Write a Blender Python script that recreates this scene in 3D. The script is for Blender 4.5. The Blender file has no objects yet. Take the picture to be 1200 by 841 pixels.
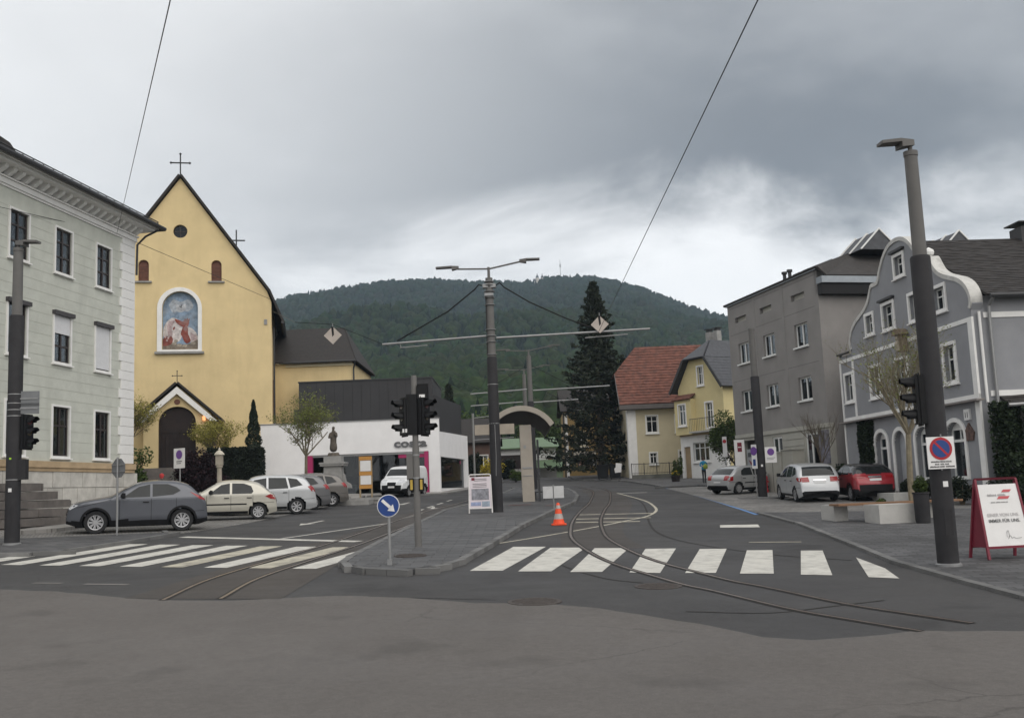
import bpy, bmesh, math, random
import numpy as np
from mathutils import Vector, Matrix, noise as mnoise
R = math.radians
random.seed(7); np.random.seed(7)
sc = bpy.context.scene
COL = sc.collection

# ------------------------------------------------------------------ camera
cd = bpy.data.cameras.new('camera'); cam = bpy.data.objects.new('camera', cd); COL.objects.link(cam)
cd.sensor_fit = 'HORIZONTAL'; cd.sensor_width = 36.0; cd.lens = 36.0*1190/1200
cd.clip_start = 0.1; cd.clip_end = 6000
_p, _r, CAMH = math.atan((573-420.5)/1190.), 0.04, 2.2
_F = Vector((0, math.cos(_p), math.sin(_p))); _U0 = Vector((0, -math.sin(_p), math.cos(_p))); _R0 = Vector((1, 0, 0))
_Rt = _R0*math.cos(_r) - _U0*math.sin(_r); _U = _U0*math.cos(_r) + _R0*math.sin(_r)
_m = Matrix((_Rt, _U, -_F)).transposed().to_4x4(); _m.translation = Vector((0, 0, CAMH))
cam.matrix_world = _m
sc.camera = cam

# ------------------------------------------------------------------ sky and sun
SUN_EL, SUN_AZ = 46.0, 148.0           # azimuth clockwise from +Y (view direction)
w = bpy.data.worlds.new('World'); sc.world = w; w.use_nodes = True
nt = w.node_tree; N = nt.nodes; L = nt.links; N.clear()
def nd(t, **k):
    n = N.new(t)
    for a, b in k.items(): setattr(n, a, b)
    return n
sky = nd('ShaderNodeTexSky'); sky.sky_type = 'NISHITA'; sky.sun_disc = False
sky.sun_elevation = R(SUN_EL); sky.sun_rotation = R(SUN_AZ); sky.dust_density = 2.0
tc = nd('ShaderNodeTexCoord'); sep = nd('ShaderNodeSeparateXYZ'); L.new(tc.outputs['Generated'], sep.inputs[0])
def mth(op, a, b=None):
    n = nd('ShaderNodeMath', operation=op)
    for i, v in enumerate((a, b)):
        if v is None: continue
        if isinstance(v, (int, float)): n.inputs[i].default_value = v
        else: L.new(v, n.inputs[i])
    return n.outputs[0]
zz = mth('ADD', mth('MAXIMUM', sep.outputs['Z'], 0.0), 0.16)
cx = mth('DIVIDE', sep.outputs['X'], zz); cy = mth('DIVIDE', sep.outputs['Y'], zz)
cmb = nd('ShaderNodeCombineXYZ'); L.new(cx, cmb.inputs[0]); L.new(cy, cmb.inputs[1]); cmb.inputs[2].default_value = 3.1
def noise(scale, detail, off, rough=0.55, dist=0.0):
    mp = nd('ShaderNodeMapping'); mp.inputs['Location'].default_value = off; L.new(cmb.outputs[0], mp.inputs[0])
    n = nd('ShaderNodeTexNoise'); n.inputs['Scale'].default_value = scale; n.inputs['Detail'].default_value = detail
    n.inputs['Roughness'].default_value = rough; n.inputs['Distortion'].default_value = dist
    L.new(mp.outputs[0], n.inputs['Vector']); return n.outputs[0]
SKY_OFF = (1.3, 0.4, 0.0)
n1 = noise(0.42, 7, SKY_OFF, 0.52, 0.3); n2 = noise(1.5, 6, (5, 2, 1), 0.55)
dens = mth('ADD', mth('MULTIPLY', n1, 0.74), mth('MULTIPLY', n2, 0.26))
ramp = nd('ShaderNodeValToRGB'); L.new(dens, ramp.inputs[0])
cr = ramp.color_ramp; cr.interpolation = 'EASE'
cr.elements[0].position = 0.36; cr.elements[0].color = (0.90, 0.90, 0.90, 1)
cr.elements[1].position = 0.60; cr.elements[1].color = (0.175, 0.187, 0.204, 1)
e = cr.elements.new(0.47); e.color = (0.34, 0.35, 0.365, 1)
# the cloud deck thins towards the horizon
n3 = noise(0.9, 8, (4.7, 3.3, 0), 0.6, 0.4)
hz = nd('ShaderNodeMapRange'); L.new(mth('ADD', sep.outputs['Z'], mth('MULTIPLY', mth('SUBTRACT', n3, 0.5), 0.36)), hz.inputs[0])
hz.inputs['From Min'].default_value = 0.17; hz.inputs['From Max'].default_value = 0.285
hz.inputs['To Min'].default_value = 0.85; hz.inputs['To Max'].default_value = 0.0
hz.interpolation_type = 'SMOOTHSTEP'
mixh = nd('ShaderNodeMix', data_type='RGBA'); L.new(hz.outputs[0], mixh.inputs[0]); L.new(ramp.outputs[0], mixh.inputs[6]); mixh.inputs[7].default_value = (1.0, 1.0, 1.0, 1)
# the deck is thinner and brighter towards the left
dp = nd('ShaderNodeVectorMath', operation='DOT_PRODUCT'); L.new(tc.outputs['Generated'], dp.inputs[0]); dp.inputs[1].default_value = (-.78, .34, .52)
gw = nd('ShaderNodeMapRange'); L.new(dp.outputs['Value'], gw.inputs[0]); gw.inputs['From Min'].default_value = .25; gw.inputs['From Max'].default_value = .95; gw.inputs['To Min'].default_value = 0; gw.inputs['To Max'].default_value = .75; gw.interpolation_type = 'SMOOTHSTEP'
mixg = nd('ShaderNodeMix', data_type='RGBA'); L.new(gw.outputs[0], mixg.inputs[0]); L.new(mixh.outputs[2], mixg.inputs[6]); mixg.inputs[7].default_value = (.92, .92, .915, 1)
SKY_GAIN = 8.0
gain = nd('ShaderNodeVectorMath', operation='SCALE'); L.new(mixg.outputs[2], gain.inputs[0]); gain.inputs['Scale'].default_value = SKY_GAIN
mixs = nd('ShaderNodeMix', data_type='RGBA'); mixs.inputs[0].default_value = 0.95; L.new(sky.outputs[0], mixs.inputs[6]); L.new(gain.outputs[0], mixs.inputs[7])
bg = nd('ShaderNodeBackground'); bg.inputs['Strength'].default_value = 0.1; L.new(mixs.outputs[2], bg.inputs[0])
ow = nd('ShaderNodeOutputWorld'); L.new(bg.outputs[0], ow.inputs[0])
sl = bpy.data.lights.new('sun', 'SUN'); sl.energy = 1.5; sl.angle = R(75); sl.color = (1.0, 0.96, 0.9)
so = bpy.data.objects.new('sun', sl); COL.objects.link(so)
_a, _e = R(SUN_AZ), R(SUN_EL)
so.rotation_euler = Vector((-math.sin(_a)*math.cos(_e), -math.cos(_a)*math.cos(_e), -math.sin(_e))).to_track_quat('-Z', 'Y').to_euler()
so.location = (0, -30, 60)
vs = sc.view_settings; vs.view_transform = 'Standard'; vs.look = 'None'; vs.gamma = 1.0; vs.exposure = 0.72; vs.use_curve_mapping = False
sc.render.engine = 'CYCLES'
try:
    sc.cycles.volume_step_rate = 1.0; sc.cycles.volume_bounces = 1
    sc.cycles.transparent_max_bounces = 12
except Exception: pass

# ------------------------------------------------------------------ helpers
def g(x, y):
    """height of the sloping street surface"""
    x = max(-24., min(24., x)); y = max(-15., min(100., y))
    return 0.03*y - .0198*x + .000123*x*y + .00041*x*x + .00002*y*y

def link(o, parent=None):
    COL.objects.link(o)
    if parent is not None: o.parent = parent
    return o
def tag(o, label=None, cat=None, group=None, kind=None):
    if label: o['label'] = label
    if cat: o['category'] = cat
    if group: o['group'] = group
    if kind: o['kind'] = kind
    return o
def thing(name, label, cat, loc=(0, 0, 0), rz=0.0, group=None, scale=1.0):
    o = bpy.data.objects.new(name, None); o.empty_display_size = 0.3
    COL.objects.link(o); o.location = loc; o.rotation_euler = (0, 0, rz); o.scale = (scale,)*3
    return tag(o, label, cat, group)
def inst(name, me, parent=None, loc=(0, 0, 0), rz=0.0, scale=(1, 1, 1)):
    o = bpy.data.objects.new(name, me); link(o, parent); o.location = loc; o.rotation_euler = (0, 0, rz); o.scale = scale
    return o

class MB:
    def __init__(s): s.v = []; s.f = []; s.m = []; s.mi = 0
    def add(s, vs, fs):
        b = len(s.v); s.v += [tuple(q) for q in vs]; s.f += [tuple(b+i for i in f) for f in fs]; s.m += [s.mi]*len(fs); return s
    def box(s, x0, x1, y0, y1, z0, z1):
        if x0 > x1: x0, x1 = x1, x0
        if y0 > y1: y0, y1 = y1, y0
        if z0 > z1: z0, z1 = z1, z0
        return s.add([(x0,y0,z0),(x1,y0,z0),(x1,y1,z0),(x0,y1,z0),(x0,y0,z1),(x1,y0,z1),(x1,y1,z1),(x0,y1,z1)],
                     [(0,3,2,1),(4,5,6,7),(0,1,5,4),(1,2,6,5),(2,3,7,6),(3,0,4,7)])
    def hexa(s, b4, t4):
        return s.add(list(b4)+list(t4), [(0,3,2,1),(4,5,6,7),(0,1,5,4),(1,2,6,5),(2,3,7,6),(3,0,4,7)])
    def bar(s, a, b, wx, wz=None):
        """square bar from a to b"""
        wz = wx if wz is None else wz
        a, b = Vector(a), Vector(b); d = (b-a).normalized()
        up = Vector((0,0,1)) if abs(d.z) < 0.95 else Vector((0,1,0))
        sx = d.cross(up).normalized(); sz = sx.cross(d).normalized()
        o = [sx*(-wx/2)-sz*(wz/2), sx*(wx/2)-sz*(wz/2), sx*(wx/2)+sz*(wz/2), sx*(-wx/2)+sz*(wz/2)]
        return s.hexa([a+q for q in o], [b+q for q in o])
    def tube(s, pts, rad, n=8, cap=True):
        pts = [Vector(q) for q in pts]
        if not isinstance(rad, (list, tuple)): rad = [rad]*len(pts)
        vs = []; fs = []; prev = None
        for i, q in enumerate(pts):
            d = (pts[min(i+1, len(pts)-1)] - pts[max(i-1, 0)])
            d = d.normalized() if d.length > 1e-9 else Vector((0,0,1))
            if prev is None:
                up = Vector((0,0,1)) if abs(d.z) < 0.9 else Vector((1,0,0)); sx = d.cross(up).normalized()
            else:
                sx = (prev - d*prev.dot(d)); sx = sx.normalized() if sx.length > 1e-6 else d.orthogonal().normalized()
            prev = sx; sy = d.cross(sx)
            for k in range(n):
                a = 2*math.pi*k/n; vs.append(q + (sx*math.cos(a) + sy*math.sin(a))*rad[i])
        for i in range(len(pts)-1):
            for k in range(n):
                k2 = (k+1) % n; fs.append((i*n+k, i*n+k2, (i+1)*n+k2, (i+1)*n+k))
        if cap: fs.append(tuple(range(n-1, -1, -1))); fs.append(tuple((len(pts)-1)*n+k for k in range(n)))
        return s.add(vs, fs)
    def lathe(s, prof, n=16, c=(0,0,0)):
        vs = []; fs = []
        for r_, z in prof:
            for k in range(n):
                a = 2*math.pi*k/n; vs.append((c[0]+r_*math.cos(a), c[1]+r_*math.sin(a), c[2]+z))
        for i in range(len(prof)-1):
            for k in range(n):
                k2 = (k+1) % n; fs.append((i*n+k, i*n+k2, (i+1)*n+k2, (i+1)*n+k))
        fs.append(tuple(range(n-1, -1, -1))); fs.append(tuple((len(prof)-1)*n+k for k in range(n)))
        return s.add(vs, fs)
    def prism(s, poly, axis, a, b):
        """poly of 2-D points extruded along 'x','y' or 'z' from a to b (poly = the other two axes in order)"""
        def mk(q, t):
            return {'x': (t, q[0], q[1]), 'y': (q[0], t, q[1]), 'z': (q[0], q[1], t)}[axis]
        n = len(poly); vs = [mk(q, a) for q in poly] + [mk(q, b) for q in poly]
        fs = [tuple(range(n))[::-1], tuple(range(n, 2*n))] + [(i, (i+1) % n, n+(i+1) % n, n+i) for i in range(n)]
        return s.add(vs, fs)
    def disc(s, c, r_, t, axis='y', n=24):
        poly = [(math.cos(2*math.pi*k/n)*r_, math.sin(2*math.pi*k/n)*r_) for k in range(n)]
        i = {'x': (1, 2), 'y': (0, 2), 'z': (0, 1)}[axis]; j = {'x': 0, 'y': 1, 'z': 2}[axis]
        return s.prism([(c[i[0]]+p[0], c[i[1]]+p[1]) for p in poly], axis, c[j]-t/2, c[j]+t/2)
    def mesh(s, name, mat=None, smooth=False, recalc=True):
        me = bpy.data.meshes.new(name); me.from_pydata(s.v, [], s.f)
        mats = mat if isinstance(mat, (list, tuple)) else [mat]
        for m in mats:
            if m is not None: me.materials.append(m)
        if len(mats) > 1: me.polygons.foreach_set('material_index', s.m)
        if recalc:
            bm = bmesh.new(); bm.from_mesh(me); bmesh.ops.recalc_face_normals(bm, faces=bm.faces); bm.to_mesh(me); bm.free()
        if smooth:
            me.polygons.foreach_set('use_smooth', [True]*len(me.polygons))
            try: me.set_sharp_from_angle(angle=R(38))
            except Exception: pass
        me.update(); return me
    def build(s, name, mat=None, parent=None, smooth=False, loc=(0,0,0), rz=0.0, recalc=True):
        return inst(name, s.mesh(name, mat, smooth, recalc), parent, loc, rz)

# ------------------------------------------------------------------ materials
MATS = {}
def mat(name, col, rough=0.8, var=0.12, scale=3.0, bump=0.0, bscale=40.0, metal=0.0, spec=0.4, dirt=0.0, dcol=(0.05,0.045,0.04), dscale=0.8, coat=0.0, streak=0.0):
    if name in MATS: return MATS[name]
    m = bpy.data.materials.new(name); m.use_nodes = True; t = m.node_tree; n = t.nodes; l = t.links
    b = n['Principled BSDF']; b.inputs['Roughness'].default_value = rough; b.inputs['Metallic'].default_value = metal
    b.inputs['Specular IOR Level'].default_value = spec
    if coat: b.inputs['Coat Weight'].default_value = coat; b.inputs['Coat Roughness'].default_value = 0.06
    c = n.new('ShaderNodeTexCoord'); 
    na = n.new('ShaderNodeTexNoise'); na.inputs['Scale'].default_value = scale; na.inputs['Detail'].default_value = 6; na.inputs['Roughness'].default_value = .6
    l.new(c.outputs['Object'], na.inputs['Vector'])
    mr = n.new('ShaderNodeMapRange'); mr.inputs['From Min'].default_value = .3; mr.inputs['From Max'].default_value = .7
    mr.inputs['To Min'].default_value = 1-var; mr.inputs['To Max'].default_value = 1+var; l.new(na.outputs[0], mr.inputs[0])
    sc_ = n.new('ShaderNodeVectorMath'); sc_.operation = 'SCALE'; sc_.inputs[0].default_value = col; l.new(mr.outputs[0], sc_.inputs['Scale'])
    out = sc_.outputs[0]
    if dirt > 0:
        nb = n.new('ShaderNodeTexNoise'); nb.inputs['Scale'].default_value = dscale; nb.inputs['Detail'].default_value = 8; nb.inputs['Roughness'].default_value = .65
        if streak:
            mp = n.new('ShaderNodeMapping'); mp.inputs['Scale'].default_value = (1, 1, streak); l.new(c.outputs['Object'], mp.inputs[0]); l.new(mp.outputs[0], nb.inputs['Vector'])
        else: l.new(c.outputs['Object'], nb.inputs['Vector'])
        r2 = n.new('ShaderNodeMapRange'); r2.inputs['From Min'].default_value = .5; r2.inputs['From Max'].default_value = .72
        r2.inputs['To Min'].default_value = 0; r2.inputs['To Max'].default_value = dirt; l.new(nb.outputs[0], r2.inputs[0])
        mx = n.new('ShaderNodeMix'); mx.data_type = 'RGBA'; l.new(r2.outputs[0], mx.inputs[0]); l.new(out, mx.inputs[6]); mx.inputs[7].default_value = (*dcol, 1); out = mx.outputs[2]
    l.new(out, b.inputs['Base Color'])
    if bump > 0:
        nc = n.new('ShaderNodeTexNoise'); nc.inputs['Scale'].default_value = bscale; nc.inputs['Detail'].default_value = 4; l.new(c.outputs['Object'], nc.inputs['Vector'])
        bp = n.new('ShaderNodeBump'); bp.inputs['Strength'].default_value = bump; bp.inputs['Distance'].default_value = .02; l.new(nc.outputs[0], bp.inputs['Height']); l.new(bp.outputs[0], b.inputs['Normal'])
    MATS[name] = m; return m
def leafmat(name, col, var=0.5, trans=0.25):
    if name in MATS: return MATS[name]
    m = bpy.data.materials.new(name); m.use_nodes = True; t = m.node_tree; n = t.nodes; l = t.links
    b = n['Principled BSDF']; b.inputs['Roughness'].default_value = .7; b.inputs['Specular IOR Level'].default_value = .25
    geo = n.new('ShaderNodeNewGeometry')
    mr = n.new('ShaderNodeMapRange'); mr.inputs['To Min'].default_value = 1-var; mr.inputs['To Max'].default_value = 1+var; l.new(geo.outputs['Random Per Island'], mr.inputs[0])
    sc_ = n.new('ShaderNodeVectorMath'); sc_.operation = 'SCALE'; sc_.inputs[0].default_value = col; l.new(mr.outputs[0], sc_.inputs['Scale'])
    l.new(sc_.outputs[0], b.inputs['Base Color'])
    if trans:
        tr = n.new('ShaderNodeBsdfTranslucent'); l.new(sc_.outputs[0], tr.inputs[0]); mx = n.new('ShaderNodeMixShader'); mx.inputs[0].default_value = trans
        l.new(b.outputs[0], mx.inputs[1]); l.new(tr.outputs[0], mx.inputs[2]); l.new(mx.outputs[0], n['Material Output'].inputs[0])
    MATS[name] = m; return m
def glassmat(name, tint=(0.5,0.54,0.55), rough=0.03, base=0.3):
    """window glass: looks through it, mirrors more at grazing angles"""
    if name in MATS: return MATS[name]
    m = bpy.data.materials.new(name); m.use_nodes = True; t = m.node_tree; n = t.nodes; l = t.links
    n.remove(n['Principled BSDF'])
    tr = n.new('ShaderNodeBsdfTransparent'); tr.inputs[0].default_value = (*tint, 1)
    gl = n.new('ShaderNodeBsdfGlossy'); gl.inputs['Roughness'].default_value = rough; gl.inputs[0].default_value = (.9,.92,.95,1)
    c = n.new('ShaderNodeTexCoord'); no = n.new('ShaderNodeTexNoise'); no.inputs['Scale'].default_value = 1.2; l.new(c.outputs['Object'], no.inputs['Vector'])
    bp = n.new('ShaderNodeBump'); bp.inputs['Strength'].default_value = .04; bp.inputs['Distance'].default_value = .03; l.new(no.outputs[0], bp.inputs['Height']); l.new(bp.outputs[0], gl.inputs['Normal'])
    lw = n.new('ShaderNodeLayerWeight'); lw.inputs['Blend'].default_value = base
    mr = n.new('ShaderNodeMapRange'); mr.inputs['To Min'].default_value = .025; mr.inputs['To Max'].default_value = .55; l.new(lw.outputs['Fresnel'], mr.inputs[0])
    mx = n.new('ShaderNodeMixShader'); l.new(mr.outputs[0], mx.inputs[0]); l.new(tr.outputs[0], mx.inputs[1]); l.new(gl.outputs[0], mx.inputs[2]); l.new(mx.outputs[0], n['Material Output'].inputs[0])
    MATS[name] = m; return m

WHITE = mat('white_plaster', (.73,.72,.70), .85, .06, 2.5, .15, 30, dirt=.18, dcol=(.35,.34,.31), dscale=.9, streak=.35)
GREENW = mat('grey_green_plaster', (.50,.51,.455), .9, .09, 1.6, .2, 25, dirt=.4, dcol=(.36,.365,.32), dscale=.9, streak=.3)
YELLOWC = mat('ochre_yellow_plaster', (.63,.495,.27), .9, .08, .7, .2, 25, dirt=.45, dcol=(.49,.375,.205), dscale=1.1, streak=.22)
YELLOWH = mat('pale_yellow_plaster', (.60,.51,.275), .9, .06, 1.2, .12, 25, dirt=.15, dcol=(.45,.38,.2), dscale=.5, streak=.4)
CREAMW = mat('cream_plaster', (.52,.46,.32), .9, .06, 1.2, .12, 25, dirt=.2, dcol=(.38,.34,.25), dscale=.5, streak=.4)
GREYW = mat('taupe_grey_plaster', (.235,.222,.212), .9, .09, .9, .15, 25, dirt=.25, dcol=(.15,.14,.135), dscale=.4, streak=.4)
BLUEW = mat('blue_grey_plaster', (.25,.253,.266), .9, .08, 1.0, .15, 25, dirt=.22, dcol=(.17,.175,.2), dscale=.5, streak=.4)
BLACKC = mat('black_cladding', (.030,.029,.031), .6, .12, 1.0, .1, 12, dirt=.15, dcol=(.05,.05,.05))
OCHREW = mat('ochre_plaster', (.27,.185,.075), .9, .08, 1.0, dirt=.2, dcol=(.25,.16,.06))
STONE = mat('plinth_stone', (.42,.40,.36), .85, .16, 1.4, .3, 14, dirt=.35, dcol=(.24,.225,.2), dscale=1.2)
STEPST = mat('weathered_step_stone', (.13,.115,.105), .85, .25, 2.0, .4, 14, dirt=.5, dcol=(.08,.075,.07), dscale=1.3)
LEDGE = mat('ochre_ledge', (.42,.31,.19), .85, .15, 2.0, dirt=.3, dcol=(.25,.18,.12))
ROOFD = mat('dark_roof_tile', (.034,.030,.028), .75, .3, 6.0, .5, 9, dirt=.35, dcol=(.09,.08,.075), dscale=2)
ROOFB = mat('brown_black_roof', (.024,.020,.018), .75, .3, 5.0, .4, 8, dirt=.3, dcol=(.03,.03,.03), dscale=1.5)
ROOFR = mat('red_clay_tile', (.135,.054,.038), .85, .45, 2.5, .3, 10, dirt=.75, dcol=(.065,.036,.03), dscale=1.6)
SLATE = mat('grey_slate', (.062,.064,.072), .6, .22, 4.0, .3, 10, dirt=.3, dcol=(.05,.05,.055))
METALG = mat('galvanised_steel', (.26,.26,.26), .45, .1, 5.0, metal=.6)
POLEG = mat('mid_grey_pole_paint', (.125,.12,.115), .6, .1, 3.0, spec=.2, dirt=.1, dcol=(.1,.1,.1))
POLED = mat('charcoal_pole_paint', (.030,.029,.031), .7, .15, 3.0, spec=.15, dirt=.15, dcol=(.09,.085,.08))
DARKM = mat('dark_metal', (.03,.03,.032), .5, .1, 5)
BLACKP = mat('black_plastic', (.008,.008,.009), .5, .1, 5, spec=.2)
RUBBER = mat('tyre_rubber', (.014,.014,.015), .8, .15, 20)
ZINC = mat('zinc_sheet', (.22,.24,.26), .4, .08, 3, metal=.5)
BROWNWOOD = mat('dark_brown_wood', (.016,.009,.008), .75, .3, 2.5, .3, 20, dirt=.3, dcol=(.05,.03,.02))
REDWOOD = mat('red_brown_louver', (.14,.06,.04), .7, .2, 6)
WINWHITE = mat('white_window_frame', (.70,.70,.68), .5, .05, 4)
WINDARK = mat('dark_window_frame', (.035,.026,.024), .5, .1, 4)
WEATHERED = mat('weathered_white_coping', (.50,.49,.465), .85, .12, 3, .2, 20, dirt=.55, dcol=(.24,.23,.21), dscale=2.2)
CURTAIN = mat('net_curtain', (.55,.55,.54), .9, .1, 8)
BLIND = mat('pale_roller_blind', (.60,.60,.61), .7, .05, 6)
BLINDBOX = mat('dark_blind_box', (.055,.05,.052), .6, .1, 4)
ROOMDARK = mat('room_dark', (.05,.045,.04), .9, .2, 2)
GLASS = glassmat('window_glass', (.42,.45,.46))
CARGLASS = mat('car_glass', (.014,.016,.017), .03, .3, 1.5, spec=.32)
PINK = mat('magenta_paint', (.33,.02,.10), .5, .06, 3)
CONC = mat('pale_concrete', (.40,.39,.37), .85, .1, 2.5, .2, 20, dirt=.3, dcol=(.22,.21,.2), dscale=1.5)
SANDSTONE = mat('statue_sandstone', (.36,.32,.26), .9, .2, 4, .3, 12, dirt=.45, dcol=(.16,.14,.12), dscale=2)
GREYSTONE = mat('pedestal_stone', (.27,.265,.255), .9, .15, 3, .3, 12, dirt=.4, dcol=(.13,.125,.12), dscale=2)
BRONZE = mat('dark_stone_figure', (.085,.07,.055), .8, .3, 6, .3, 15)
SIGNW = mat('white_sign_face', (.68,.67,.66), .5, .05, 4, dirt=.12, dcol=(.5,.48,.45))
SIGNBACK = mat('grey_sign_back', (.15,.155,.16), .55, .12, 3, metal=.2)
SIGNBLUE = mat('traffic_blue', (.012,.045,.19), .45, .05, 3)
SIGNRED = mat('traffic_red', (.36,.012,.022), .45, .05, 3)
SIGNPURPLE = mat('faded_blue_sign', (.13,.05,.24), .5, .05, 3)
DEEPRED = mat('deep_red_board', (.16,.012,.028), .5, .1, 3)
ORANGE = mat('cone_orange', (.72,.075,.02), .55, .08, 6)
BARK = mat('bark', (.10,.08,.06), .9, .3, 8, .5, 25)
BARKL = mat('pale_bark', (.17,.145,.10), .9, .3, 8, .4, 25)
def window_hole(x0, x1, z0, z1): return [(x0,z0),(x1,z0),(x1,z1),(x0,z1)]
def arch_pts(x0, x1, z0, zs, n=12, rise=None):
    r_ = (x1-x0)/2; c = (x0+x1)/2; rise = r_ if rise is None else rise
    return [(x0,z0),(x1,z0)] + [(c+r_*math.cos(math.pi*k/n), zs+rise*math.sin(math.pi*k/n)) for k in range(n+1)]

FRONT = {}
def panel(name, outline, holes, depth, m, parent, y=0.0, back=True, loc=(0,0,0), rz=0.0):
    """wall slab in the local XZ plane, front towards -Y, real openings with reveals"""
    bm = bmesh.new()
    def loop(pts, yy):
        vs = [bm.verts.new((p[0], yy, p[1])) for p in pts]
        return vs, [bm.edges.new((vs[i], vs[(i+1) % len(vs)])) for i in range(len(vs))]
    fr = [loop(p, y) for p in [outline]+holes]
    bmesh.ops.triangle_fill(bm, edges=[e for _, es in fr for e in es], use_beauty=True, use_dissolve=False)
    bk = [loop(p, y+depth) for p in [outline]+holes]
    if back: bmesh.ops.triangle_fill(bm, edges=[e for _, es in bk for e in es], use_beauty=True, use_dissolve=False)
    for (a, _), (b, _) in zip(fr, bk):
        n = len(a)
        for i in range(n): bm.faces.new((a[i], a[(i+1) % n], b[(i+1) % n], b[i]))
    bmesh.ops.recalc_face_normals(bm, faces=bm.faces)
    me = bpy.data.meshes.new(name); bm.to_mesh(me); bm.free(); me.materials.append(m)
    if parent is not None and abs(rz) < 1e-6 and parent.name not in FRONT: FRONT[parent.name] = depth
    if abs(rz-R(90)) < 1e-6 and abs(loc[1]) < .003: loc = (loc[0], FRONT.get(parent.name, 0)+.001, loc[2])
    return inst(name, me, parent, loc, rz)

_cache = {}
def cached(key, fn):
    if key not in _cache: _cache[key] = fn()
    return _cache[key]
def window(parent, x0, x1, z0, z1, y=0.0, fm=None, vs=(.5,), hs=(), fw=.07, rec=.14, trim=0.0, trimm=None, sill=0.0, sillm=None, curtain=0.0, hood=False, name='window', glass=None, blind=0.0, blindbox=False):
    """a casement set into an opening: frame with bars, one pane per light, trim and sill"""
    fm = fm or WINWHITE; W = x1-x0; H = z1-z0; glass = glass or GLASS
    def mk():
        b = MB(); d = .07
        b.box(0, fw, 0, d, 0, H); b.box(W-fw, W, 0, d, 0, H); b.box(fw, W-fw, 0, d, 0, fw); b.box(fw, W-fw, 0, d, H-fw, H)
        for v in vs: b.box(v*W-fw*.55, v*W+fw*.55, -.012, d-.004, fw, H-fw)
        for h in hs: b.box(fw, W-fw, -.006, d-.008, h*H-fw*.45, h*H+fw*.45)
        return b.mesh('window_frame', fm)
    o = inst(name, cached(('wf', round(W,3), round(H,3), vs, hs, fw, fm.name), mk), parent, (x0, y+rec, z0))
    xs = [fw] + [v*W for v in vs] + [W-fw]; zs = [fw] + [h*H for h in hs] + [H-fw]
    for i in range(len(xs)-1):
        for j in range(len(zs)-1):
            pw, ph = xs[i+1]-xs[i]-.01, zs[j+1]-zs[j]-.01
            me = cached(('pane', round(pw,3), round(ph,3), glass.name), lambda: MB().box(0, pw, 0, .008, 0, ph).mesh('pane', glass))
            inst('pane', me, o, (xs[i]+.005, .03, zs[j]+.005))
    if curtain > 0:
        def mkc():
            b = MB(); n = 14; cw = W*curtain/2
            for side in (0, 1):
                vs_ = []; x_0 = .03 if side == 0 else W-.03-cw
                for k in range(n+1):
                    xx = x_0+cw*k/n; yy = .16+.025*math.sin(k*2.2); vs_ += [(xx, yy, .04), (xx, yy, H-.04)]
                b.add(vs_, [(2*k, 2*k+2, 2*k+3, 2*k+1) for k in range(n)])
            return b.mesh('curtain', CURTAIN, recalc=False)
        inst('curtain', cached(('cur', round(W,3), round(H,3), curtain), mkc), o)
    if blind > 0:
        inst('roller_blind', cached(('bl', round(W,3), round(H*blind,3)), lambda: MB().box(.02, W-.02, 0, .02, 0, H*blind).mesh('roller_blind', BLIND)), o, (0, -.05, H*(1-blind)))
    if blindbox:
        inst('blind_box', cached(('bb', round(W,3)), lambda: MB().box(-.12, W+.12, 0, .2, 0, .16).mesh('blind_box', BLINDBOX)), o, (0, -rec-.16, H-.1))
    if trim > 0:
        def mkt():
            b = MB(); t = .05
            b.box(-trim, 0, -t, .02, -trim, H+trim); b.box(W, W+trim, -t, .02, -trim, H+trim); b.box(0, W, -t, .02, H, H+trim); b.box(0, W, -t, .02, -trim, 0)
            return b.mesh('trim', trimm or WHITE)
        inst('trim', cached(('tr', round(W,3), round(H,3), trim, (trimm or WHITE).name), mkt), o, (0, -rec, 0))
    if sill > 0:
        inst('sill', cached(('si', round(W,3), round(trim,3), sill, (sillm or WHITE).name), lambda: MB().box(-trim-.05, W+trim+.05, -.12, .05, -sill, 0).mesh('sill', sillm or WHITE)), o, (0, -rec, -trim-.003))
    if hood:
        inst('hood', cached(('ho', round(W,3), round(trim,3)), lambda: MB().box(-trim-.08, W+trim+.08, -.16, .03, 0, .09).mesh('hood', DARKM)), o, (0, -rec, H+trim+.06))
    return o

def text_mesh(s, size, m, align='CENTER', extrude=0.0, bold=0.0):
    cu = bpy.data.curves.new('txt', 'FONT'); cu.body = s; cu.size = size; cu.align_x = align; cu.extrude = extrude; cu.offset = bold; cu.resolution_u = 3
    o = bpy.data.objects.new('txt', cu); COL.objects.link(o)
    dg = bpy.context.evaluated_depsgraph_get(); me = bpy.data.meshes.new_from_object(o.evaluated_get(dg))
    bpy.data.objects.remove(o); bpy.data.curves.remove(cu)
    me.transform(Matrix.Rotation(R(90), 4, 'X')); me.name = 'lettering'; me.materials.clear(); me.materials.append(m); return me

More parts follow.
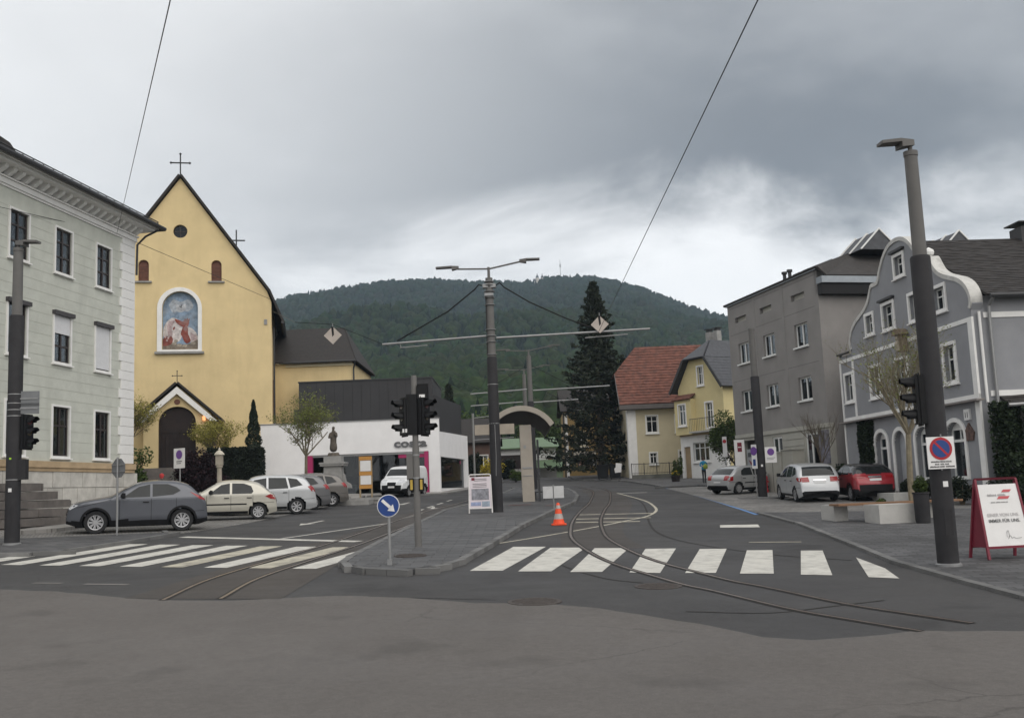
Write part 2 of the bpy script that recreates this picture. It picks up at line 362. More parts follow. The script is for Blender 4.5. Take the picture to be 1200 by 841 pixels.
def bisect_grid(bm, step):
    xs = [v.co.x for v in bm.verts]; ys = [v.co.y for v in bm.verts]
    for ax, lo, hi in ((0, min(xs), max(xs)), (1, min(ys), max(ys))):
        k = math.ceil(lo/step)
        while k*step < hi:
            co = [0, 0, 0]; no = [0, 0, 0]; co[ax] = k*step; no[ax] = 1
            bmesh.ops.bisect_plane(bm, geom=bm.verts[:]+bm.edges[:]+bm.faces[:], dist=1e-5, plane_co=co, plane_no=no); k += 1
def sheet(name, poly, dz, m, parent=None, step=2.0, kind='structure', skirt=0.0):
    """flat polygon draped over the street at height dz"""
    bm = bmesh.new(); vs = [bm.verts.new((p[0], p[1], 0)) for p in poly]
    es = [bm.edges.new((vs[i], vs[(i+1) % len(vs)])) for i in range(len(vs))]
    bmesh.ops.triangle_fill(bm, edges=es, use_beauty=True)
    bisect_grid(bm, step)
    for v in bm.verts: v.co.z = g(v.co.x, v.co.y)+dz
    if skirt:
        be = [e for e in bm.edges if e.is_boundary]; r_ = bmesh.ops.extrude_edge_only(bm, edges=be)
        for v in r_['geom']:
            if isinstance(v, bmesh.types.BMVert): v.co.z -= skirt
    bmesh.ops.recalc_face_normals(bm, faces=bm.faces)
    me = bpy.data.meshes.new(name); bm.to_mesh(me); bm.free(); me.materials.append(m)
    if sum(p.normal.z for p in me.polygons) < 0: me.flip_normals()
    o = inst(name, me, parent)
    if parent is None and kind: tag(o, kind=kind)
    return o
def smooth_line(pts, n=6):
    out = []; P = [Vector(p).to_2d() for p in pts]; P = [2*P[0]-P[1]] + P + [2*P[-1]-P[-2]]
    for i in range(1, len(P)-2):
        for k in range(n):
            t = k/n; a, b, c, d = P[i-1], P[i], P[i+1], P[i+2]
            out.append(0.5*((2*b)+(c-a)*t+(2*a-5*b+4*c-d)*t*t+(3*b-a-3*c+d)*t*t*t))
    out.append(P[-2]); return out
def strip(name, line, wd, dz, m, parent=None, h=0.0):
    """painted line or rail following the street"""
    L_ = [Vector(p).to_2d() for p in line]; b = MB(); n = len(L_); vs = []; fs = []
    for i, p in enumerate(L_):
        d = (L_[min(i+1, n-1)]-L_[max(i-1, 0)]).normalized(); s = Vector((-d.y, d.x))*wd/2
        for q, z in ((p+s, dz), (p-s, dz)) + (((p-s, dz-h), (p+s, dz-h)) if h else ()): vs.append((q.x, q.y, g(q.x, q.y)+z))
    k = 4 if h else 2
    for i in range(n-1):
        a, c = i*k, (i+1)*k; fs.append((a, a+1, c+1, c))
        if h: fs += [(a+1, a+2, c+2, c+1), (a+3, a, c, c+3)]
    b.add(vs, fs); o = b.build(name, m, parent, recalc=False)
    if o.data.polygons[0].normal.z < 0: o.data.flip_normals()
    return o
def along(line, step):
    """evenly spaced points with directions along a polyline"""
    L_ = [Vector(p).to_2d() for p in line]; out = []; left = 0.0
    for a, b in zip(L_, L_[1:]):
        d = b-a; ln = d.length; t = left
        while t + 1e-6 < ln: out.append((a+d*(t/ln), d/ln)); t += step
        left = t-ln
    return out
def frame_on_street(p, d, dz):
    """matrix at p with X along d following the slope"""
    e = .5; q = p+d*e; x = Vector((d.x*e, d.y*e, g(q.x, q.y)-g(p.x, p.y))).normalized()
    nrm = Vector((-d.y, d.x)); q2 = p+nrm*e; y = Vector((nrm.x*e, nrm.y*e, g(q2.x, q2.y)-g(p.x, p.y))).normalized()
    z = x.cross(y).normalized(); y = z.cross(x)
    m_ = Matrix((x, y, z)).transposed().to_4x4(); m_.translation = (p.x, p.y, g(p.x, p.y)+dz); return m_
def kerb(line, parent, m, h=.12, wd=.16, ln=1.0):
    me = cached(('kerb', m.name, h, wd, ln), lambda: MB().box(.006, ln-.006, -wd/2, wd/2, -.25, h).mesh('kerb_stone', m))
    for p, d in along(line, ln):
        o = inst('kerb_stone', me, parent); o.matrix_local = frame_on_street(p, d, random.uniform(-.004, .004))
def in_poly(x, y, poly):
    c = False; n = len(poly)
    for i in range(n):
        a, b = poly[i], poly[i-1]
        if (a[1] > y) != (b[1] > y) and x < (b[0]-a[0])*(y-a[1])/(b[1]-a[1])+a[0]: c = not c
    return c
# ------------------------------------------------------------------ ground, road, pavements
def asphalt(name, col, patch, worn):
    m = bpy.data.materials.new(name); m.use_nodes = True; t = m.node_tree; n = t.nodes; l = t.links
    b = n['Principled BSDF']; b.inputs['Specular IOR Level'].default_value = .22
    c = n.new('ShaderNodeTexCoord')
    def nz(s, d=6, r_=.6, sc3=None):
        q = n.new('ShaderNodeTexNoise'); q.inputs['Scale'].default_value = s; q.inputs['Detail'].default_value = d; q.inputs['Roughness'].default_value = r_
        if sc3:
            mp = n.new('ShaderNodeMapping'); mp.inputs['Scale'].default_value = sc3; mp.inputs['Rotation'].default_value = (0, 0, .25); l.new(c.outputs['Object'], mp.inputs[0]); l.new(mp.outputs[0], q.inputs['Vector'])
        else: l.new(c.outputs['Object'], q.inputs['Vector'])
        return q.outputs[0]
    def rng(i, a, b_, c_, d_):
        q = n.new('ShaderNodeMapRange'); q.inputs['From Min'].default_value = a; q.inputs['From Max'].default_value = b_; q.inputs['To Min'].default_value = c_; q.inputs['To Max'].default_value = d_; l.new(i, q.inputs[0]); return q.outputs[0]
    def mix(f, a, b_):
        q = n.new('ShaderNodeMix'); q.data_type = 'RGBA'; l.new(f, q.inputs[0])
        for k, v in ((6, a), (7, b_)):
            if isinstance(v, tuple): q.inputs[k].default_value = (*v, 1)
            else: l.new(v, q.inputs[k])
        return q.outputs[2]
    base = mix(rng(nz(.22, 5), .4, .62, 0, 1), col, patch)
    base = mix(rng(nz(.9, 7, .7, (1, .22, 1)), .5, .75, 0, .7), base, worn)
    base = mix(rng(nz(70, 2), .35, .65, 0, .35), base, tuple(min(1, q*1.9) for q in col))
    base = mix(rng(nz(11, 4, .75), .38, .66, 0, .30), base, tuple(q*.55 for q in col))
    base = mix(rng(nz(.55, 3, .5), .60, .68, 0, .45), base, tuple(q*.62 for q in col))
    vo = n.new('ShaderNodeTexVoronoi'); vo.feature = 'DISTANCE_TO_EDGE'; vo.inputs['Scale'].default_value = .28
    wn = n.new('ShaderNodeTexNoise'); wn.inputs['Scale'].default_value = 1.3; wn.inputs['Detail'].default_value = 5; l.new(c.outputs['Object'], wn.inputs['Vector'])
    ad = n.new('ShaderNodeVectorMath'); ad.operation = 'MULTIPLY_ADD'; l.new(wn.outputs['Color'], ad.inputs[0]); ad.inputs[1].default_value = (1.1, 1.1, 0); l.new(c.outputs['Object'], ad.inputs[2]); l.new(ad.outputs[0], vo.inputs['Vector'])
    crk = rng(vo.outputs['Distance'], 0, .006, .55, 0)
    gate = rng(nz(.12, 2), .5, .6, 0, 1)
    mu = n.new('ShaderNodeMath'); mu.operation = 'MULTIPLY'; l.new(crk, mu.inputs[0]); l.new(gate, mu.inputs[1])
    base = mix(mu.outputs[0], base, tuple(q*.45 for q in col))
    l.new(base, b.inputs['Base Color']); l.new(rng(nz(.4, 4), .35, .65, .62, .85), b.inputs['Roughness'])
    bp = n.new('ShaderNodeBump'); bp.inputs['Strength'].default_value = .35; bp.inputs['Distance'].default_value = .006; l.new(nz(160, 3), bp.inputs['Height']); l.new(bp.outputs[0], b.inputs['Normal'])
    MATS[name] = m; return m
ASPH = asphalt('dark_asphalt', (.047,.046,.047), (.060,.058,.057), (.037,.036,.036))
ASPHL = asphalt('old_brown_grey_asphalt', (.098,.090,.084), (.113,.104,.097), (.083,.076,.071))
ASPHT = asphalt('track_bed_asphalt', (.058,.051,.046), (.053,.049,.046), (.040,.037,.034))

def paver_material(name, col, bw, bh, mortar, var=.25, offset=.5, ms=.012, bump=.5):
    m = bpy.data.materials.new(name); m.use_nodes = True; t = m.node_tree; n = t.nodes; l = t.links
    b = n['Principled BSDF']; b.inputs['Roughness'].default_value = .75; c = n.new('ShaderNodeTexCoord')
    mp = n.new('ShaderNodeMapping'); mp.inputs['Rotation'].default_value = (0, 0, .15); l.new(c.outputs['Object'], mp.inputs[0])
    br = n.new('ShaderNodeTexBrick'); br.inputs['Scale'].default_value = 1; br.inputs['Brick Width'].default_value = bw; br.inputs['Row Height'].default_value = bh
    br.inputs['Mortar Size'].default_value = ms; br.inputs['Mortar'].default_value = (*mortar, 1); br.offset = offset
    br.inputs['Color1'].default_value = (*[q*(1-var) for q in col], 1); br.inputs['Color2'].default_value = (*[q*(1+var) for q in col], 1); br.inputs['Bias'].default_value = 0
    l.new(mp.outputs[0], br.inputs['Vector'])
    no = n.new('ShaderNodeTexNoise'); no.inputs['Scale'].default_value = .5; no.inputs['Detail'].default_value = 7; l.new(c.outputs['Object'], no.inputs['Vector'])
    mr = n.new('ShaderNodeMapRange'); mr.inputs['From Min'].default_value = .3; mr.inputs['From Max'].default_value = .7; mr.inputs['To Min'].default_value = .68; mr.inputs['To Max'].default_value = 1.3; l.new(no.outputs[0], mr.inputs[0])
    sc_ = n.new('ShaderNodeVectorMath'); sc_.operation = 'SCALE'; l.new(br.outputs[0], sc_.inputs[0]); l.new(mr.outputs[0], sc_.inputs['Scale']); l.new(sc_.outputs[0], b.inputs['Base Color'])
    bp = n.new('ShaderNodeBump'); bp.inputs['Strength'].default_value = bump; bp.inputs['Distance'].default_value = .01; bp.invert = True; l.new(br.outputs['Fac'], bp.inputs['Height']); l.new(bp.outputs[0], b.inputs['Normal'])
    MATS[name] = m; return m
COBBLE = paver_material('granite_setts', (.185,.178,.168), .13, .11, (.07,.066,.062), .3)
SLABS = paver_material('dark_pavers', (.068,.067,.069), .42, .21, (.028,.028,.028), .35, ms=.014)
SLABL = paver_material('pale_pavement_slabs', (.25,.24,.225), .8, .4, (.13,.12,.11), .15, ms=.01)
def objrand(name, col, var, rough=.7):
    m = mat(name, col, rough, .18, 2.5, .3, 18, dirt=.3, dcol=tuple(q*.6 for q in col), dscale=1.2)
    n = m.node_tree.nodes; l = m.node_tree.links; b = n['Principled BSDF']; src = b.inputs['Base Color'].links[0].from_socket
    oi = n.new('ShaderNodeObjectInfo'); mr = n.new('ShaderNodeMapRange'); mr.inputs['To Min'].default_value = 1-var; mr.inputs['To Max'].default_value = 1+var; l.new(oi.outputs['Random'], mr.inputs[0])
    s = n.new('ShaderNodeVectorMath'); s.operation = 'SCALE'; l.new(src, s.inputs[0]); l.new(mr.outputs[0], s.inputs['Scale']); l.new(s.outputs[0], b.inputs['Base Color']); return m
SLABP = objrand('island_paving_slab', (.078,.078,.080), .2)
KERBM = objrand('granite_kerb', (.125,.123,.12), .25)
BLOCKM = objrand('plinth_block_stone', (.47,.45,.41), .12)
PAINT = mat('worn_road_paint', (.51,.495,.45), .75, .14, 3, dirt=.55, dcol=(.15,.145,.135), dscale=3.2)
PAINTY = mat('yellowed_road_paint', (.42,.39,.31), .7, .15, 3, dirt=.8, dcol=(.10,.095,.09), dscale=2.0)
BLUEP = mat('blue_road_paint', (.10,.21,.42), .7, .15, 3, dirt=.5, dcol=(.1,.1,.1), dscale=2)
RAILM = mat('rail_steel', (.22,.17,.14), .33, .25, 4, metal=.7)
GROOVE = mat('rail_groove', (.02,.018,.016), .9, .2, 4)
IRON = mat('cast_iron_cover', (.055,.045,.04), .7, .3, 12, .8, 30)
EARTH = mat('meadow_earth', (.06,.075,.03), .95, .3, .1)

# far ground sheet (reaches the horizon), sunk a little below the built street
def gfar(x, y): return g(x, y)-.35
b = MB(); xs = [-3000,-1200,-500,-250,-120,-80,-60]+list(range(-44,45,4))+[60,80,120,250,500,1200,3000]; ys = [-900,-300,-120,-60,-30]+list(range(-20,125,4))+[140,170,220,400]
vs_ = [(x, y, gfar(x, y)) for y in ys for x in xs]; nx = len(xs)
b.add(vs_, [(j*nx+i, j*nx+i+1, (j+1)*nx+i+1, (j+1)*nx+i) for j in range(len(ys)-1) for i in range(nx-1)])
tag(b.build('ground', EARTH), kind='structure')
b = MB(); xs = list(range(-46,47,1)); ys = list(range(-16,128,1)); nx = len(xs)
b.add([(x, y, g(x, y)) for y in ys for x in xs], [(j*nx+i, j*nx+i+1, (j+1)*nx+i+1, (j+1)*nx+i) for j in range(len(ys)-1) for i in range(nx-1)])
road = tag(b.build('road', ASPH), kind='structure')
# older, browner asphalt of the junction in front
edge = [(-46,23.2),(-22,22.5),(-14,20.6),(-9.5,18.8),(-8.2,18.3),(-6.6,17.3),(-5.6,16.85),(-4.7,16.75),(-3,17.1),(-1.9,16.7),(-.7,15.9),(.3,15.7),(1.1,15.1),(1.6,14.4),(2.1,13.8),(2.9,12.5),(3.4,12.25),(3.9,12.3),(4.8,12.65),(6,12.4),(9,12.2),(14,12.0),(46,11.0)]
rg = []
for a, c in zip(edge, edge[1:]):
    k = max(1, int(math.dist(a, c)/.35)) if abs(a[0]) < 14 else 1
    for q in range(k): rg.append((a[0]+(c[0]-a[0])*q/k+random.uniform(-.05,.05), a[1]+(c[1]-a[1])*q/k+random.uniform(-.05,.05)))
rg.append(edge[-1])
o = sheet('old_asphalt', rg+[(46,-15.9),(-46,-15.9)], .004, ASPHL, road)
# track beds
sheet('track_bed', [(-6.6,17.2),(-3.9,16.8),(-3.9,21.5),(-3.95,26),(-3.75,33),(-3.4,42),(-2.2,50),(-3.6,50),(-4.7,42),(-5.0,33),(-5.8,26.5),(-6.3,21.5)], .0045, ASPHT, road)
bed = smooth_line([(1.0,24.6),(1.1,27.5),(1.3,30.5),(1.7,34.5),(2.6,42),(3.4,49),(3.9,56),(3.9,62)],4); bed2 = smooth_line([(4.2,66),(5.5,62),(5.7,56),(5.3,48),(4.5,41),(3.8,36),(3.2,31.5),(2.9,28),(3.0,24.4)],4)
sheet('track_bed', [tuple(q) for q in bed]+[tuple(q) for q in bed2], .0045, ASPHT, road)

# rails
def gpt(px, py):   # pixel of a point lying on the street -> street position
    d = _F + _Rt*((px-600)/1190) - _U*((py-420.5)/1190); t = 1.0
    while t < 200:
        q = d*t; 
        if CAMH+q.z < g(q.x, q.y): break
        t += .02
    return (q.x, q.y)
railpx = [[(693,576),(691,586),(693,595),(682,608.5),(669,624),(667.5,631),(674,641),(693,652),(712,661),(741,669.5),(779,681),(800,685),(900,708),(987,726),(1081,741)]]
A_ = [gpt(*q) for q in railpx[0]]
ra = [(4.05,70.5),(4.55,66),(4.5,61)] + [(4.15,56.3),(3.25,47),(2.55,41.5),(1.85,35),(1.5,30),(1.42,27.5),(1.5,25.2),(1.7,22.6),(1.98,20.7),(2.35,19.1),(2.75,17.5),(3.1,16.6),(3.75,14.6),(4.3,13.5),(4.8,12.6)]
def offset(line, d):
    L_ = [Vector(p).to_2d() for p in line]; out = []
    for i, p in enumerate(L_):
        t = (L_[min(i+1, len(L_)-1)]-L_[max(i-1, 0)]).normalized(); out.append(p+Vector((-t.y, t.x))*d)
    return out
sa = smooth_line(ra, 6)
def rail(line):
    strip('rail_groove', line, .16, .0075, GROOVE, road)
    strip('rail', line, .058, .013, RAILM, road)
rail(sa); rail(offset(sa, .95))
rl = smooth_line([(-1.9,60),(-3.0,50),(-4.1,42),(-4.75,33),(-5.15,27.5),(-5.6,23.5),(-5.95,19.8),(-5.85,16.9)], 6)
rail(rl); rail(offset(rl, .93))
strip('tar_seam', smooth_line([(5.9,58),(5.7,48),(5.0,40),(4.3,34),(3.9,29),(4.2,25.5),(5.3,22.3),(6.6,20.6)],5), .07, .0055, GROOVE, road)
strip('tar_seam', smooth_line([(.55,23.2),(.9,20.8),(1.5,18.7),(2.1,17.9)],5), .05, .0055, GROOVE, road)
strip('tar_seam', smooth_line([(2.3,14.6),(3.4,14.3),(4.4,14.75),(5.3,15.2)],5), .05, .0055, GROOVE, road)

# crossings and lines
def stripe(q, m=PAINT, dz=.0062):
    sheet('crosswalk_stripe', q, dz, m, road, step=1.0)
zr = [[(-1.0,20.4),(-.35,20.3),(.65,25.4),(-.15,25.6)],[(-.05,20.1),(.6,20.0),(1.6,24.9),(.75,25.1)],[(.95,19.8),(1.55,19.7),(2.6,24.5),(1.8,24.7)],[(2.05,19.5),(2.6,19.3),(3.65,24.1),(2.95,24.2)],[(3.05,19.2),(3.6,19.1),(4.75,23.7),(4.15,23.8)],[(4.0,18.9),(4.58,18.75),(5.65,23.1),(5.1,23.2)],[(5.0,18.5),(5.5,18.3),(6.65,22.7),(6.2,22.8)],[(6.0,17.9),(6.42,17.6),(6.72,19.1),(6.85,21.1)]]
for q in zr: stripe(q)
for k in range(9):
    x0 = -4.75-k*1.0; y0 = 21.5+k*.26; stripe([(x0,y0),(x0+.52,y0-.12),(x0+1.55-.02*k,y0+4.65+.1*k),(x0+.95-.02*k,y0+4.75+.1*k)], PAINTY if k in (1, 3) else PAINT)
stripe([(-13.0,24.3),(-12.3,24.1),(-12.2,24.9),(-12.9,25.0)])
strip('stop_line', [(-10.2,31.2),(-4.4,28.3)], .42, .0062, PAINT, road)
strip('lane_line', [(-6.9,29.9),(-4.6,36),(-4.0,42.5)], .13, .0062, PAINT, road)
strip('lane_line', [(-8.6,29.5),(-7.4,28.9)], .12, .0062, PAINT, road) if False else None
for y0 in (44,47,50,53.5): strip('lane_dash', [(-4.35+.07*(y0-44),y0),(-4.2+.07*(y0-44),y0+1.6)], .13, .0062, PAINT, road)
strip('edge_line', smooth_line([(-1.15,25.7),(.6,28.6),(2.4,31.9),(3.7,34.6),(4.6,36.6),(5.35,39.8),(5.75,43.7),(5.95,48),(5.8,54),(5.65,58)],5), .11, .0068, PAINTY, road)
strip('give_way_line', [(5.6,57.5),(7.3,57.7)], .32, .0062, PAINT, road)
for y0, x0, x1 in ((38.5,2.3,5.0),(36.0,2.0,4.6),(34.2,1.9,4.0)): strip('cross_line', [(x0,y0),(x1,y0-.3)], .30, .0066, PAINTY, road)
stripe([(5.9,30.2),(7.0,29.9),(7.2,31),(6.1,31.2)]); strip('cross_line', [(5.6,25.2),(6.8,24.9)], .12, .0062, PAINTY, road)
def arrow(p, d, ln=2.6):
    d = Vector(d).normalized(); s = Vector((-d.y, d.x)); p = Vector(p)
    q = [p-s*.07, p+d*ln*.65-s*.07, p+d*ln*.65-s*.28, p+d*ln, p+d*ln*.65+s*.28, p+d*ln*.65+s*.07, p+s*.07]
    sheet('lane_arrow', [tuple(v) for v in q], .0062, PAINT, road, step=1.0)
arrow((-7.3,38.5),(-.14,-1)); arrow((-5.6,53),(-.1,-1)); arrow((-3.9,47.5),(.05,-1), 1.8)
strip('edge_line', smooth_line([(8.75,74),(9.05,68),(9.15,62.7),(8.95,50.2),(8.5,40),(8.25,35.6)],5), .14, .0062, BLUEP, road)
def cover(x, y, r_, dz=0.0):
    b = MB(); b.lathe([(r_, -.02), (r_, .008)], 24)
    for k in range(-3, 4): hw = math.sqrt(max(0, (r_*.85)**2-(k*r_*.24)**2)); b.box(-hw, hw, k*r_*.24-.018, k*r_*.24+.018, .008, .013)
    o = b.build('manhole_cover', IRON, road); o.matrix_local = frame_on_street(Vector((x, y)), Vector((1, 0)), dz+.004)
cover(.2, 15.9, .42); cover(2.3, 17.4, .40); cover(-2.4, 22.6, .36, .12); cover(-.1,32.6,.3)
# faint old dashes and repair patch in the junction
sheet('repair_patch', [(-2.2,18.6),(-.6,18.2),(-.4,16.2),(-2.5,16.9)], .0052, ASPH, road)
for q in ([(-9.3,19.6),(-8.7,19.5),(-8.65,19.62),(-9.25,19.72)], [(-8.2,19.3),(-7.3,19.1),(-7.25,19.25),(-8.15,19.43)], [(6.4,12.7),(7.2,12.6),(7.15,12.8),(6.45,12.85)]): stripe(q, mat('ghost_paint',(.17,.16,.15),.8,.15,3,dirt=.8,dcol=(.1,.095,.09),dscale=3))

# ------------------------------------------------------------------ traffic island
isl = [(-3.75,23.0),(-3.72,21.8),(-3.5,20.9),(-3.05,20.25),(-2.5,19.95),(-2.0,20.0),(-1.55,20.6),(-1.25,21.6),(-.7,25.9),(.05,32.0),(.75,36.5),(1.4,40.7),(2.6,47.3),(3.15,54),(3.3,60),(3.2,65),(2.4,69.5),(.6,71.5),(-.1,70.5),(-.6,64),(-1.2,56),(-1.9,49.8),(-3.0,42.7),(-3.45,32.8)]
island = sheet('traffic_island', isl, .10, SLABS, None, step=2.0, skirt=.3)
kerb(isl+[isl[0]], island, KERBM, .118, .17, .5)
def clip_rect(poly, x0, x1, y0, y1):
    for ax_, lim, sgn in ((0, x0, 1), (0, x1, -1), (1, y0, 1), (1, y1, -1)):
        out = []
        for i in range(len(poly)):
            a, b = poly[i-1], poly[i]; da, db = (a[ax_]-lim)*sgn, (b[ax_]-lim)*sgn
            if (da >= 0) != (db >= 0): t = da/(da-db); out.append((a[0]+(b[0]-a[0])*t, a[1]+(b[1]-a[1])*t))
            if db >= 0: out.append(b)
        poly = out
        if len(poly) < 3: return []
    return poly
cxm = sum(p[0] for p in isl[:14])/14
isl_in = []
for i, p in enumerate(isl):     # island outline inside the kerb
    a, c = Vector(isl[i-1]), Vector(isl[(i+1) % len(isl)]); t = (c-a).normalized(); isl_in.append((p[0]-t.y*.09, p[1]+t.x*.09))
full = MB().box(.005,.595,.005,.295,-.05,.012).mesh('paving_slab', SLABP); n_s = 0
for r_ in range(0, 60):
    y = 19.98+r_*.30
    if y > 35.5: break
    for c_ in range(-10, 10):
        x = -2.2+c_*.60+(.30 if r_ % 2 else 0); q = clip_rect(isl_in, x+.005, x+.595, y+.005, y+.295)
        if len(q) < 3 or n_s >= 298: continue
        ar = abs(sum(q[k-1][0]*q[k][1]-q[k][0]*q[k-1][1] for k in range(len(q))))/2
        if ar < .012: continue
        me = full if ar > .17 else MB().prism([(u-x, v-y) for u, v in q], 'z', -.05, .012).mesh('paving_slab', SLABP)
        o = inst('paving_slab', me, island); o.matrix_local = frame_on_street(Vector((x, y)), Vector((1, 0)), .10+random.uniform(-.002,.003)); n_s += 1
strip('platform_edge', [(-.4,45.2),(.6,45.4)], .25, .112, mat('brick_red_edge',(.16,.06,.045),.8), island)
strip('platform_edge', [(1.2,44.0),(2.0,44.2)], .25, .112, MATS['brick_red_edge'], island)

# ------------------------------------------------------------------ pavements and parking
pr = [(7.35,10.5),(7.2,16.8),(7.2,19.8),(7.6,23.4),(8.3,30.3),(8.42,35.9),(12,34.9),(16.9,34.2),(30,33.6),(30,10)]
pav_r = sheet('pavement_right', pr, .055, SLABS, None, skirt=.2); kerb([(7.5,6.0)]+pr[:6], pav_r, KERBM, .06, .16, 1.0)
sheet('pavement_patch', [(8.6,15.2),(13.5,15.0),(14,18.2),(9.4,18.6)], .06, ASPHT, pav_r)
sheet('parking_setts_right', [(8.42,36.0),(8.9,50),(9.1,62.6),(11.2,63.5),(12.9,60.4),(14.9,50.5),(16.4,46),(16.9,34.3),(12,35.0)], .008, COBBLE)
pw = sheet('pavement_houses_right', [(9.1,62.9),(9.0,68),(8.6,75),(8.2,80),(6.5,84),(5,87.5),(5,101),(25,101),(25,62),(13.1,61),(11.2,63.8)], .10, SLABS, None, skirt=.25)
kerb([(11.2,63.8),(9.1,62.9),(9.0,68),(8.6,75),(8.2,80),(6.5,84),(5,87.5)], pw, KERBM, .11, .16, 1.0)
pl_ = [(-42,25.3),(-12.3,25.3),(-11.6,25.6),(-11.1,28.1),(-10.7,31.4),(-11.0,32.1),(-14.5,30.4),(-42,29.8)]
pav_l = sheet('pavement_left', pl_, .09, SLABS, None, skirt=.25); kerb(pl_[0:1]+[(-30,25.3)]+pl_[1:7]+[(-42,29.8)], pav_l, KERBM, .10, .16, 1.0)
sheet('parking_setts_left', [(-42,29.95),(-14.5,30.55),(-11.0,32.25),(-10.6,33),(-9.9,37.6),(-9.2,53.2),(-8.9,57),(-30,57),(-42,50)], .008, COBBLE)
sheet('shop_forecourt', [(-8.9,57.2),(-9.3,62),(-5.0,62.8),(-4.0,65.5),(-2.2,76),(-1.2,88),(-6,88),(-6,70),(-22,70),(-22,57.2)], .09, SLABL, None, skirt=.2)
kerb([(-8.9,57.2),(-9.3,62),(-5.0,62.8),(-4.0,65.5),(-2.2,76),(-1.2,88)], bpy.data.objects['shop_forecourt'], KERBM, .10, .15, 1.0)

# ------------------------------------------------------------------ wooded hill
SKL = [(-900,95),(-600,140),(-400,168),(-297,184),(-232,201),(-215,206),(-168,211),(-125,216),(-82,216),(-31,212),(20,209),(46,214),(80,212),(106,206),(139,196),(173,180),(214,167),(256,150),(297,136),(400,112),(600,85),(900,60)]
def skyl(a):   # a = x/y bearing
    a *= 1000
    for (x0, z0), (x1, z1) in zip(SKL, SKL[1:]):
        if x0 <= a <= x1: return (z0+(z1-z0)*(a-x0)/(x1-x0))/1000
    return (SKL[0][1] if a < 0 else SKL[-1][1])/1000
YC = 1250.
def hill_h(x, y):
    a = x/max(y, 1); t = (y-150)/(YC-150)
    top = skyl(a)*YC-11
    if t <= 0: base = 3.0
    elif t <= 1: base = 3+(top-3)*(t**1.22)
    else: base = top-(t-1)*(YC-150)*.30
    nz_ = mnoise.noise(Vector((x*.006, y*.006, 1.7)))*22+mnoise.noise(Vector((x*.018, y*.018, 4.2)))*9
    return base + nz_*max(0, min(1, t*3))*max(0., min(1., (1.02-t)*3.0))
HILLM = mat('hill_soil', (.03,.045,.016), .95, .4, .02)
b = MB(); na, nr = 120, 60; vs_ = []
for j in range(nr+1):
    y = 150+(1700-150)*(j/nr)
    for i in range(na+1):
        a = -.95+1.9*i/na; x = a*y; vs_.append((x, y, hill_h(x, y)))
b.add(vs_, [(j*(na+1)+i, j*(na+1)+i+1, (j+1)*(na+1)+i+1, (j+1)*(na+1)+i) for j in range(nr) for i in range(na)])
tag(b.build('hill', HILLM, smooth=True, recalc=False), kind='structure')

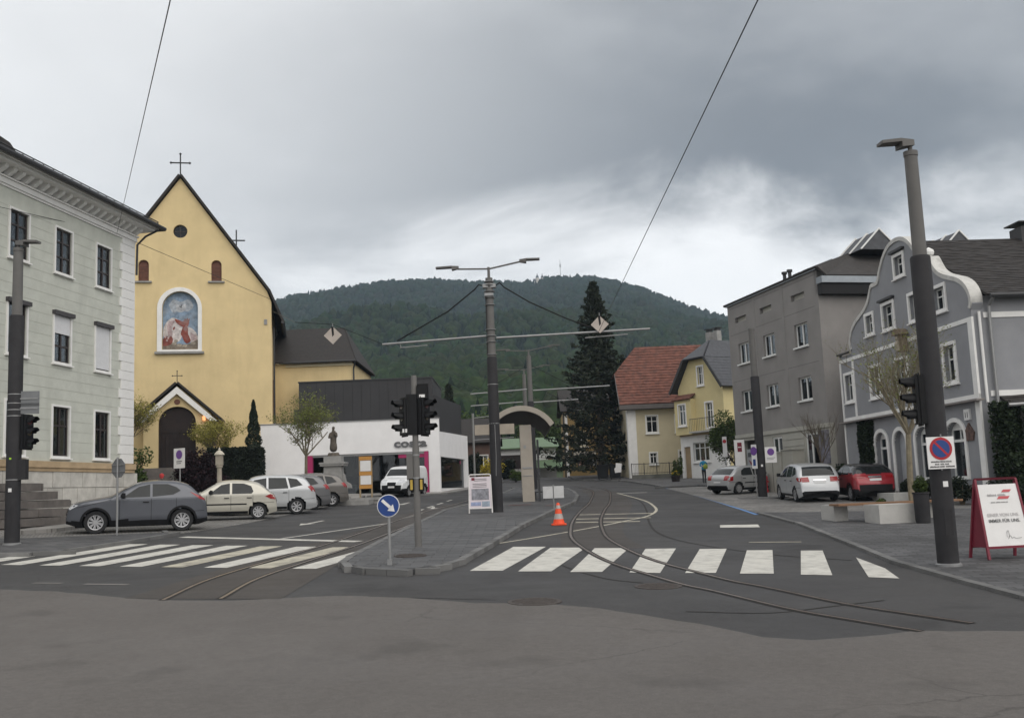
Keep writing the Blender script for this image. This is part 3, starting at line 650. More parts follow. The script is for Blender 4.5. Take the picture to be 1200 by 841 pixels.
def forest():
    rs = np.random.RandomState(3)
    import itertools
    protos = []
    for k in range(10):
        bm = bmesh.new()
        if k < 7:
            bmesh.ops.create_icosphere(bm, subdivisions=2, radius=1.0)
            for v in bm.verts:
                c = v.co.copy(); d = 1+.42*mnoise.noise(c*1.7+Vector((k*7.1, 0, 0)))+.28*mnoise.noise(c*4.0+Vector((0, k*3.3, 0)))
                v.co = Vector((c.x*d*.62, c.y*d*.62, .55+c.z*d*.55))
        else:
            prof = [(.02,1.25),(.22,.92),(.14,.88),(.34,.55),(.22,.5),(.42,.15),(.1,.0)]
            rings = []
            for r_, z in prof: rings.append([bm.verts.new((r_*(1+rs.uniform(-.2,.2))*math.cos(2*math.pi*q/7), r_*(1+rs.uniform(-.2,.2))*math.sin(2*math.pi*q/7), z)) for q in range(7)])
            for A, B in zip(rings, rings[1:]):
                for q in range(7): bm.faces.new((A[q], A[(q+1) % 7], B[(q+1) % 7], B[q]))
        bmesh.ops.triangulate(bm, faces=bm.faces); bm.verts.index_update()
        protos.append((np.array([v.co[:] for v in bm.verts]), np.array([[v.index for v in f.verts] for f in bm.faces]))); bm.free()
    V = []; Fc = []; C_ = []; base = 0
    y = 175.
    while y < YC+55:
        step = 5.3+y*.0014
        x0, x1 = -.42*y, .34*y; n = int((x1-x0)/step)
        for i in range(n):
            x = x0+(i+rs.uniform(.0,1.))*step; yy = y+rs.uniform(-.5,.5)*step
            if abs(x/yy) > .6: continue
            mix_ = mnoise.noise(Vector((x*.008, yy*.008, 9.)))+.25*(yy/YC-.5)
            con = rs.rand() < (.42 if mix_ > .10 else .07)
            k = rs.randint(7, 10) if con else rs.randint(0, 7)
            pv, pf = protos[k]; s = (rs.uniform(9, 13.5) if con else rs.uniform(8.5, 15.0)); a = rs.uniform(0, 6.28)
            s *= .80
            wd = s*rs.uniform(.5,.68)*(.95 if con else 1.0)
            R2 = np.array([[math.cos(a), -math.sin(a)], [math.sin(a), math.cos(a)]])
            q = np.empty_like(pv); q[:, :2] = pv[:, :2]@R2.T*wd+[x, yy]; q[:, 2] = pv[:, 2]*s+hill_h(x, yy)-s*.12
            V.append(q); Fc.append(pf+base); base += len(pv)
            hue = mnoise.noise(Vector((x*.012, yy*.012, 2.)))
            lo = np.clip(1.15-.6*(yy-250)/750, .6, 1.15)
            col = np.array((.012,.020,.012)) if con else np.array((.026,.043,.013))*(1+.28*hue)*lo*.62+rs.uniform(-.003,.004, 3)*[1,1,.35]
            C_.append(np.repeat(np.append(np.clip(col, .005, 1), 1)[None], len(pv), 0))
        y += step*.82
    V = np.concatenate(V); Fc = np.concatenate(Fc); C_ = np.concatenate(C_)
    me = bpy.data.meshes.new('forest'); me.vertices.add(len(V)); me.vertices.foreach_set('co', V.ravel())
    me.loops.add(Fc.size); me.loops.foreach_set('vertex_index', Fc.ravel().astype(np.int32))
    me.polygons.add(len(Fc)); me.polygons.foreach_set('loop_start', np.arange(0, Fc.size, 3, dtype=np.int32)); me.polygons.foreach_set('loop_total', np.full(len(Fc), 3, dtype=np.int32))
    me.update(calc_edges=True); ca = me.color_attributes.new('tree_tone', 'FLOAT_COLOR', 'POINT'); ca.data.foreach_set('color', C_.ravel())
    m = bpy.data.materials.new('forest_leaf'); m.use_nodes = True; n = m.node_tree.nodes; l = m.node_tree.links; bs = n['Principled BSDF']; bs.inputs['Roughness'].default_value = .9; bs.inputs['Specular IOR Level'].default_value = .1
    at_ = n.new('ShaderNodeAttribute'); at_.attribute_name = 'tree_tone'; tcn = n.new('ShaderNodeTexCoord'); no = n.new('ShaderNodeTexNoise'); no.inputs['Scale'].default_value = .55; no.inputs['Detail'].default_value = 3; l.new(tcn.outputs['Object'], no.inputs['Vector'])
    mr = n.new('ShaderNodeMapRange'); mr.inputs['From Min'].default_value = .3; mr.inputs['From Max'].default_value = .7; mr.inputs['To Min'].default_value = .55; mr.inputs['To Max'].default_value = 1.45; l.new(no.outputs[0], mr.inputs[0])
    s_ = n.new('ShaderNodeVectorMath'); s_.operation = 'SCALE'; l.new(at_.outputs['Color'], s_.inputs[0]); l.new(mr.outputs[0], s_.inputs['Scale']); l.new(s_.outputs[0], bs.inputs['Base Color'])
    me.materials.append(m); o = inst('forest', me); o['tris'] = len(Fc); tag(o, 'dense mixed forest covering the hill behind the town', 'forest', kind='stuff'); print('forest tris', len(Fc))
forest()
# hilltop church and mast
hy = YC-5; hx = .0305*hy; hz0 = hill_h(hx, hy)
tw = thing('hilltop_church', 'tiny pale twin towered church on the hilltop', 'church', (hx, hy, hz0-2), .3, None, .55)
PALE = mat('pale_far_wall', (.5,.47,.43), .9)
MB().box(-14,14,-8,8,-4,14).build('wall', PALE, tw)
for s in (-7, 5):
    MB().box(s-3,s+3,-10,-4,0,22).build('tower', PALE, tw); MB().lathe([(3.6,22),(3.2,25),(1.2,28),(.4,32)],10,(s,-7,0)).build('tower_roof', SLATE, tw)
MB().prism([(-8,14),(8,14),(0,21)],'x',-14,14).build('roof', SLATE, tw)
mx_ = .052*hy
hm = thing('radio_mast', 'thin radio mast rising above the hilltop trees', 'mast', (mx_, hy, hill_h(mx_, hy)))
MB().tube([(0,0,-3),(0,0,30)],[.5,.25],6).build('pole', METALG, hm); MB().box(-.8,.8,-.4,.4,20,24).build('antenna', METALG, hm)
# ------------------------------------------------------------------ buildings
def rebase(o, base):
    for c in o.children: c.location.z -= base
    o.location.z = base
def slab(name, pts, th, m, parent, up=True):
    """flat polygon (3-D points) thickened along its normal"""
    P = [Vector(p) for p in pts]; n = (P[1]-P[0]).cross(P[2]-P[0]).normalized()
    if n.z < 0: n = -n
    b = MB(); k = len(P); vs = [p+n*th for p in P]+P
    b.add(vs, [tuple(range(k)), tuple(range(2*k-1, k-1, -1))]+[(i, (i+1) % k, k+(i+1) % k, k+i) for i in range(k)])
    return b.build(name, m, parent)
def courses(name, p0, p1, p2, p3, n, m, parent, th=.035, base=.10, wob=.012, tiles=0):
    """roof plane laid in overlapping tile courses; p0-p1 eaves, p3-p2 ridge"""
    p0, p1, p2, p3 = map(Vector, (p0, p1, p2, p3)); nn = (p1-p0).cross(p3-p0).normalized()
    if nn.z < 0: nn = -nn
    b = MB()
    for k in range(n):
        a, c = k/n, (k+1)/n
        lo0, lo1 = p0.lerp(p3, a), p1.lerp(p2, a); hi0, hi1 = p0.lerp(p3, c), p1.lerp(p2, c)
        seg = max(1, int(tiles*(lo1-lo0).length)) if tiles else 6
        vs = []
        for i in range(seg+1):
            t = i/seg; j = random.uniform(-wob, wob)
            l_, h_ = lo0.lerp(lo1, t), hi0.lerp(hi1, t)
            vs += [l_+nn*(base), l_+nn*(base+th+j), h_+nn*(base+.004)]
        for i in range(seg): q = i*3; r_ = q+3; b.add([vs[q], vs[q+1], vs[q+2], vs[r_], vs[r_+1], vs[r_+2]], [(0, 3, 4, 1), (1, 4, 5, 2)])
    o = b.build(name, m, parent, recalc=False); return o
def side_panel(name, ln, outline, holes, m, parent, x, y, depth=.3, rz=R(90)):
    return panel(name, outline, holes, depth, m, parent, 0, True, (x, y, 0), rz)
def gutter(parent, a, b_, m=DARKM, r_=.07): return MB().tube([a, b_], r_, 8).build('gutter', m, parent)

# ---- grey-green corner house on the left
gh = thing('corner_house', 'grey-green plastered house with white quoins and bracketed cornice beside the church', 'house', (-16.95, 45, 0), R(81.5))
cols = [-2.5, -5.42, -8.25, -11.1, -13.95]; rows = [(4.18,6.09),(7.85,9.80),(11.43,13.19)]
holes = [window_hole(c-.55, c+.55, a, b_) for c in cols for a, b_ in rows]
panel('wall', [(-17,3.7),(0,3.7),(0,14.2),(-17,14.2)], holes, .35, GREENW, gh)
panel('wall', [(0,1.2),(13,1.2),(13,14.2),(0,14.2)], [], .3, GREENW, gh, 0, True, (0,0.0,0), R(90)).location.x = .001
panel('wall', [(-17,1.2),(0,1.2),(0,14.2),(-17,14.2)], [], .3, GREENW, gh, 0, True, (0,13,0))
panel('wall', [(0,1.2),(13,1.2),(13,14.2),(0,14.2)], [], .3, GREENW, gh, 0, True, (-16.7,0,0), R(90))
for i, c in enumerate(cols):
    for j, (a, b_) in enumerate(rows):
        bl = {(0,1): .97, (1,1): .42}.get((i, j), 0)
        window(gh, c-.55, c+.55, a, b_, 0, WINDARK, (.5,), (.36,.70) if j == 2 else (.62,) if j == 0 else (.33,.66), .065, .05, .08, WHITE, .05, WHITE, .85 if j != 1 else .5, blind=bl, blindbox=(j == 1))
gro = mat('plaster_groove', (.40,.405,.355), .95)
k = 0
z = 4.35
while z < 13.4:      # rusticated joints between the windows
    seg = [-17]+[v for c in cols[::-1] for v in (c-.68, c+.68)]+[-1.2]
    inw = any(a-.14 < z < b_+.14 for a, b_ in rows)
    for a, c in ([(seg[q], seg[q+1]) for q in range(0, len(seg), 2)] if inw else [(-17, -1.2)]): MB().box(a, c, -.004, .01, z-.012, z+.012).build('joint', gro, gh)
    z += .405
q1 = MB().box(-1.05,.03,-.045,.2,.008,.397).mesh('quoin', WHITE); q2 = MB().box(-1.22,.03,-.045,.2,.008,.397).mesh('quoin', WHITE)
for k in range(25): inst('quoin', q2 if k % 2 else q1, gh, (0,0,3.98+k*.405))
MB().box(-17,.06,-.16,.1,3.72,3.96).box(-17,.04,-.10,.1,3.58,3.72).build('ledge', LEDGE, gh)
zz_ = 3.58
for r_, hgt in enumerate((.62,.64,.62)):
    zz_ -= hgt; x = 0.0+(.0 if r_ % 2 else .35)
    while x > -17:
        wd = random.choice((.85,1.0,1.15,1.3)); MB().box(x-wd+.012, x-.012, -.06+random.uniform(-.012,.012), .3, zz_+.012, zz_+hgt-.012).build('stone_block', BLOCKM, gh); x -= wd
MB().box(-17,.3,.02,.33,1.0,3.58).build('plinth', mat('mortar_grey',(.24,.23,.21),.95), gh)
# cornice
MB().box(-17,.06,-.06,.35,13.92,14.0).box(-17,.08,-.12,.35,14.0,14.2).box(-17,.1,-.2,.35,14.2,14.26).build('frieze', WHITE, gh)
con = MB().prism([(-.08,0),(-.26,.0),(-.34,.06),(-.5,.15),(-.55,.28),(-.08,.28)],'x',-.09,.09).mesh('bracket', WHITE)
x = -.25
while x > -17: inst('bracket', con, gh, (x,0,14.26)); x -= .5
MB().box(-17,.55,-.78,.35,14.54,14.66).box(-17,.62,-.88,.35,14.66,14.76).build('cornice', WHITE, gh)
slab('roof', [(-17,-1.0,14.72),(.75,-1.0,14.72),(.75-5,5.5,18.3),(-17,5.5,18.3)], .12, ROOFD, gh)
slab('roof', [(.75,-1.0,14.72),(.75,13.5,14.72),(.75-5,5.5,18.3)], .12, ROOFD, gh); slab('roof', [(-17,13.5,14.72),(.75,13.5,14.72),(-4.25,5.5,18.3),(-17,5.5,18.3)], .12, ROOFD, gh)
gutter(gh, (-17,-1.06,14.72), (.85,-1.06,14.72), DARKM, .09); gutter(gh, (.85,-1.06,14.72), (.85,6,14.72), DARKM, .09)
b = MB(); x = -16.8
while x < .6: b.bar((x,-.80,14.85),(x,-.88,15.02),.035); x += .62
for zq in (14.93,15.01): b.tube([(-17,-.86,zq),(.6,-.86,zq)], .026, 5)
b.build('snow_guard', DARKM, gh)
b = MB(); prof = [(-12.4,14.9),(-12.2,15.15),(-11.6,15.3),(-10.6,15.32),(-9.9,15.25),(-9.6,15.05),(-9.5,14.9)]
b.prism(prof, 'y', -.72, 2.6); b.build('dormer', ROOFD, gh)
MB().tube([(.5,-.9,14.6),(.3,-.4,14.3),(.16,-.08,13.9),(.14,-.06,12.5)], .05, 8).build('downpipe', DARKM, gh)
rebase(gh, 1.2)
# stone stair against the plinth
st = thing('stone_stair', 'dark weathered stone steps rising along the grey-green house plinth', 'stairs', (-16.95, 45, 1.3), R(81.5))
for k in range(6):
    s_ = MB()
    x = -17
    while x < -5.3-k*.72-.02:
        x2 = min(x+random.uniform(1.1,1.9), -5.3-k*.72); s_.box(x+.008, x2-.008, -2.1+k*.10+random.uniform(-.04,.04), -.16, k*.3-.4 if k == 0 else k*.3-.0, k*.3+random.uniform(.25,.285)); x = x2
    s_.build('step', STEPST, st)
hp = sheet('house_pavement', [(-20.2,36.0-10),(-15.4,34.2),(-13.9,44.5),(-14.0,47),(-17,47.2),(-19.4,30)], .13, SLABL, None, skirt=.25)

# ---- church
ch = thing('church', 'tall yellow gabled church with an arched wall painting above its porch', 'church', (-21.44, 65, 0), R(11.5))
fr_out = arch_pts(-1.12,1.12,12.02,14.72,14); aw = lambda c: arch_pts(c-.33,c+.33,16.52,17.6,10)
rnd = [(.45*math.cos(2*math.pi*k/20), 19.85+.45*math.sin(2*math.pi*k/20)) for k in range(20)]
gab = [(-5.78,3.5),(5.78,3.5),(5.78,15.1),(5.5,15.85),(0,23.45),(-5.5,15.85),(-5.78,15.1)]
panel('wall', gab, [fr_out, aw(-2.28), aw(2.28), rnd], .5, YELLOWC, ch)
for s in (-1, 1): panel('wall', [(0,3.5),(24,3.5),(24,15.1),(0,15.1)], [], .5, YELLOWC, ch, 0, True, (5.78 if s > 0 else -5.28, .002, 0), R(90))
panel('wall', gab, [], .4, YELLOWC, ch, 0, True, (0,24,0))
for s in (-1, 1):
    slab('roof', [(s*6.5,-.28,13.7),(s*6.5,24.4,13.7),(s*5.62,24.4,15.82),(s*5.62,-.28,15.82)], .14, ROOFB, ch); slab('roof', [(s*5.62,-.28,15.82),(s*5.62,24.4,15.82),(0,24.4,23.58),(0,-.28,23.58)], .14, ROOFB, ch)
MB().tube([(6.5,-.3,13.72),(6.5,24,13.72)], .09, 8).build('gutter', DARKM, ch)
for c in (-2.28, 2.28):
    o = panel('louver_window', arch_pts(c-.33,c+.33,16.52,17.6,10), [], .05, REDWOOD, ch, .22)
    b = MB()
    for k in range(10): b.box(c-.3,c+.3,.19,.22,16.6+k*.1,16.65+k*.1)
    b.build('slat', REDWOOD, o); MB().box(c-.52,c+.52,-.16,.1,16.4,16.5).build('sill', GREYSTONE, o)
ro = panel('round_window', rnd, [], .02, GLASS, ch, .2); MB().box(-.02,.02,.16,.2,19.42,20.28).box(-.43,.43,.162,.198,19.83,19.87).build('glazing_bar', WINDARK, ro)
panel('painting_frame', arch_pts(-1.42,1.36,11.86,14.72,16,1.38), [arch_pts(-1.12,1.12,12.0,14.72,16)], .16, WHITE, ch, -.09)
MB().box(-1.55,1.5,-.24,.1,11.72,11.86).build('sill', GREYSTONE, ch)
# wall painting: sky, robed figure, ground (flat print)
PT = lambda n_, c: mat('fresco_'+n_, c, .9, .38, 5.0, dirt=.55, dcol=(.3,.3,.3), dscale=1.5)
pt = panel('wall_painting', arch_pts(-1.12,1.12,12.0,14.72,16), [], .03, PT('sky',(.20,.27,.36)), ch, .3)
def patch(pts, m, y):
    n = len(pts); sm = smooth_line([*pts, pts[0]], 4)[:-1]; panel('painted_area', [tuple(q) for q in sm], [], .004, m, pt, y)
PALE_ = PT('pale_robe',(.50,.46,.45)); PINKR = PT('rose_robe',(.40,.31,.31)); REDR = PT('red_robe',(.22,.055,.04)); DRED = PT('dark_red',(.19,.06,.05)); CLOUD_ = PT('cloud',(.34,.37,.41)); GRND = PT('ground',(.17,.145,.12)); GRN2 = PT('rock',(.27,.24,.20))
patch([(-.75,15.0),(-.45,15.35),(.0,15.2),(.5,15.35),(.8,14.9),(.45,14.55),(.0,14.65),(-.5,14.5)], CLOUD_, .294)
patch([(-.35,15.1),(.0,14.95),(.3,15.05),(.25,14.6),(-.2,14.55)], PT('cloud_light',(.42,.43,.45)), .291)
patch([(-1.1,13.0),(-1.05,13.5),(-.8,13.95),(-.45,14.15),(-.1,13.95),(.1,13.5),(.1,13.0),(-.1,12.6),(-.55,12.55),(-.9,12.7)], PALE_, .288)
patch([(-.85,13.6),(-.7,13.9),(-.35,13.95),(-.55,13.5),(-.5,13.0),(-.75,12.9)], PINKR, .2855)
patch([(.42,13.55),(.75,13.4),(1.05,13.0),(1.08,12.6),(.55,12.55),(.35,12.9)], PALE_, .288); patch([(.62,13.2),(.95,12.95),(1.0,12.65),(.65,12.7)], PINKR, .2855)
patch([(-.38,14.08),(-.12,14.0),(.1,13.9),(.22,13.98),(.26,14.1),(.34,14.02),(.42,14.14),(.48,14.02),(.56,14.12),(.52,13.8),(.44,13.55),(.2,13.52),(-.05,13.62),(-.3,13.85)], REDR, .282)
patch([(.14,13.52),(.44,13.5),(.46,13.1),(.56,12.85),(.62,12.6),(.4,12.45),(.22,12.6),(.1,12.9),(.0,13.1)], REDR, .279)
patch([(-1.1,12.75),(-.9,12.95),(-.72,12.85),(-.6,12.95),(-.48,12.72),(-.6,12.4),(-1.1,12.3)], DRED, .282)
for qx, qz in ((-.95,12.88),(-.78,12.82),(-.85,12.65)): patch([(qx-.07,qz),(qx,qz+.08),(qx+.07,qz),(qx,qz-.08)], PINKR, .279)
patch([(-1.1,12.35),(-.6,12.5),(-.1,12.4),(.5,12.42),(1.1,12.7),(1.1,12.08),(-1.1,12.08)], GRND, .285)
for qx, qz, rr_ in ((-.45,12.45,.2),(-.1,12.35,.17),(.25,12.3,.15),(.75,12.45,.2),(-.3,12.62,.14)): patch([(qx-rr_,qz-.05),(qx-.3*rr_,qz+.09),(qx+rr_,qz+.04),(qx+.5*rr_,qz-.1)], GRN2, .2825)
patch([(-.06,14.98),(-.02,14.9),(.02,14.96),(.1,15.04),(.06,14.86),(.12,14.78),(.02,14.8),(-.08,14.86)], PT('dove',(.09,.09,.10)), .2885)
patch([(-.5,13.4),(-.42,13.55),(-.34,13.5),(-.42,13.32)], DRED, .2825)
def cross(parent, x, y, z, h, wd, name='cross', m=DARKM):
    b = MB(); t = .045*h/1.5
    b.tube([(x,y,z),(x,y,z+h)], t, 6); b.tube([(x-wd/2,y,z+h*.62),(x+wd/2,y,z+h*.62)], t, 6)
    for q in ((x,z+h),(x-wd/2,z+h*.62),(x+wd/2,z+h*.62)): b.lathe([(.01,-t*2),(t*2,0),(.01,t*2)], 8, (q[0],y,q[1]))
    return b.build(name, m, parent)
cross(ch, 0, 0, 23.5, 1.6, 1.2); MB().lathe([(.12,0),(.16,.1),(.03,.28)],10,(0,0,23.45)).build('cross_base', DARKM, ch)
MB().tube([(2.58,14.8,19),(2.58,14.8,23.85)],.06,6).tube([(1.9,14.8,22.98),(3.26,14.8,22.98)],.06,6).build('cross', DARKM, ch)
MB().tube([(5.9,.7,13.6),(5.9,.7,10.5),(5.9,.7,4)], .06, 8).build('downpipe', DARKM, ch)
MB().box(5.79,5.85,1.5,1.56,7.5,10.1).build('iron_rod', REDWOOD, ch)
panel('statue_niche', window_hole(5.3,5.5,13.6,13.95), [], .05, GREYSTONE, ch, -.05)
rebase(ch, 3.6)
# porch
po = thing('church_porch', 'small gabled church porch with dark arched double door and two lanterns', 'porch', (-20.95, 63, 0), R(11.5))
pg = [(-1.75,4.0),(1.75,4.0),(1.75,7.55),(0,9.2),(-1.75,7.55)]
panel('wall', pg, [arch_pts(-.98,.98,4.05,7.0,16)], .3, YELLOWC, po)
for s in (-1, 1): panel('wall', [(0,4.0),(2,4.0),(2,7.55),(0,7.55)], [], .3, YELLOWC, po, 0, True, (1.75 if s > 0 else -1.45,.002,0), R(90))
for s in (-1, 1):
    slab('roof', [(s*2.3,-.35,7.1),(s*2.3,2.1,7.1),(0,2.1,9.35),(0,-.35,9.35)], .12, ROOFB, po)
    b = MB(); b.hexa([(s*2.12,-.30,7.05),(s*2.12,-.05,7.05),(s*1.75,-.05,7.05),(s*1.75,-.30,7.05)], [(0,-.30,9.15),(0,-.05,9.15),(0,-.05,8.72),(0,-.30,8.72)]); b.build('gable_moulding', WHITE, po)
    MB().tube([(s*2.32,-.35,7.15),(s*2.32,2,7.15)], .06, 8).build('gutter', DARKM, po)
MB().tube([(2.25,-.3,7.1),(1.85,-.1,6.8),(1.85,-.1,4.3)], .05, 8).build('downpipe', DARKM, po)
d = panel('door', arch_pts(-.98,.98,4.05,7.0,16), [], .06, BROWNWOOD, po, .22)
for k in range(-4, 5): MB().box(k*.21-.006,k*.21+.006,.205,.222,4.1,6.4).build('plank_joint', BLACKP, d)
MB().box(-.95,.95,.19,.22,6.42,6.52).box(-.02,.02,.18,.22,4.1,6.42).build('door_rail', BROWNWOOD, d); MB().tube([(.12,.17,5.2),(.12,.15,5.35)],.02,6).build('handle', METALG, d)
MB().disc((0,-.02,8.25),.16,.06,'y',20).build('medallion', REDWOOD, po); cross(po, 0, -.1, 9.35, .75, .5)
LAMP = bpy.data.materials.new('lit_lantern'); LAMP.use_nodes = True; bs = LAMP.node_tree.nodes['Principled BSDF']; bs.inputs['Base Color'].default_value = (.6,.3,.15,1); bs.inputs['Emission Color'].default_value = (1,.42,.16,1); bs.inputs['Emission Strength'].default_value = .7
for x, lit in ((-1.5,False),(1.42,True)):
    b = MB(); b.lathe([(.04,0),(.08,.05),(.08,.22),(.11,.24),(.02,.34)],8,(x,-.2,7.05)); o = b.build('lantern', LAMP if lit else DARKM, po); MB().box(x-.02,x+.02,-.2,0,7.42,7.46).build('lantern_arm', DARKM, o)
rebase(po, 4.0); po.scale = (1.14, 1.0, 1.04)
# side chapel
an = thing('side_chapel', 'low yellow church annex with dark hipped roof behind the black shop block', 'building', (-15.4, 69, 0))
panel('wall', window_hole(-1.2,4.4,3.5,11.3), [], .3, YELLOWC, an); panel('wall', [(0,3.5),(9,3.5),(9,11.3),(0,11.3)], [], .3, YELLOWC, an, 0, True, (4.4,.002,0), R(90)); panel('wall', window_hole(0,4.4,3.5,11.3), [], .3, YELLOWC, an, 8.7)
slab('roof', [(-1.5,-.35,11.3),(4.7,-.35,11.3),(3.2,4.3,14.3),(-1.5,4.3,14.3)], .1, ROOFB, an); slab('roof', [(4.7,-.35,11.3),(4.7,9.2,11.3),(3.2,4.3,14.3)], .1, ROOFB, an); slab('roof', [(4.7,9.2,11.3),(-.2,9.2,11.3),(-.2,4.3,14.3),(3.2,4.3,14.3)], .1, ROOFB, an)
gutter(an, (-.2,-.42,11.32), (4.75,-.42,11.32)); MB().tube([(4.72,-.42,11.3),(4.55,-.1,10.8),(4.55,-.1,4)], .06, 8).build('downpipe', DARKM, an)
MB().box(-.1,4.45,-.12,.02,11.06,11.24).build('cornice', CREAMW, an)
rebase(an, 3.5)
# terrace with retaining wall and stair in front of the church
te = thing('church_terrace', 'grey stone retaining wall and terrace with steps below the church door', 'terrace wall', (-21.4, 58, 1.8))
RETW = mat('retaining_wall', (.13,.13,.115), .9, .25, 1.2, .3, 10, dirt=.5, dcol=(.06,.065,.05), dscale=.8)
MB().box(-9,-1.9,0,7,-.6,2.55).build('retaining_wall', RETW, te); MB().box(1.6,4.3,.4,7,-.6,2.2).build('retaining_wall', RETW, te)
MB().box(-1.9,1.6,3.2,7,-.6,2.5).build('landing', RETW, te)
for k in range(10): MB().box(-1.9,1.6,k*.33-.1,3.4,-.3+k*.28-.02,-.02+k*.28).build('step', STEPST, te)
MB().box(-9.05,-1.85,-.08,.3,2.55,2.68).build('coping', GREYSTONE, te)

# ---- white shop with black upper block
sh = thing('flat_roofed_shop', 'low white flat-roofed shop with black upper block and wide glass front', 'shop', (-4.92, 66, 0))
SHW = mat('shop_white_render', (.75,.74,.74), .85, .05, 1.2, .1, 25, dirt=.14, dcol=(.45,.44,.44), dscale=.5, streak=.4)
panel('wall', [(-12.2,1.6),(0,1.6),(0,6.95),(-12.2,7.05)], [window_hole(-8.68,-.72,2.18,4.88)], .35, SHW, sh)
sd = R(90-8)
panel('wall', [(0,1.6),(9.8,1.6),(9.8,6.25),(0,6.12)], [window_hole(.25,8.5,2.45,4.5)], .3, SHW, sh, 0, True, (0,.002,0), sd)
panel('wall', [(0,1.6),(12,1.6),(12,7.0),(0,7.0)], [], .3, SHW, sh, 0, True, (-11.9,.002,0), R(90))
panel('wall', [(-12,1.6),(1.2,1.6),(1.2,6.1),(-12,6.1)], [], .3, SHW, sh, 0, True, (0,10.2,0))
MB().box(-12.24,.03,-.04,.4,6.97,7.03).build('coping', METALG, sh)
b = MB(); b.hexa([(-12,.4,5.9),(-.3,.4,5.9),(1.2,10,5.9),(-12,10,5.9)], [(-12,.4,6.1),(-.3,.4,6.1),(1.2,10,6.1),(-12,10,6.1)]); b.build('roof', BLACKC, sh)
ub = MB().box(-9.25,-.42,.8,9,6.2,9.72).box(-9.6,-9.25,.8,9,6.2,7.95).build('upper_block', BLACKC, sh)
for k in range(1, 15): MB().box(-9.25+k*.59-.006,-9.25+k*.59+.006,.792,.81,6.3,9.7).build('cladding_joint', BLACKP, ub)
MB().box(-9.3,-.38,.75,9.05,9.72,9.80).build('parapet_cap', DARKM, ub)
b = MB(); ax = Vector((math.sin(R(8)), math.cos(R(8)), 0)); nx_ = Vector((-ax.y, ax.x, 0)); q0 = Vector((-.30,.6,6.1)); q1_ = q0+ax*9.0
b.hexa([q0, q1_, q1_+nx_*3, q0+nx_*3], [v+Vector((0,0,2.45)) for v in (q0, q1_, q1_+nx_*3, q0+nx_*3)]); b.build('side_block', BLACKC, sh)
# shop glazing, one pane at a time, and the pink surround
xs = [-8.25,-6.75,-5.25,-3.75,-2.25,-1.0]
for a, c in zip(xs, xs[1:]): inst('shop_pane', cached(('sp', round(c-a,2)), lambda: MB().box(.02,c-a-.02,0,.012,0,2.45).mesh('shop_pane', GLASS)), sh, (a,.22,2.28))
MB().box(-8.66,-8.25,-.05,.33,2.2,4.86).build('pink_surround', PINK, sh); MB().box(-1.0,-.74,-.05,.33,2.2,4.86).build('pink_surround', PINK, sh); MB().box(-2.7,-1.02,.1,.16,4.5,4.72).build('pink_banner', PINK, sh)
MB().box(-8.25,-1.0,.05,.33,4.74,4.87).box(-8.25,-1.0,.18,.3,2.18,2.27).build('window_frame', METALG, sh)
me = text_mesh('costa', .40, mat('sign_grey',(.10,.10,.105),.5), 'LEFT', .03, .012)
o = inst('sign_lettering', me, sh, (-2.95,-.06,5.2)); o.scale = (2.5,1,1.8)
FLOORW = mat('shop_floor', (.10,.09,.08), .6)
MB().box(-11.8,-.4,.35,9.8,1.9,2.18).build('shop_floor', FLOORW, sh); MB().box(-9,-.6,5.5,5.7,2.18,5.8).build('inner_wall', mat('shop_inner',(.07,.05,.04),.9,.3,1.5), sh)
for x in (-7.6,-6.7,-5.9,-5.0):
    o = thing('display_table', {-7.6: 'pale green display table behind the left pink surround of the shop', -6.7: 'pale green display table just right of the statue pedestal in the shop window', -5.9: 'pale green display table behind the notice board in the shop window', -5.0: 'pale green display table beside the van in the shop window'}[x], 'table', (-4.92+x, 66.9, 2.18), 0, 'display tables in the shop window')
    MB().box(-.35,.35,-.25,.25,.66,.72).build('table_top', mat('mint_table',(.42,.55,.42),.5), o)
    for sx in (-.3,.3):
        for sy in (-.2,.2): MB().box(sx-.03,sx+.03,sy-.03,sy+.03,0,.66).build('leg', MATS['mint_table'], o)
for x0, x1 in ((.25,2.95),(2.95,5.7),(5.7,8.5)):
    inst('shop_pane', cached(('sp2', round(x1-x0,2)), lambda: MB().box(.02,x1-x0-.02,0,.012,0,2.0).mesh('shop_pane', GLASS)), sh, (x0*ax.x-.12*ax.y*1, x0*ax.y+.12*ax.x, 2.48), sd)
MB().box(0,.25,0,.02,0,.22).build('door_sign', PINK, sh, False, (7.2*ax.x-.1, 7.2*ax.y, 4.15), sd)
rebase(sh, 1.6)

# ---- taupe three-storey house on the right
ty = thing('taupe_house', 'taupe three-storey house with hipped roof and skylights beside the scroll-gabled house', 'house', (15.41, 50, 0), R(-77))
GFW = mat('pale_ground_floor', (.36,.35,.31), .85, .08, 1.5, .1, 20, dirt=.2, dcol=(.25,.24,.21))
wx = [(-9.35,-8.0),(-6.2,-4.85),(-2.65,-1.3)]
holes = [window_hole(a,b_,z0,z1) for a, b_ in wx for z0, z1 in ((8.9,10.1),(6.13,7.33))]+[window_hole(a+.02,b_-.02,11.35,11.68) for a, b_ in ((-9.6,-8.1),(-6.4,-4.95),(-2.8,-1.35))]
panel('wall', [(-10.5,4.83),(0,4.83),(0,12.55),(-10.5,12.55)], holes, .35, GREYW, ty)
panel('ground_floor_wall', [(-10.5,.9),(0,.9),(0,4.62),(-10.5,4.62)], [window_hole(-9.8,-7.7,1.2,4.45),window_hole(-6.0,-4.9,2.75,4.45),window_hole(-2.4,-1.0,2.55,4.45)], .35, GFW, ty, .03)
MB().box(-10.5,.02,-.05,.3,4.62,4.83).build('string_course', GFW, ty)
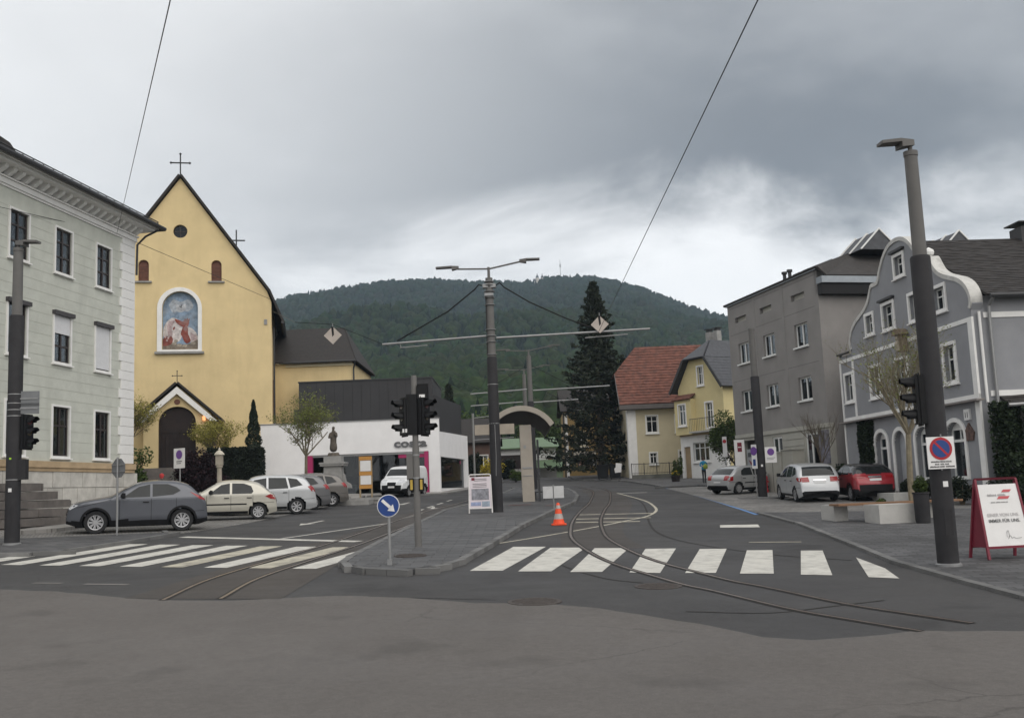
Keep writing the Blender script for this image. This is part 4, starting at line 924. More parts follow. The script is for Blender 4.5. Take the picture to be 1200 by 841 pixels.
for x, dp in ((0,.3),(-10.5,.3)): panel('wall', [(0,.9),(12,.9),(12,12.55 if x else 11.2),(0,12.55 if x else 11.2)], [], dp, GREYW, ty, 0, True, (x+.002 if x == 0 else x+.3,.002,0), R(90))
panel('wall', window_hole(-10.5,0,.9,12.5), [], .3, GREYW, ty, 0, True, (0,12,0))
for a, b_ in wx:
    for z0, z1 in ((8.9,10.1),(6.13,7.33)): window(ty, a, b_, z0, z1, 0, WINWHITE, (.5,), (), .08, .13, 0, None, .08, WINWHITE, .7 if random.random() < .6 else 0)
for a, b_ in ((-9.58,-8.12),(-6.38,-4.97),(-2.78,-1.37)): MB().box(a,b_,.2,.24,11.35,11.68).build('blind_slot', GFW, ty)
for zq in (10.72,7.95): MB().box(-10.3,-.4,-.004,.01,zq-.012,zq+.012).build('joint', mat('taupe_joint',(.13,.12,.118),.9), ty)
for xq in (-7.1,-3.75): MB().box(xq-.14,xq+.14,-.012,.01,4.85,12.5).build('pilaster_strip', GREYW, ty)
MB().box(-10.2,-.3,-.004,.01,12.28,12.31).build('joint', MATS['taupe_joint'], ty)
for k in range(5): MB().box(-4.8,-2.5,-.0,.04,2.75+k*.36+.03,2.75+k*.36+.34).build('facade_board', GFW, ty)
window(ty,-6.0,-4.9,2.75,4.45,.03,WINWHITE,(.55,),(),.1,.06,0,None,.06,WINWHITE,.9); window(ty,-2.4,-1.0,2.55,4.45,.03,WINWHITE,(.42,),(),.1,.06,0,None,.08,WINWHITE,.5)
ps = MB().box(-.96,-.06,-.03,.03,2.85,4.5).build('poster', mat('dark_poster',(.11,.11,.14),.5,.9,2.2,dirt=.7,dcol=(.45,.42,.44),dscale=2.5), ty)
MB().box(-9.7,-7.75,.25,3,1.2,1.3).build('passage_floor', ASPH, ty); MB().box(-9.75,-7.72,2.6,2.9,1.2,4.5).build('passage_wall', ROOMDARK, ty)
sg = MB().box(-9.4,-8.25,.10,.14,1.9,3.95).build('passage_sign', mat('grey_panel',(.27,.28,.29),.5), ty); MB().prism([(-9.2,3.35),(-8.75,3.15),(-8.75,3.3),(-8.4,3.05),(-8.75,2.85),(-8.75,2.98),(-9.0,3.1)],'y',.088,.1).build('sign_arrow', DEEPRED, sg); MB().box(-9.25,-8.4,.088,.1,3.5,3.75).build('sign_panel', SLATE, sg)
# hipped roof
e0, e1 = 12.55, 14.2
slab('roof', [(-10.7,-.15,e0),(.25,-.15,e0),(-3.2,4.3,e1),(-7.6,4.3,e1)], .1, ROOFD, ty); slab('roof', [(.4,.25,12.08),(.4,12,12.08),(-3.2,8.5,e1),(-3.2,4.3,e1)], .1, ROOFD, ty); slab('roof', [(.25,-.15,12.55),(.4,.25,12.08),(-3.2,4.3,e1)], .1, ROOFD, ty); MB().box(-.3,.0,.0,.3,11.3,12.5).build('parapet_end', GREYW, ty); slab('roof', [(-10.7,-.15,e0),(-10.7,12,e0),(-7.6,4.3,e1)], .1, ROOFD, ty); slab('roof', [(-10.7,12,e0),(.35,12,12.2),(-3.2,8.5,e1),(-7.6,4.3,e1)], .1, ROOFD, ty)
MB().box(-10.6,.1,-.12,.1,12.5,12.62).build('eaves_trim', ZINC, ty); MB().box(.0,.55,-.05,12,11.75,12.08).build('box_gutter', ZINC, ty); MB().box(-.02,.42,0,12,11.2,11.75).build('soffit', BLACKP, ty)
for xq in (-4.5,-3.5): slab('skylight', [(xq,1.2,13.12),(xq+.8,1.2,13.12),(xq+.8,2.6,13.64),(xq,2.6,13.64)], .1, ZINC, ty)
for xq in (-6.2,-5.6): MB().lathe([(.1,0),(.1,.6),(.16,.62),(.16,.75)],10,(xq,1.6,13.0)).build('vent_pipe', DARKM, ty)
for yq, s in ((3.4,1.0),(8.2,1.0)):
    b = MB(); b.prism([(yq,13.9),(yq+2.2*s,13.9),(yq+1.1*s,14.95)],'x',-3.4,-1.2); lt = b.build('roof_lantern', SLATE, ty)
    for xq in (-3.42,-2.3,-1.18): MB().bar((xq,yq-.04,13.9),(xq,yq+1.1*s,15.02),.07).bar((xq,yq+2.2*s+.04,13.9),(xq,yq+1.1*s,15.02),.07).build('lantern_frame', WINWHITE, lt)
MB().box(-2.6,-1.8,6.4,7.4,13.8,14.75).build('chimney', ZINC, ty)
rebase(ty, .9)

# ---- blue-grey house with scroll gable
bh = thing('scroll_gable_house', 'blue-grey house with white-edged curved scroll gable and arched ground-floor windows', 'house', (15.863, 50, 0), R(-86.5))
half = [(.0,12.0),(.45,11.96),(.85,11.84),(1.25,11.6),(1.6,11.28),(1.9,10.92),(2.12,10.6),(2.72,10.6),(2.92,10.45),(3.1,10.2),(3.35,9.92),(3.8,9.66),(4.4,9.45),(4.95,9.25),(5.4,8.95),(5.68,8.55),(5.72,8.2),(5.6,7.98)]
c0 = 8.05
out = [(.9,.8),(c0+5.6,.8)]+[(c0+a, b_) for a, b_ in half[::-1]]+[(c0-a, b_) for a, b_ in half[1:]]+[(c0-5.6,7.9),(.9,7.9)]
bw = [(7.78,8.62,10.45,11.25),(4.4,5.15,8.52,9.32),(6.25,7.3,8.45,9.45),(8.85,9.9,8.4,9.4),(10.9,11.85,8.4,9.25),(1.45,2.3,5.75,6.95),(4.4,5.4,5.68,6.95),(7.1,8.2,5.65,6.95),(11.35,12.2,5.6,6.95)]
arches = [(4.35,5.6,2.25,3.55),(8.35,9.75,1.95,3.55),(10.95,12.35,1.95,3.55)]; door = (6.3,7.45,1.55,3.5)
holes = [window_hole(*q) for q in bw]+[arch_pts(a,b_,z0,z1,12,.5) for a, b_, z0, z1 in arches]+[arch_pts(*door,12,.52)]
panel('wall', out, holes, .4, BLUEW, bh)
for q in bw: window(bh, *q, 0, WINWHITE, (.5,), (.62,), .06, .16, .13, WHITE, .05, WHITE, .55, hood=(q[2] > 8.42 and q[0] not in (4.4,)))
for a, b_, z0, z1 in arches:
    panel('arch_surround', arch_pts(a-.16,b_+.16,z0-.05,z1,14,.66), [arch_pts(a,b_,z0,z1,14,.5)], .1, WHITE, bh, -.06)
    o = panel('arched_window', arch_pts(a,b_,z0,z1,12,.5), [window_hole(a+.07,b_-.07,z0+.07,3.3), window_hole(a+.12,(a+b_)/2-.03,3.4,3.75), window_hole((a+b_)/2+.03,b_-.12,3.4,3.75)], .08, WINWHITE, bh, .2)
    MB().box(a+.06,b_-.06,.24,.25,z0+.05,3.34).box(a+.1,b_-.1,.24,.25,3.38,3.78).build('pane', GLASS, o); MB().box(a+.1,b_-.1,.5,.52,z0+.05,3.25).build('curtain', CURTAIN, o)
panel('arch_surround', arch_pts(door[0]-.16,door[1]+.16,1.5,3.5,14,.68), [arch_pts(*door,14,.52)], .1, WHITE, bh, -.06)
d = panel('door', arch_pts(*door,12,.52), [], .06, mat('grey_white_door',(.36,.37,.39),.6), bh, .22); MB().tube([(7.3,.18,2.4),(7.3,.18,2.55)],.02,6).build('handle', METALG, d)
MB().box(6.0,7.8,-.7,.02,.9,1.5).build('door_step', CONC, bh)
# white moulding that follows the scroll
def moulding(pts, wd, y0, y1, name):
    P = [Vector(p) for p in pts]; n = len(P); b = MB(); vs = []
    for i, p in enumerate(P):
        t = (P[min(i+1, n-1)]-P[max(i-1, 0)]).normalized(); q = p+Vector((t.y, -t.x))*wd
        vs += [(p.x, y0, p.y+.02), (q.x, y0, q.y), (q.x, y1, q.y), (p.x, y1, p.y+.02)]
    for i in range(n-1):
        a = i*4; c = a+4; b.add([vs[a],vs[a+1],vs[a+2],vs[a+3],vs[c],vs[c+1],vs[c+2],vs[c+3]], [(0,1,5,4),(1,2,6,5),(2,3,7,6),(3,0,4,7)])
    return b.build(name, WEATHERED, bh)
gl = [(c0-a, b_+.03) for a, b_ in half[::-1]]+[(c0+a, b_+.03) for a, b_ in half[1:]]
moulding([tuple(q) for q in smooth_line(gl, 3)], .15, -.05, .41, 'gable_moulding')
for zq, x0 in ((7.56,.9),(4.76,.9)): MB().box(x0,c0+5.62,-.03,.05,zq+.02,zq+.18).build('string_course', WHITE, bh)
for a, b_ in ((.9,1.06),(2.42,2.6),(c0+5.3,c0+5.62)): MB().box(a,b_,-.035,.05,1.0 if a != 2.42 else 4.9,7.6).build('corner_strip', WHITE, bh)
MB().lathe([(.02,-.2),(.17,-.1),(.2,0),(.17,.1),(.02,.2)],12,(c0+2.45,.2,10.85)).build('gable_ball', WHITE, bh)
b = MB(); b.prism([(-.35,.35),(.35,.35),(.22,.55),(0,.62),(-.22,.55)],'y',-.42,0); b.box(-.2,.2,-.3,-.003,-.35,.35); o = b.build('niche', mat('niche_wood',(.16,.12,.08),.8), bh, False, (8.25,-.05,7.55)); MB().lathe([(.1,-.3),(.12,0),(.06,.12),(.09,.2),(.03,.3)],8,(0,-.33,0)).build('niche_figure', SANDSTONE, o)
MB().box(.95,1.2,-.02,.02,7.9,8.02).tube([(.98,-.12,8.0),(2.4,-.12,7.98)],.06,6).build('gutter', DARKM, bh)
MB().box(.75,c0+5.9,-.28,.02,4.68,4.75).build('canopy_board', mat('grey_board',(.2,.18,.17),.8), bh)
sg = MB().box(12.55,12.95,-.08,.0,4.05,4.45).build('house_number', SIGNW, bh); inst('digit', text_mesh('11', .3, BLACKP, 'CENTER', .004), sg, (12.75,-.085,4.14))
b = MB(); b.prism([(12.5,3.3),(13.0,3.3),(13.1,3.6),(12.75,3.95),(12.4,3.6)],'y',-.05,0).build('coat_of_arms', mat('carved_crest',(.10,.06,.05),.8,.5,8), bh)
# side wall and roof
panel('wall', [(0,.8),(12,.8),(12,8.5),(0,8.5)], [], .35, BLUEW, bh, 0, True, (c0+5.6,.402,0), R(90))
panel('wall', [(0,.8),(12,.8),(12,8.5),(0,8.5)], [], .35, BLUEW, bh, 0, True, (2.5,.402,0), R(90)); panel('wall', [(2.2,.8),(c0+5.6,.8),(c0+5.6,8.5),(c0,11.6),(2.2,8.5)], [], .3, BLUEW, bh, 0, True, (0,12.2,0))
for zq in (7.68,4.83): MB().box(c0+5.58,c0+5.64,.42,12,zq,zq+.2).build('string_course', WHITE, bh)
courses('roof', (c0+6.0,.42,8.42),(c0+6.0,12.6,8.42),(c0,12.6,11.85),(c0,.42,11.85), 34, ROOFB, bh, .018, .06, .012, 4)
courses('roof', (c0-6.0,12.6,8.42),(c0-6.0,.42,8.42),(c0,.42,11.85),(c0,12.6,11.85), 16, ROOFB, bh, .03, .06, .012, 3)
slab('roof_deck', [(c0+6.0,.42,8.42),(c0+6.0,12.6,8.42),(c0,12.6,11.85),(c0,.42,11.85)], .05, ROOFB, bh); slab('roof_deck', [(c0-6.0,.42,8.42),(c0-6.0,12.6,8.42),(c0,12.6,11.85),(c0,.42,11.85)], .05, ROOFB, bh)
gutter(bh, (c0+6.08,.5,8.42),(c0+6.08,12.6,8.42), DARKM, .08); MB().tube([(c0+6.05,.65,8.4),(c0+5.75,.6,8.1),(c0+5.72,.6,7.6),(c0+5.72,.6,1.2)],.06,8).build('downpipe', METALG, bh); MB().tube([(c0+5.72,.22,7.9),(c0+5.72,.22,4.6)],.05,8).build('downpipe', WHITE, bh)
ck = MB().box(c0-.5,c0+.4,5.3,6.2,11.2,12.35).build('chimney', BLACKC, bh); MB().box(c0-.65,c0+.55,5.15,6.35,12.5,12.55).build('chimney_cap', DARKM, ck)
rebase(bh, .8)
# low outbuilding at the far right
ob = thing('outbuilding', 'low brown-doored outbuilding with tiled lean-to roof under the ivy', 'outbuilding', (17.75, 36.4, 0), 0)
panel('wall', window_hole(0,7,.8,4.6), [window_hole(.9,3.4,1.0,3.6)], .3, mat('outbuilding_plaster',(.14,.135,.13),.9,.2,1.5), ob); MB().box(.9,3.4,.12,.2,1.0,3.6).build('door', BROWNWOOD, ob)
courses('roof', (-.3,-.6,4.45),(7,-.6,4.7),(7,3,6.4),(-.3,3,6.1), 8, ROOFB, ob, .03, .06, .012, 3); slab('roof_deck', [(-.3,-.6,4.45),(7,-.6,4.7),(7,3,6.4),(-.3,3,6.1)], .05, ROOFB, ob)
gutter(ob, (-.35,-.66,4.45),(7,-.66,4.7), METALG); panel('wall', [(0,.8),(3,.8),(3,6),(0,4.5)], [], .3, MATS['outbuilding_plaster'], ob, 0, True, (6.9,0,0), R(90))
rebase(ob, .8)

# ---- yellow house
yh = thing('yellow_house', 'pale yellow house with slate half-hipped roof and white ground floor', 'house', (12.84, 79, 0), R(-60))
panel('wall', [(0,5.75),(5.15,5.75),(5.15,9.3),(3.6,11.45),(1.5,11.45),(0,9.3)], [window_hole(2.45,3.05,9.5,10.85),window_hole(3.15,3.9,6.2,8.05)], .3, YELLOWH, yh)
panel('ground_floor_wall', window_hole(0,5.15,2.2,5.75), [window_hole(1.5,3.3,3.75,5.15),window_hole(.35,1.1,2.4,4.9)], .3, WHITE, yh, -.03)
panel('wall', [(0,2.2),(9,2.2),(9,9.3),(0,9.3)], [], .3, YELLOWH, yh, 0, True, (5.15,.302,0), R(90)); panel('wall', [(0,2.2),(9,2.2),(9,9.3),(0,9.3)], [], .3, YELLOWH, yh, 0, True, (.3,.302,0), R(90)); panel('wall', [(0,2.2),(5.15,2.2),(5.15,9.3),(2.6,12.4),(0,9.3)], [], .3, YELLOWH, yh, 9.1)
window(yh,2.45,3.05,9.5,10.85,0,WINWHITE,(.5,),(.6,),.06,.1,.12,WHITE,.05); window(yh,3.15,3.9,6.2,8.05,0,WINWHITE,(.5,),(.7,),.07,.1,.12,WHITE,0,None,.8)
window(yh,1.5,3.3,3.75,5.15,-.03,WINWHITE,(.33,.66),(.7,),.07,.1,.1,WINWHITE,.06,None,.9); MB().box(.35,1.1,.1,.16,2.4,4.9).build('door', mat('tan_door',(.30,.22,.13),.6), yh)
bay = panel('bay', window_hole(0,1.95,5.8,8.5), [window_hole(.5,1.3,6.55,8.1)], .2, YELLOWH, yh, -.45); MB().box(0,.2,-.25,-.002,5.8,8.5).box(1.75,1.95,-.25,-.002,5.8,8.5).box(.2,1.75,-.25,-.002,5.8,6.0).build('bay_side', YELLOWH, bay)
window(yh,.5,1.3,6.55,8.1,-.45,WINWHITE,(.5,),(.7,),.07,.08,.1,WHITE,.06,None,.9)
slab('bay_roof', [(-.1,-.62,8.45),(2.05,-.62,8.45),(2.05,0,8.85),(-.1,0,8.85)], .08, ROOFR, yh)
MB().box(-.05,5.2,-.1,0,5.7,5.82).build('string_course', LEDGE, yh)
ba = MB().box(1.95,4.6,-.75,-.03,5.86,5.98).build('balcony', CONC, yh)
b = MB().tube([(2.0,-.72,6.9),(4.55,-.72,6.9)],.025,6)
for k in range(14): b.tube([(2.0+k*.196,-.72,5.98),(2.0+k*.196,-.72,6.9)],.011,5)
b.build('railing', DARKM, ba)
rz0, rz1 = 9.05, 12.9
for s, xe in ((-1,-.45),(1,5.6)):
    courses('roof', *(((xe,9.6,rz0),(xe,-.45,rz0),(1.35 if s < 0 else 3.8,-.45,11.42),(1.35 if s < 0 else 3.8,9.6,11.42)) if s < 0 else ((xe,-.45,rz0),(xe,9.6,rz0),(3.8,9.6,11.42),(3.8,-.45,11.42))), 10, SLATE, yh, .02, .1, .006, 3)
    x2 = 1.35 if s < 0 else 3.8
    slab('roof_deck', [(xe,-.45,rz0),(xe,9.6,rz0),(x2,9.6,11.42),(x2,-.45,11.42)], .09, SLATE, yh); slab('roof', [(x2,-.45,11.42),(x2,9.6,11.42),(2.57,9.6,rz1),(2.57,1.3,rz1)], .13, SLATE, yh)
slab('half_hip', [(1.35,-.5,11.42),(3.8,-.5,11.42),(2.57,1.3,rz1)], .13, SLATE, yh)
for x2, xe in ((1.35,-.45),(3.8,5.6)): MB().bar((xe,-.5,rz0),(x2,-.5,11.42),.08,.22).build('barge_board', DARKM, yh)
for xq in (1.55,2.45): c_ = MB().box(xq-.22,xq+.22,2.0,2.44,11.8,13.75).build('chimney', GREYSTONE, yh); MB().box(xq-.28,xq+.28,1.94,2.5,13.95,14.0).box(xq-.17,xq+.17,2.05,2.39,13.75,13.95).build('chimney_cap', DARKM, c_)
rebase(yh, 2.2)

# ---- cream house with red tile roof
cr_ = thing('cream_house', 'cream two-storey house with steep red clay-tile roof beside the spruce', 'house', (9.35, 84, 0))
cw = [(1.55,2.45,6.4,7.75),(1.7,2.25,3.85,4.7),(3.95,4.85,6.4,7.75),(4.1,4.7,3.7,4.8)]
panel('wall', window_hole(0,8.6,2.2,8.6), [window_hole(*q) for q in cw], .35, CREAMW, cr_)
for q in cw: window(cr_, *q, 0, WINWHITE, (.5,), (.68,), .06, .12, .1, WINWHITE, .06, WINWHITE, .5)
panel('wall', [(0,2.2),(9,2.2),(9,8.6),(6.5,11.4),(2.5,11.4),(0,8.6)], [window_hole(2,2.9,6.4,7.7),window_hole(5,5.9,6.4,7.7)], .35, CREAMW, cr_, 0, True, (.35,.002,0), R(90)); panel('wall', [(0,2.2),(9,2.2),(9,8.6),(6.5,11.4),(2.5,11.4),(0,8.6)], [], .35, CREAMW, cr_, 0, True, (8.6,.002,0), R(90)); panel('wall', window_hole(0,8.6,2.2,8.6), [], .3, CREAMW, cr_, 8.8)
MB().box(-.03,.68,-.05,.1,2.3,8.3).box(-.05,.1,.1,.7,2.3,8.3).build('corner_strip', WHITE, cr_)
zf, zm_, zr = 8.68, 11.45, 14.05
courses('roof', (-.65,-.6,zf),(9.2,-.6,zf),(9.2,2.1,zm_),(-.65,2.1,zm_), 11, ROOFR, cr_, .045, .1, .02, 4); courses('roof', (-.65,2.1,zm_),(9.2,2.1,zm_),(7.2,4.5,zr),(1.55,4.5,zr), 10, ROOFR, cr_, .045, .1, .02, 4)
slab('roof_deck', [(-.65,-.6,zf),(9.2,-.6,zf),(9.2,2.1,zm_),(-.65,2.1,zm_)], .09, ROOFR, cr_); slab('roof_deck', [(-.65,2.1,zm_),(9.2,2.1,zm_),(7.2,4.5,zr),(1.55,4.5,zr)], .09, ROOFR, cr_)
slab('roof', [(-.65,9.6,zf),(9.2,9.6,zf),(9.2,6.9,zm_),(-.65,6.9,zm_)], .12, ROOFR, cr_); slab('roof', [(-.65,6.9,zm_),(9.2,6.9,zm_),(7.2,4.5,zr),(1.55,4.5,zr)], .12, ROOFR, cr_); slab('half_hip', [(-.65,2.1,zm_),(-.65,6.9,zm_),(1.55,4.5,zr)], .12, ROOFR, cr_); slab('half_hip', [(9.2,2.1,zm_),(9.2,6.9,zm_),(7.2,4.5,zr)], .12, ROOFR, cr_)
MB().box(-.6,9.2,-.55,.0,8.3,8.42).box(-.7,9.2,-.68,-.55,8.34,8.7).build('eaves_board', mat('grey_eaves',(.11,.10,.095),.8), cr_)
MB().bar((-.68,-.6,zf),(-.68,2.1,zm_),.06,.2).build('barge_board', MATS['grey_eaves'], cr_)
rebase(cr_, 2.2)
# ---- ochre house, white hall and brown house down the street
oc = thing('ochre_house', 'ochre plastered house with posters and a name board behind the spruce', 'house', (4.92, 100, 0))
panel('wall', window_hole(0,7.5,2.3,9.6), [window_hole(1.1,2.05,6.2,7.45)], .35, OCHREW, oc); window(oc,1.1,2.05,6.2,7.45,0,WINWHITE,(.5,),(),.09,.12,.14,CREAMW,.08)
panel('wall', window_hole(0,8,2.3,9.6), [], .3, OCHREW, oc, 0, True, (.3,.002,0), R(90)); panel('wall', window_hole(0,8,2.3,9.6), [], .3, OCHREW, oc, 0, True, (7.5,.002,0), R(90)); panel('wall', window_hole(0,7.5,2.3,9.6), [], .3, OCHREW, oc, 7.8)
slab('roof', [(-.4,-.4,9.5),(7.9,-.4,9.5),(7.9,4,12),(-.4,4,12)], .12, ROOFB, oc); slab('roof', [(-.4,8.4,9.5),(7.9,8.4,9.5),(7.9,4,12),(-.4,4,12)], .12, ROOFB, oc)
MB().box(.02,.28,-.05,.1,2.4,9.4).build('corner_strip', WHITE, oc); MB().tube([(-.1,-.1,9.4),(-.1,-.1,2.5)],.07,6).build('downpipe', DARKM, oc)
sg = MB().box(.72,2.95,-.1,-.01,5.15,5.62).build('name_board', mat('board_beige',(.46,.42,.35),.7), oc); BOARD = sg
MB().box(1.12,1.98,-.06,-.01,3.75,4.9).build('poster_case', DARKM, oc); po_ = MB().box(1.2,1.9,-.075,-.06,3.83,4.82).build('poster', mat('poster_print',(.30,.12,.09),.6,.9,3.0,dirt=.6,dcol=(.5,.45,.4),dscale=4), oc)
for xq in (2.1,2.58): MB().box(xq,xq+.42,-.05,-.01,4.25,4.8).build('notice', SIGNW, oc); MB().box(xq+.08,xq+.34,-.056,-.05,4.38,4.62).build('notice_print', SLATE, oc)
MB().disc((.5,-.12,5.25),.3,.12,'x',16).build('round_sign', BROWNWOOD, oc); rebase(oc, 2.3)
wh = thing('white_hall', 'low white hall with pale green roofs at the end of the street', 'building', (-2.4, 112, 0))
GRR = mat('pale_green_roof', (.12,.18,.10), .6, .15, 2); 
panel('wall', window_hole(0,6.8,2.3,6.6), [window_hole(5.9,6.5,4.6,5.5)], .3, SHW, wh); MB().box(5.9,6.5,.12,.16,4.6,5.5).build('window', REDWOOD, wh)
panel('wall', window_hole(0,12,2.3,6.6), [], .3, SHW, wh, 0, True, (6.8,.002,0), R(90)); panel('wall', window_hole(0,12,2.3,6.6), [], .3, SHW, wh, 0, True, (.3,.002,0), R(90))
slab('roof', [(-.4,-.5,6.55),(7.2,-.5,6.55),(7.2,12,8.2),(-.4,12,8.2)], .12, GRR, wh); slab('canopy', [(4.2,-2.6,4.3),(7.6,-2.6,4.3),(7.6,0,5.2),(4.2,0,5.2)], .08, GRR, wh); MB().box(0,4,-.9,-.5,4.4,5.9).build('timber_panel', BROWNWOOD, wh); MB().box(0,4,-.85,-.45,2.4,4.4).build('garage_door', CONC, wh)
for xq in (1.3,2.6): MB().box(xq-.02,xq+.02,-.87,-.84,2.5,4.4).build('door_joint', DARKM, wh)
MB().tube([(4.3,-2.5,4.3),(4.3,-2.5,2.6)],.07,6).tube([(7.5,-2.5,4.3),(7.5,-2.5,2.6)],.07,6).build('canopy_post', DARKM, wh); rebase(wh, 2.3)
br_ = thing('brown_house', 'dark brown house half hidden behind the white shop', 'house', (-6.5, 94, 0))
BRW = mat('brown_plaster', (.10,.062,.05), .9, .2, 1.2)
panel('wall', window_hole(0,4.8,2.2,6.6), [window_hole(3.1,3.9,4.0,5.4)], .3, BRW, br_); window(br_,3.1,3.9,4.0,5.4,0,WINWHITE,(.5,),(),.07,.1,.08)
panel('wall', window_hole(0,8,2.2,6.6), [], .3, BRW, br_, 0, True, (4.8,.002,0), R(90)); slab('roof', [(-.3,-.4,6.5),(5.2,-.4,6.5),(5.2,4,9),(-.3,4,9)], .12, ROOFB, br_); slab('roof', [(-.3,8.4,6.5),(5.2,8.4,6.5),(5.2,4,9),(-.3,4,9)], .12, ROOFB, br_); rebase(br_, 2.2)
# ------------------------------------------------------------------ vehicles
def paint(name, col, metal=.35, rough=.35): return mat(name, col, rough, .04, 2.0, metal=metal, coat=.7, dirt=.15, dcol=tuple(q*.7 for q in col), dscale=1.5)
LAMPRED = mat('tail_lamp_red', (.26,.008,.010), .2, .05, 5, coat=.6)
LAMPCLR = mat('headlamp_clear', (.55,.56,.58), .15, .1, 9, coat=.8)
RIMM = mat('alloy_rim', (.42,.42,.43), .35, .08, 6, metal=.6)
CHROME = mat('chrome', (.6,.6,.62), .15, .03, 5, metal=1.0)
PLATE = mat('number_plate', (.62,.62,.62), .5, .05, 5)
UNDER = mat('underbody', (.01,.01,.01), .9)
def chaikin(P, n=2):
    for _ in range(n):
        Q = [P[0]]
        for a, b in zip(P, P[1:]):
            a, b = np.array(a), np.array(b); Q += [tuple(a*.75+b*.25), tuple(a*.25+b*.75)]
        Q.append(P[-1]); P = Q
    return P
def wheel_mesh(r_, wd, spokes):
    def mk():
        t = MB(); prof = [(r_*.62,-wd/2+.01),(r_*.93,-wd/2),(r_,-wd/2+.035),(r_,wd/2-.035),(r_*.93,wd/2),(r_*.62,wd/2-.01)]
        n = 28; vs = [(p*math.cos(2*math.pi*k/n), y, p*math.sin(2*math.pi*k/n)) for p, y in prof for k in range(n)]
        t.add(vs, [(i*n+k, i*n+(k+1) % n, (i+1)*n+(k+1) % n, (i+1)*n+k) for i in range(len(prof)-1) for k in range(n)])
        rim = MB(); rr = r_*.66
        prof = [(rr,-.02),(rr,wd/2-.005),(rr*.9,wd/2-.012),(rr*.88,wd/2-.05)]
        vs = [(p*math.cos(2*math.pi*k/n), y, p*math.sin(2*math.pi*k/n)) for p, y in prof for k in range(n)]
        rim.add(vs, [(i*n+k, i*n+(k+1) % n, (i+1)*n+(k+1) % n, (i+1)*n+k) for i in range(3) for k in range(n)])
        rim.disc((0,wd/2-.03,0), rr*.24, .04, 'y', 12)
        for k in range(spokes):
            a = 2*math.pi*k/spokes
            for da in (-.12,.12):
                c0_, c1 = math.cos(a+da*.3), math.sin(a+da*.3); d0, d1 = math.cos(a+da), math.sin(a+da)
                rim.bar((c0_*rr*.18, wd/2-.028, c1*rr*.18), (d0*rr*.92, wd/2-.018, d1*rr*.92), rr*.10, .03)
        back = MB().disc((0,wd/2-.085,0), rr, .01, 'y', 24)
        return t.mesh('tyre', RUBBER, True), rim.mesh('rim', RIMM), back.mesh('brake', UNDER)
    return cached(('wheel', r_, wd, spokes), mk)
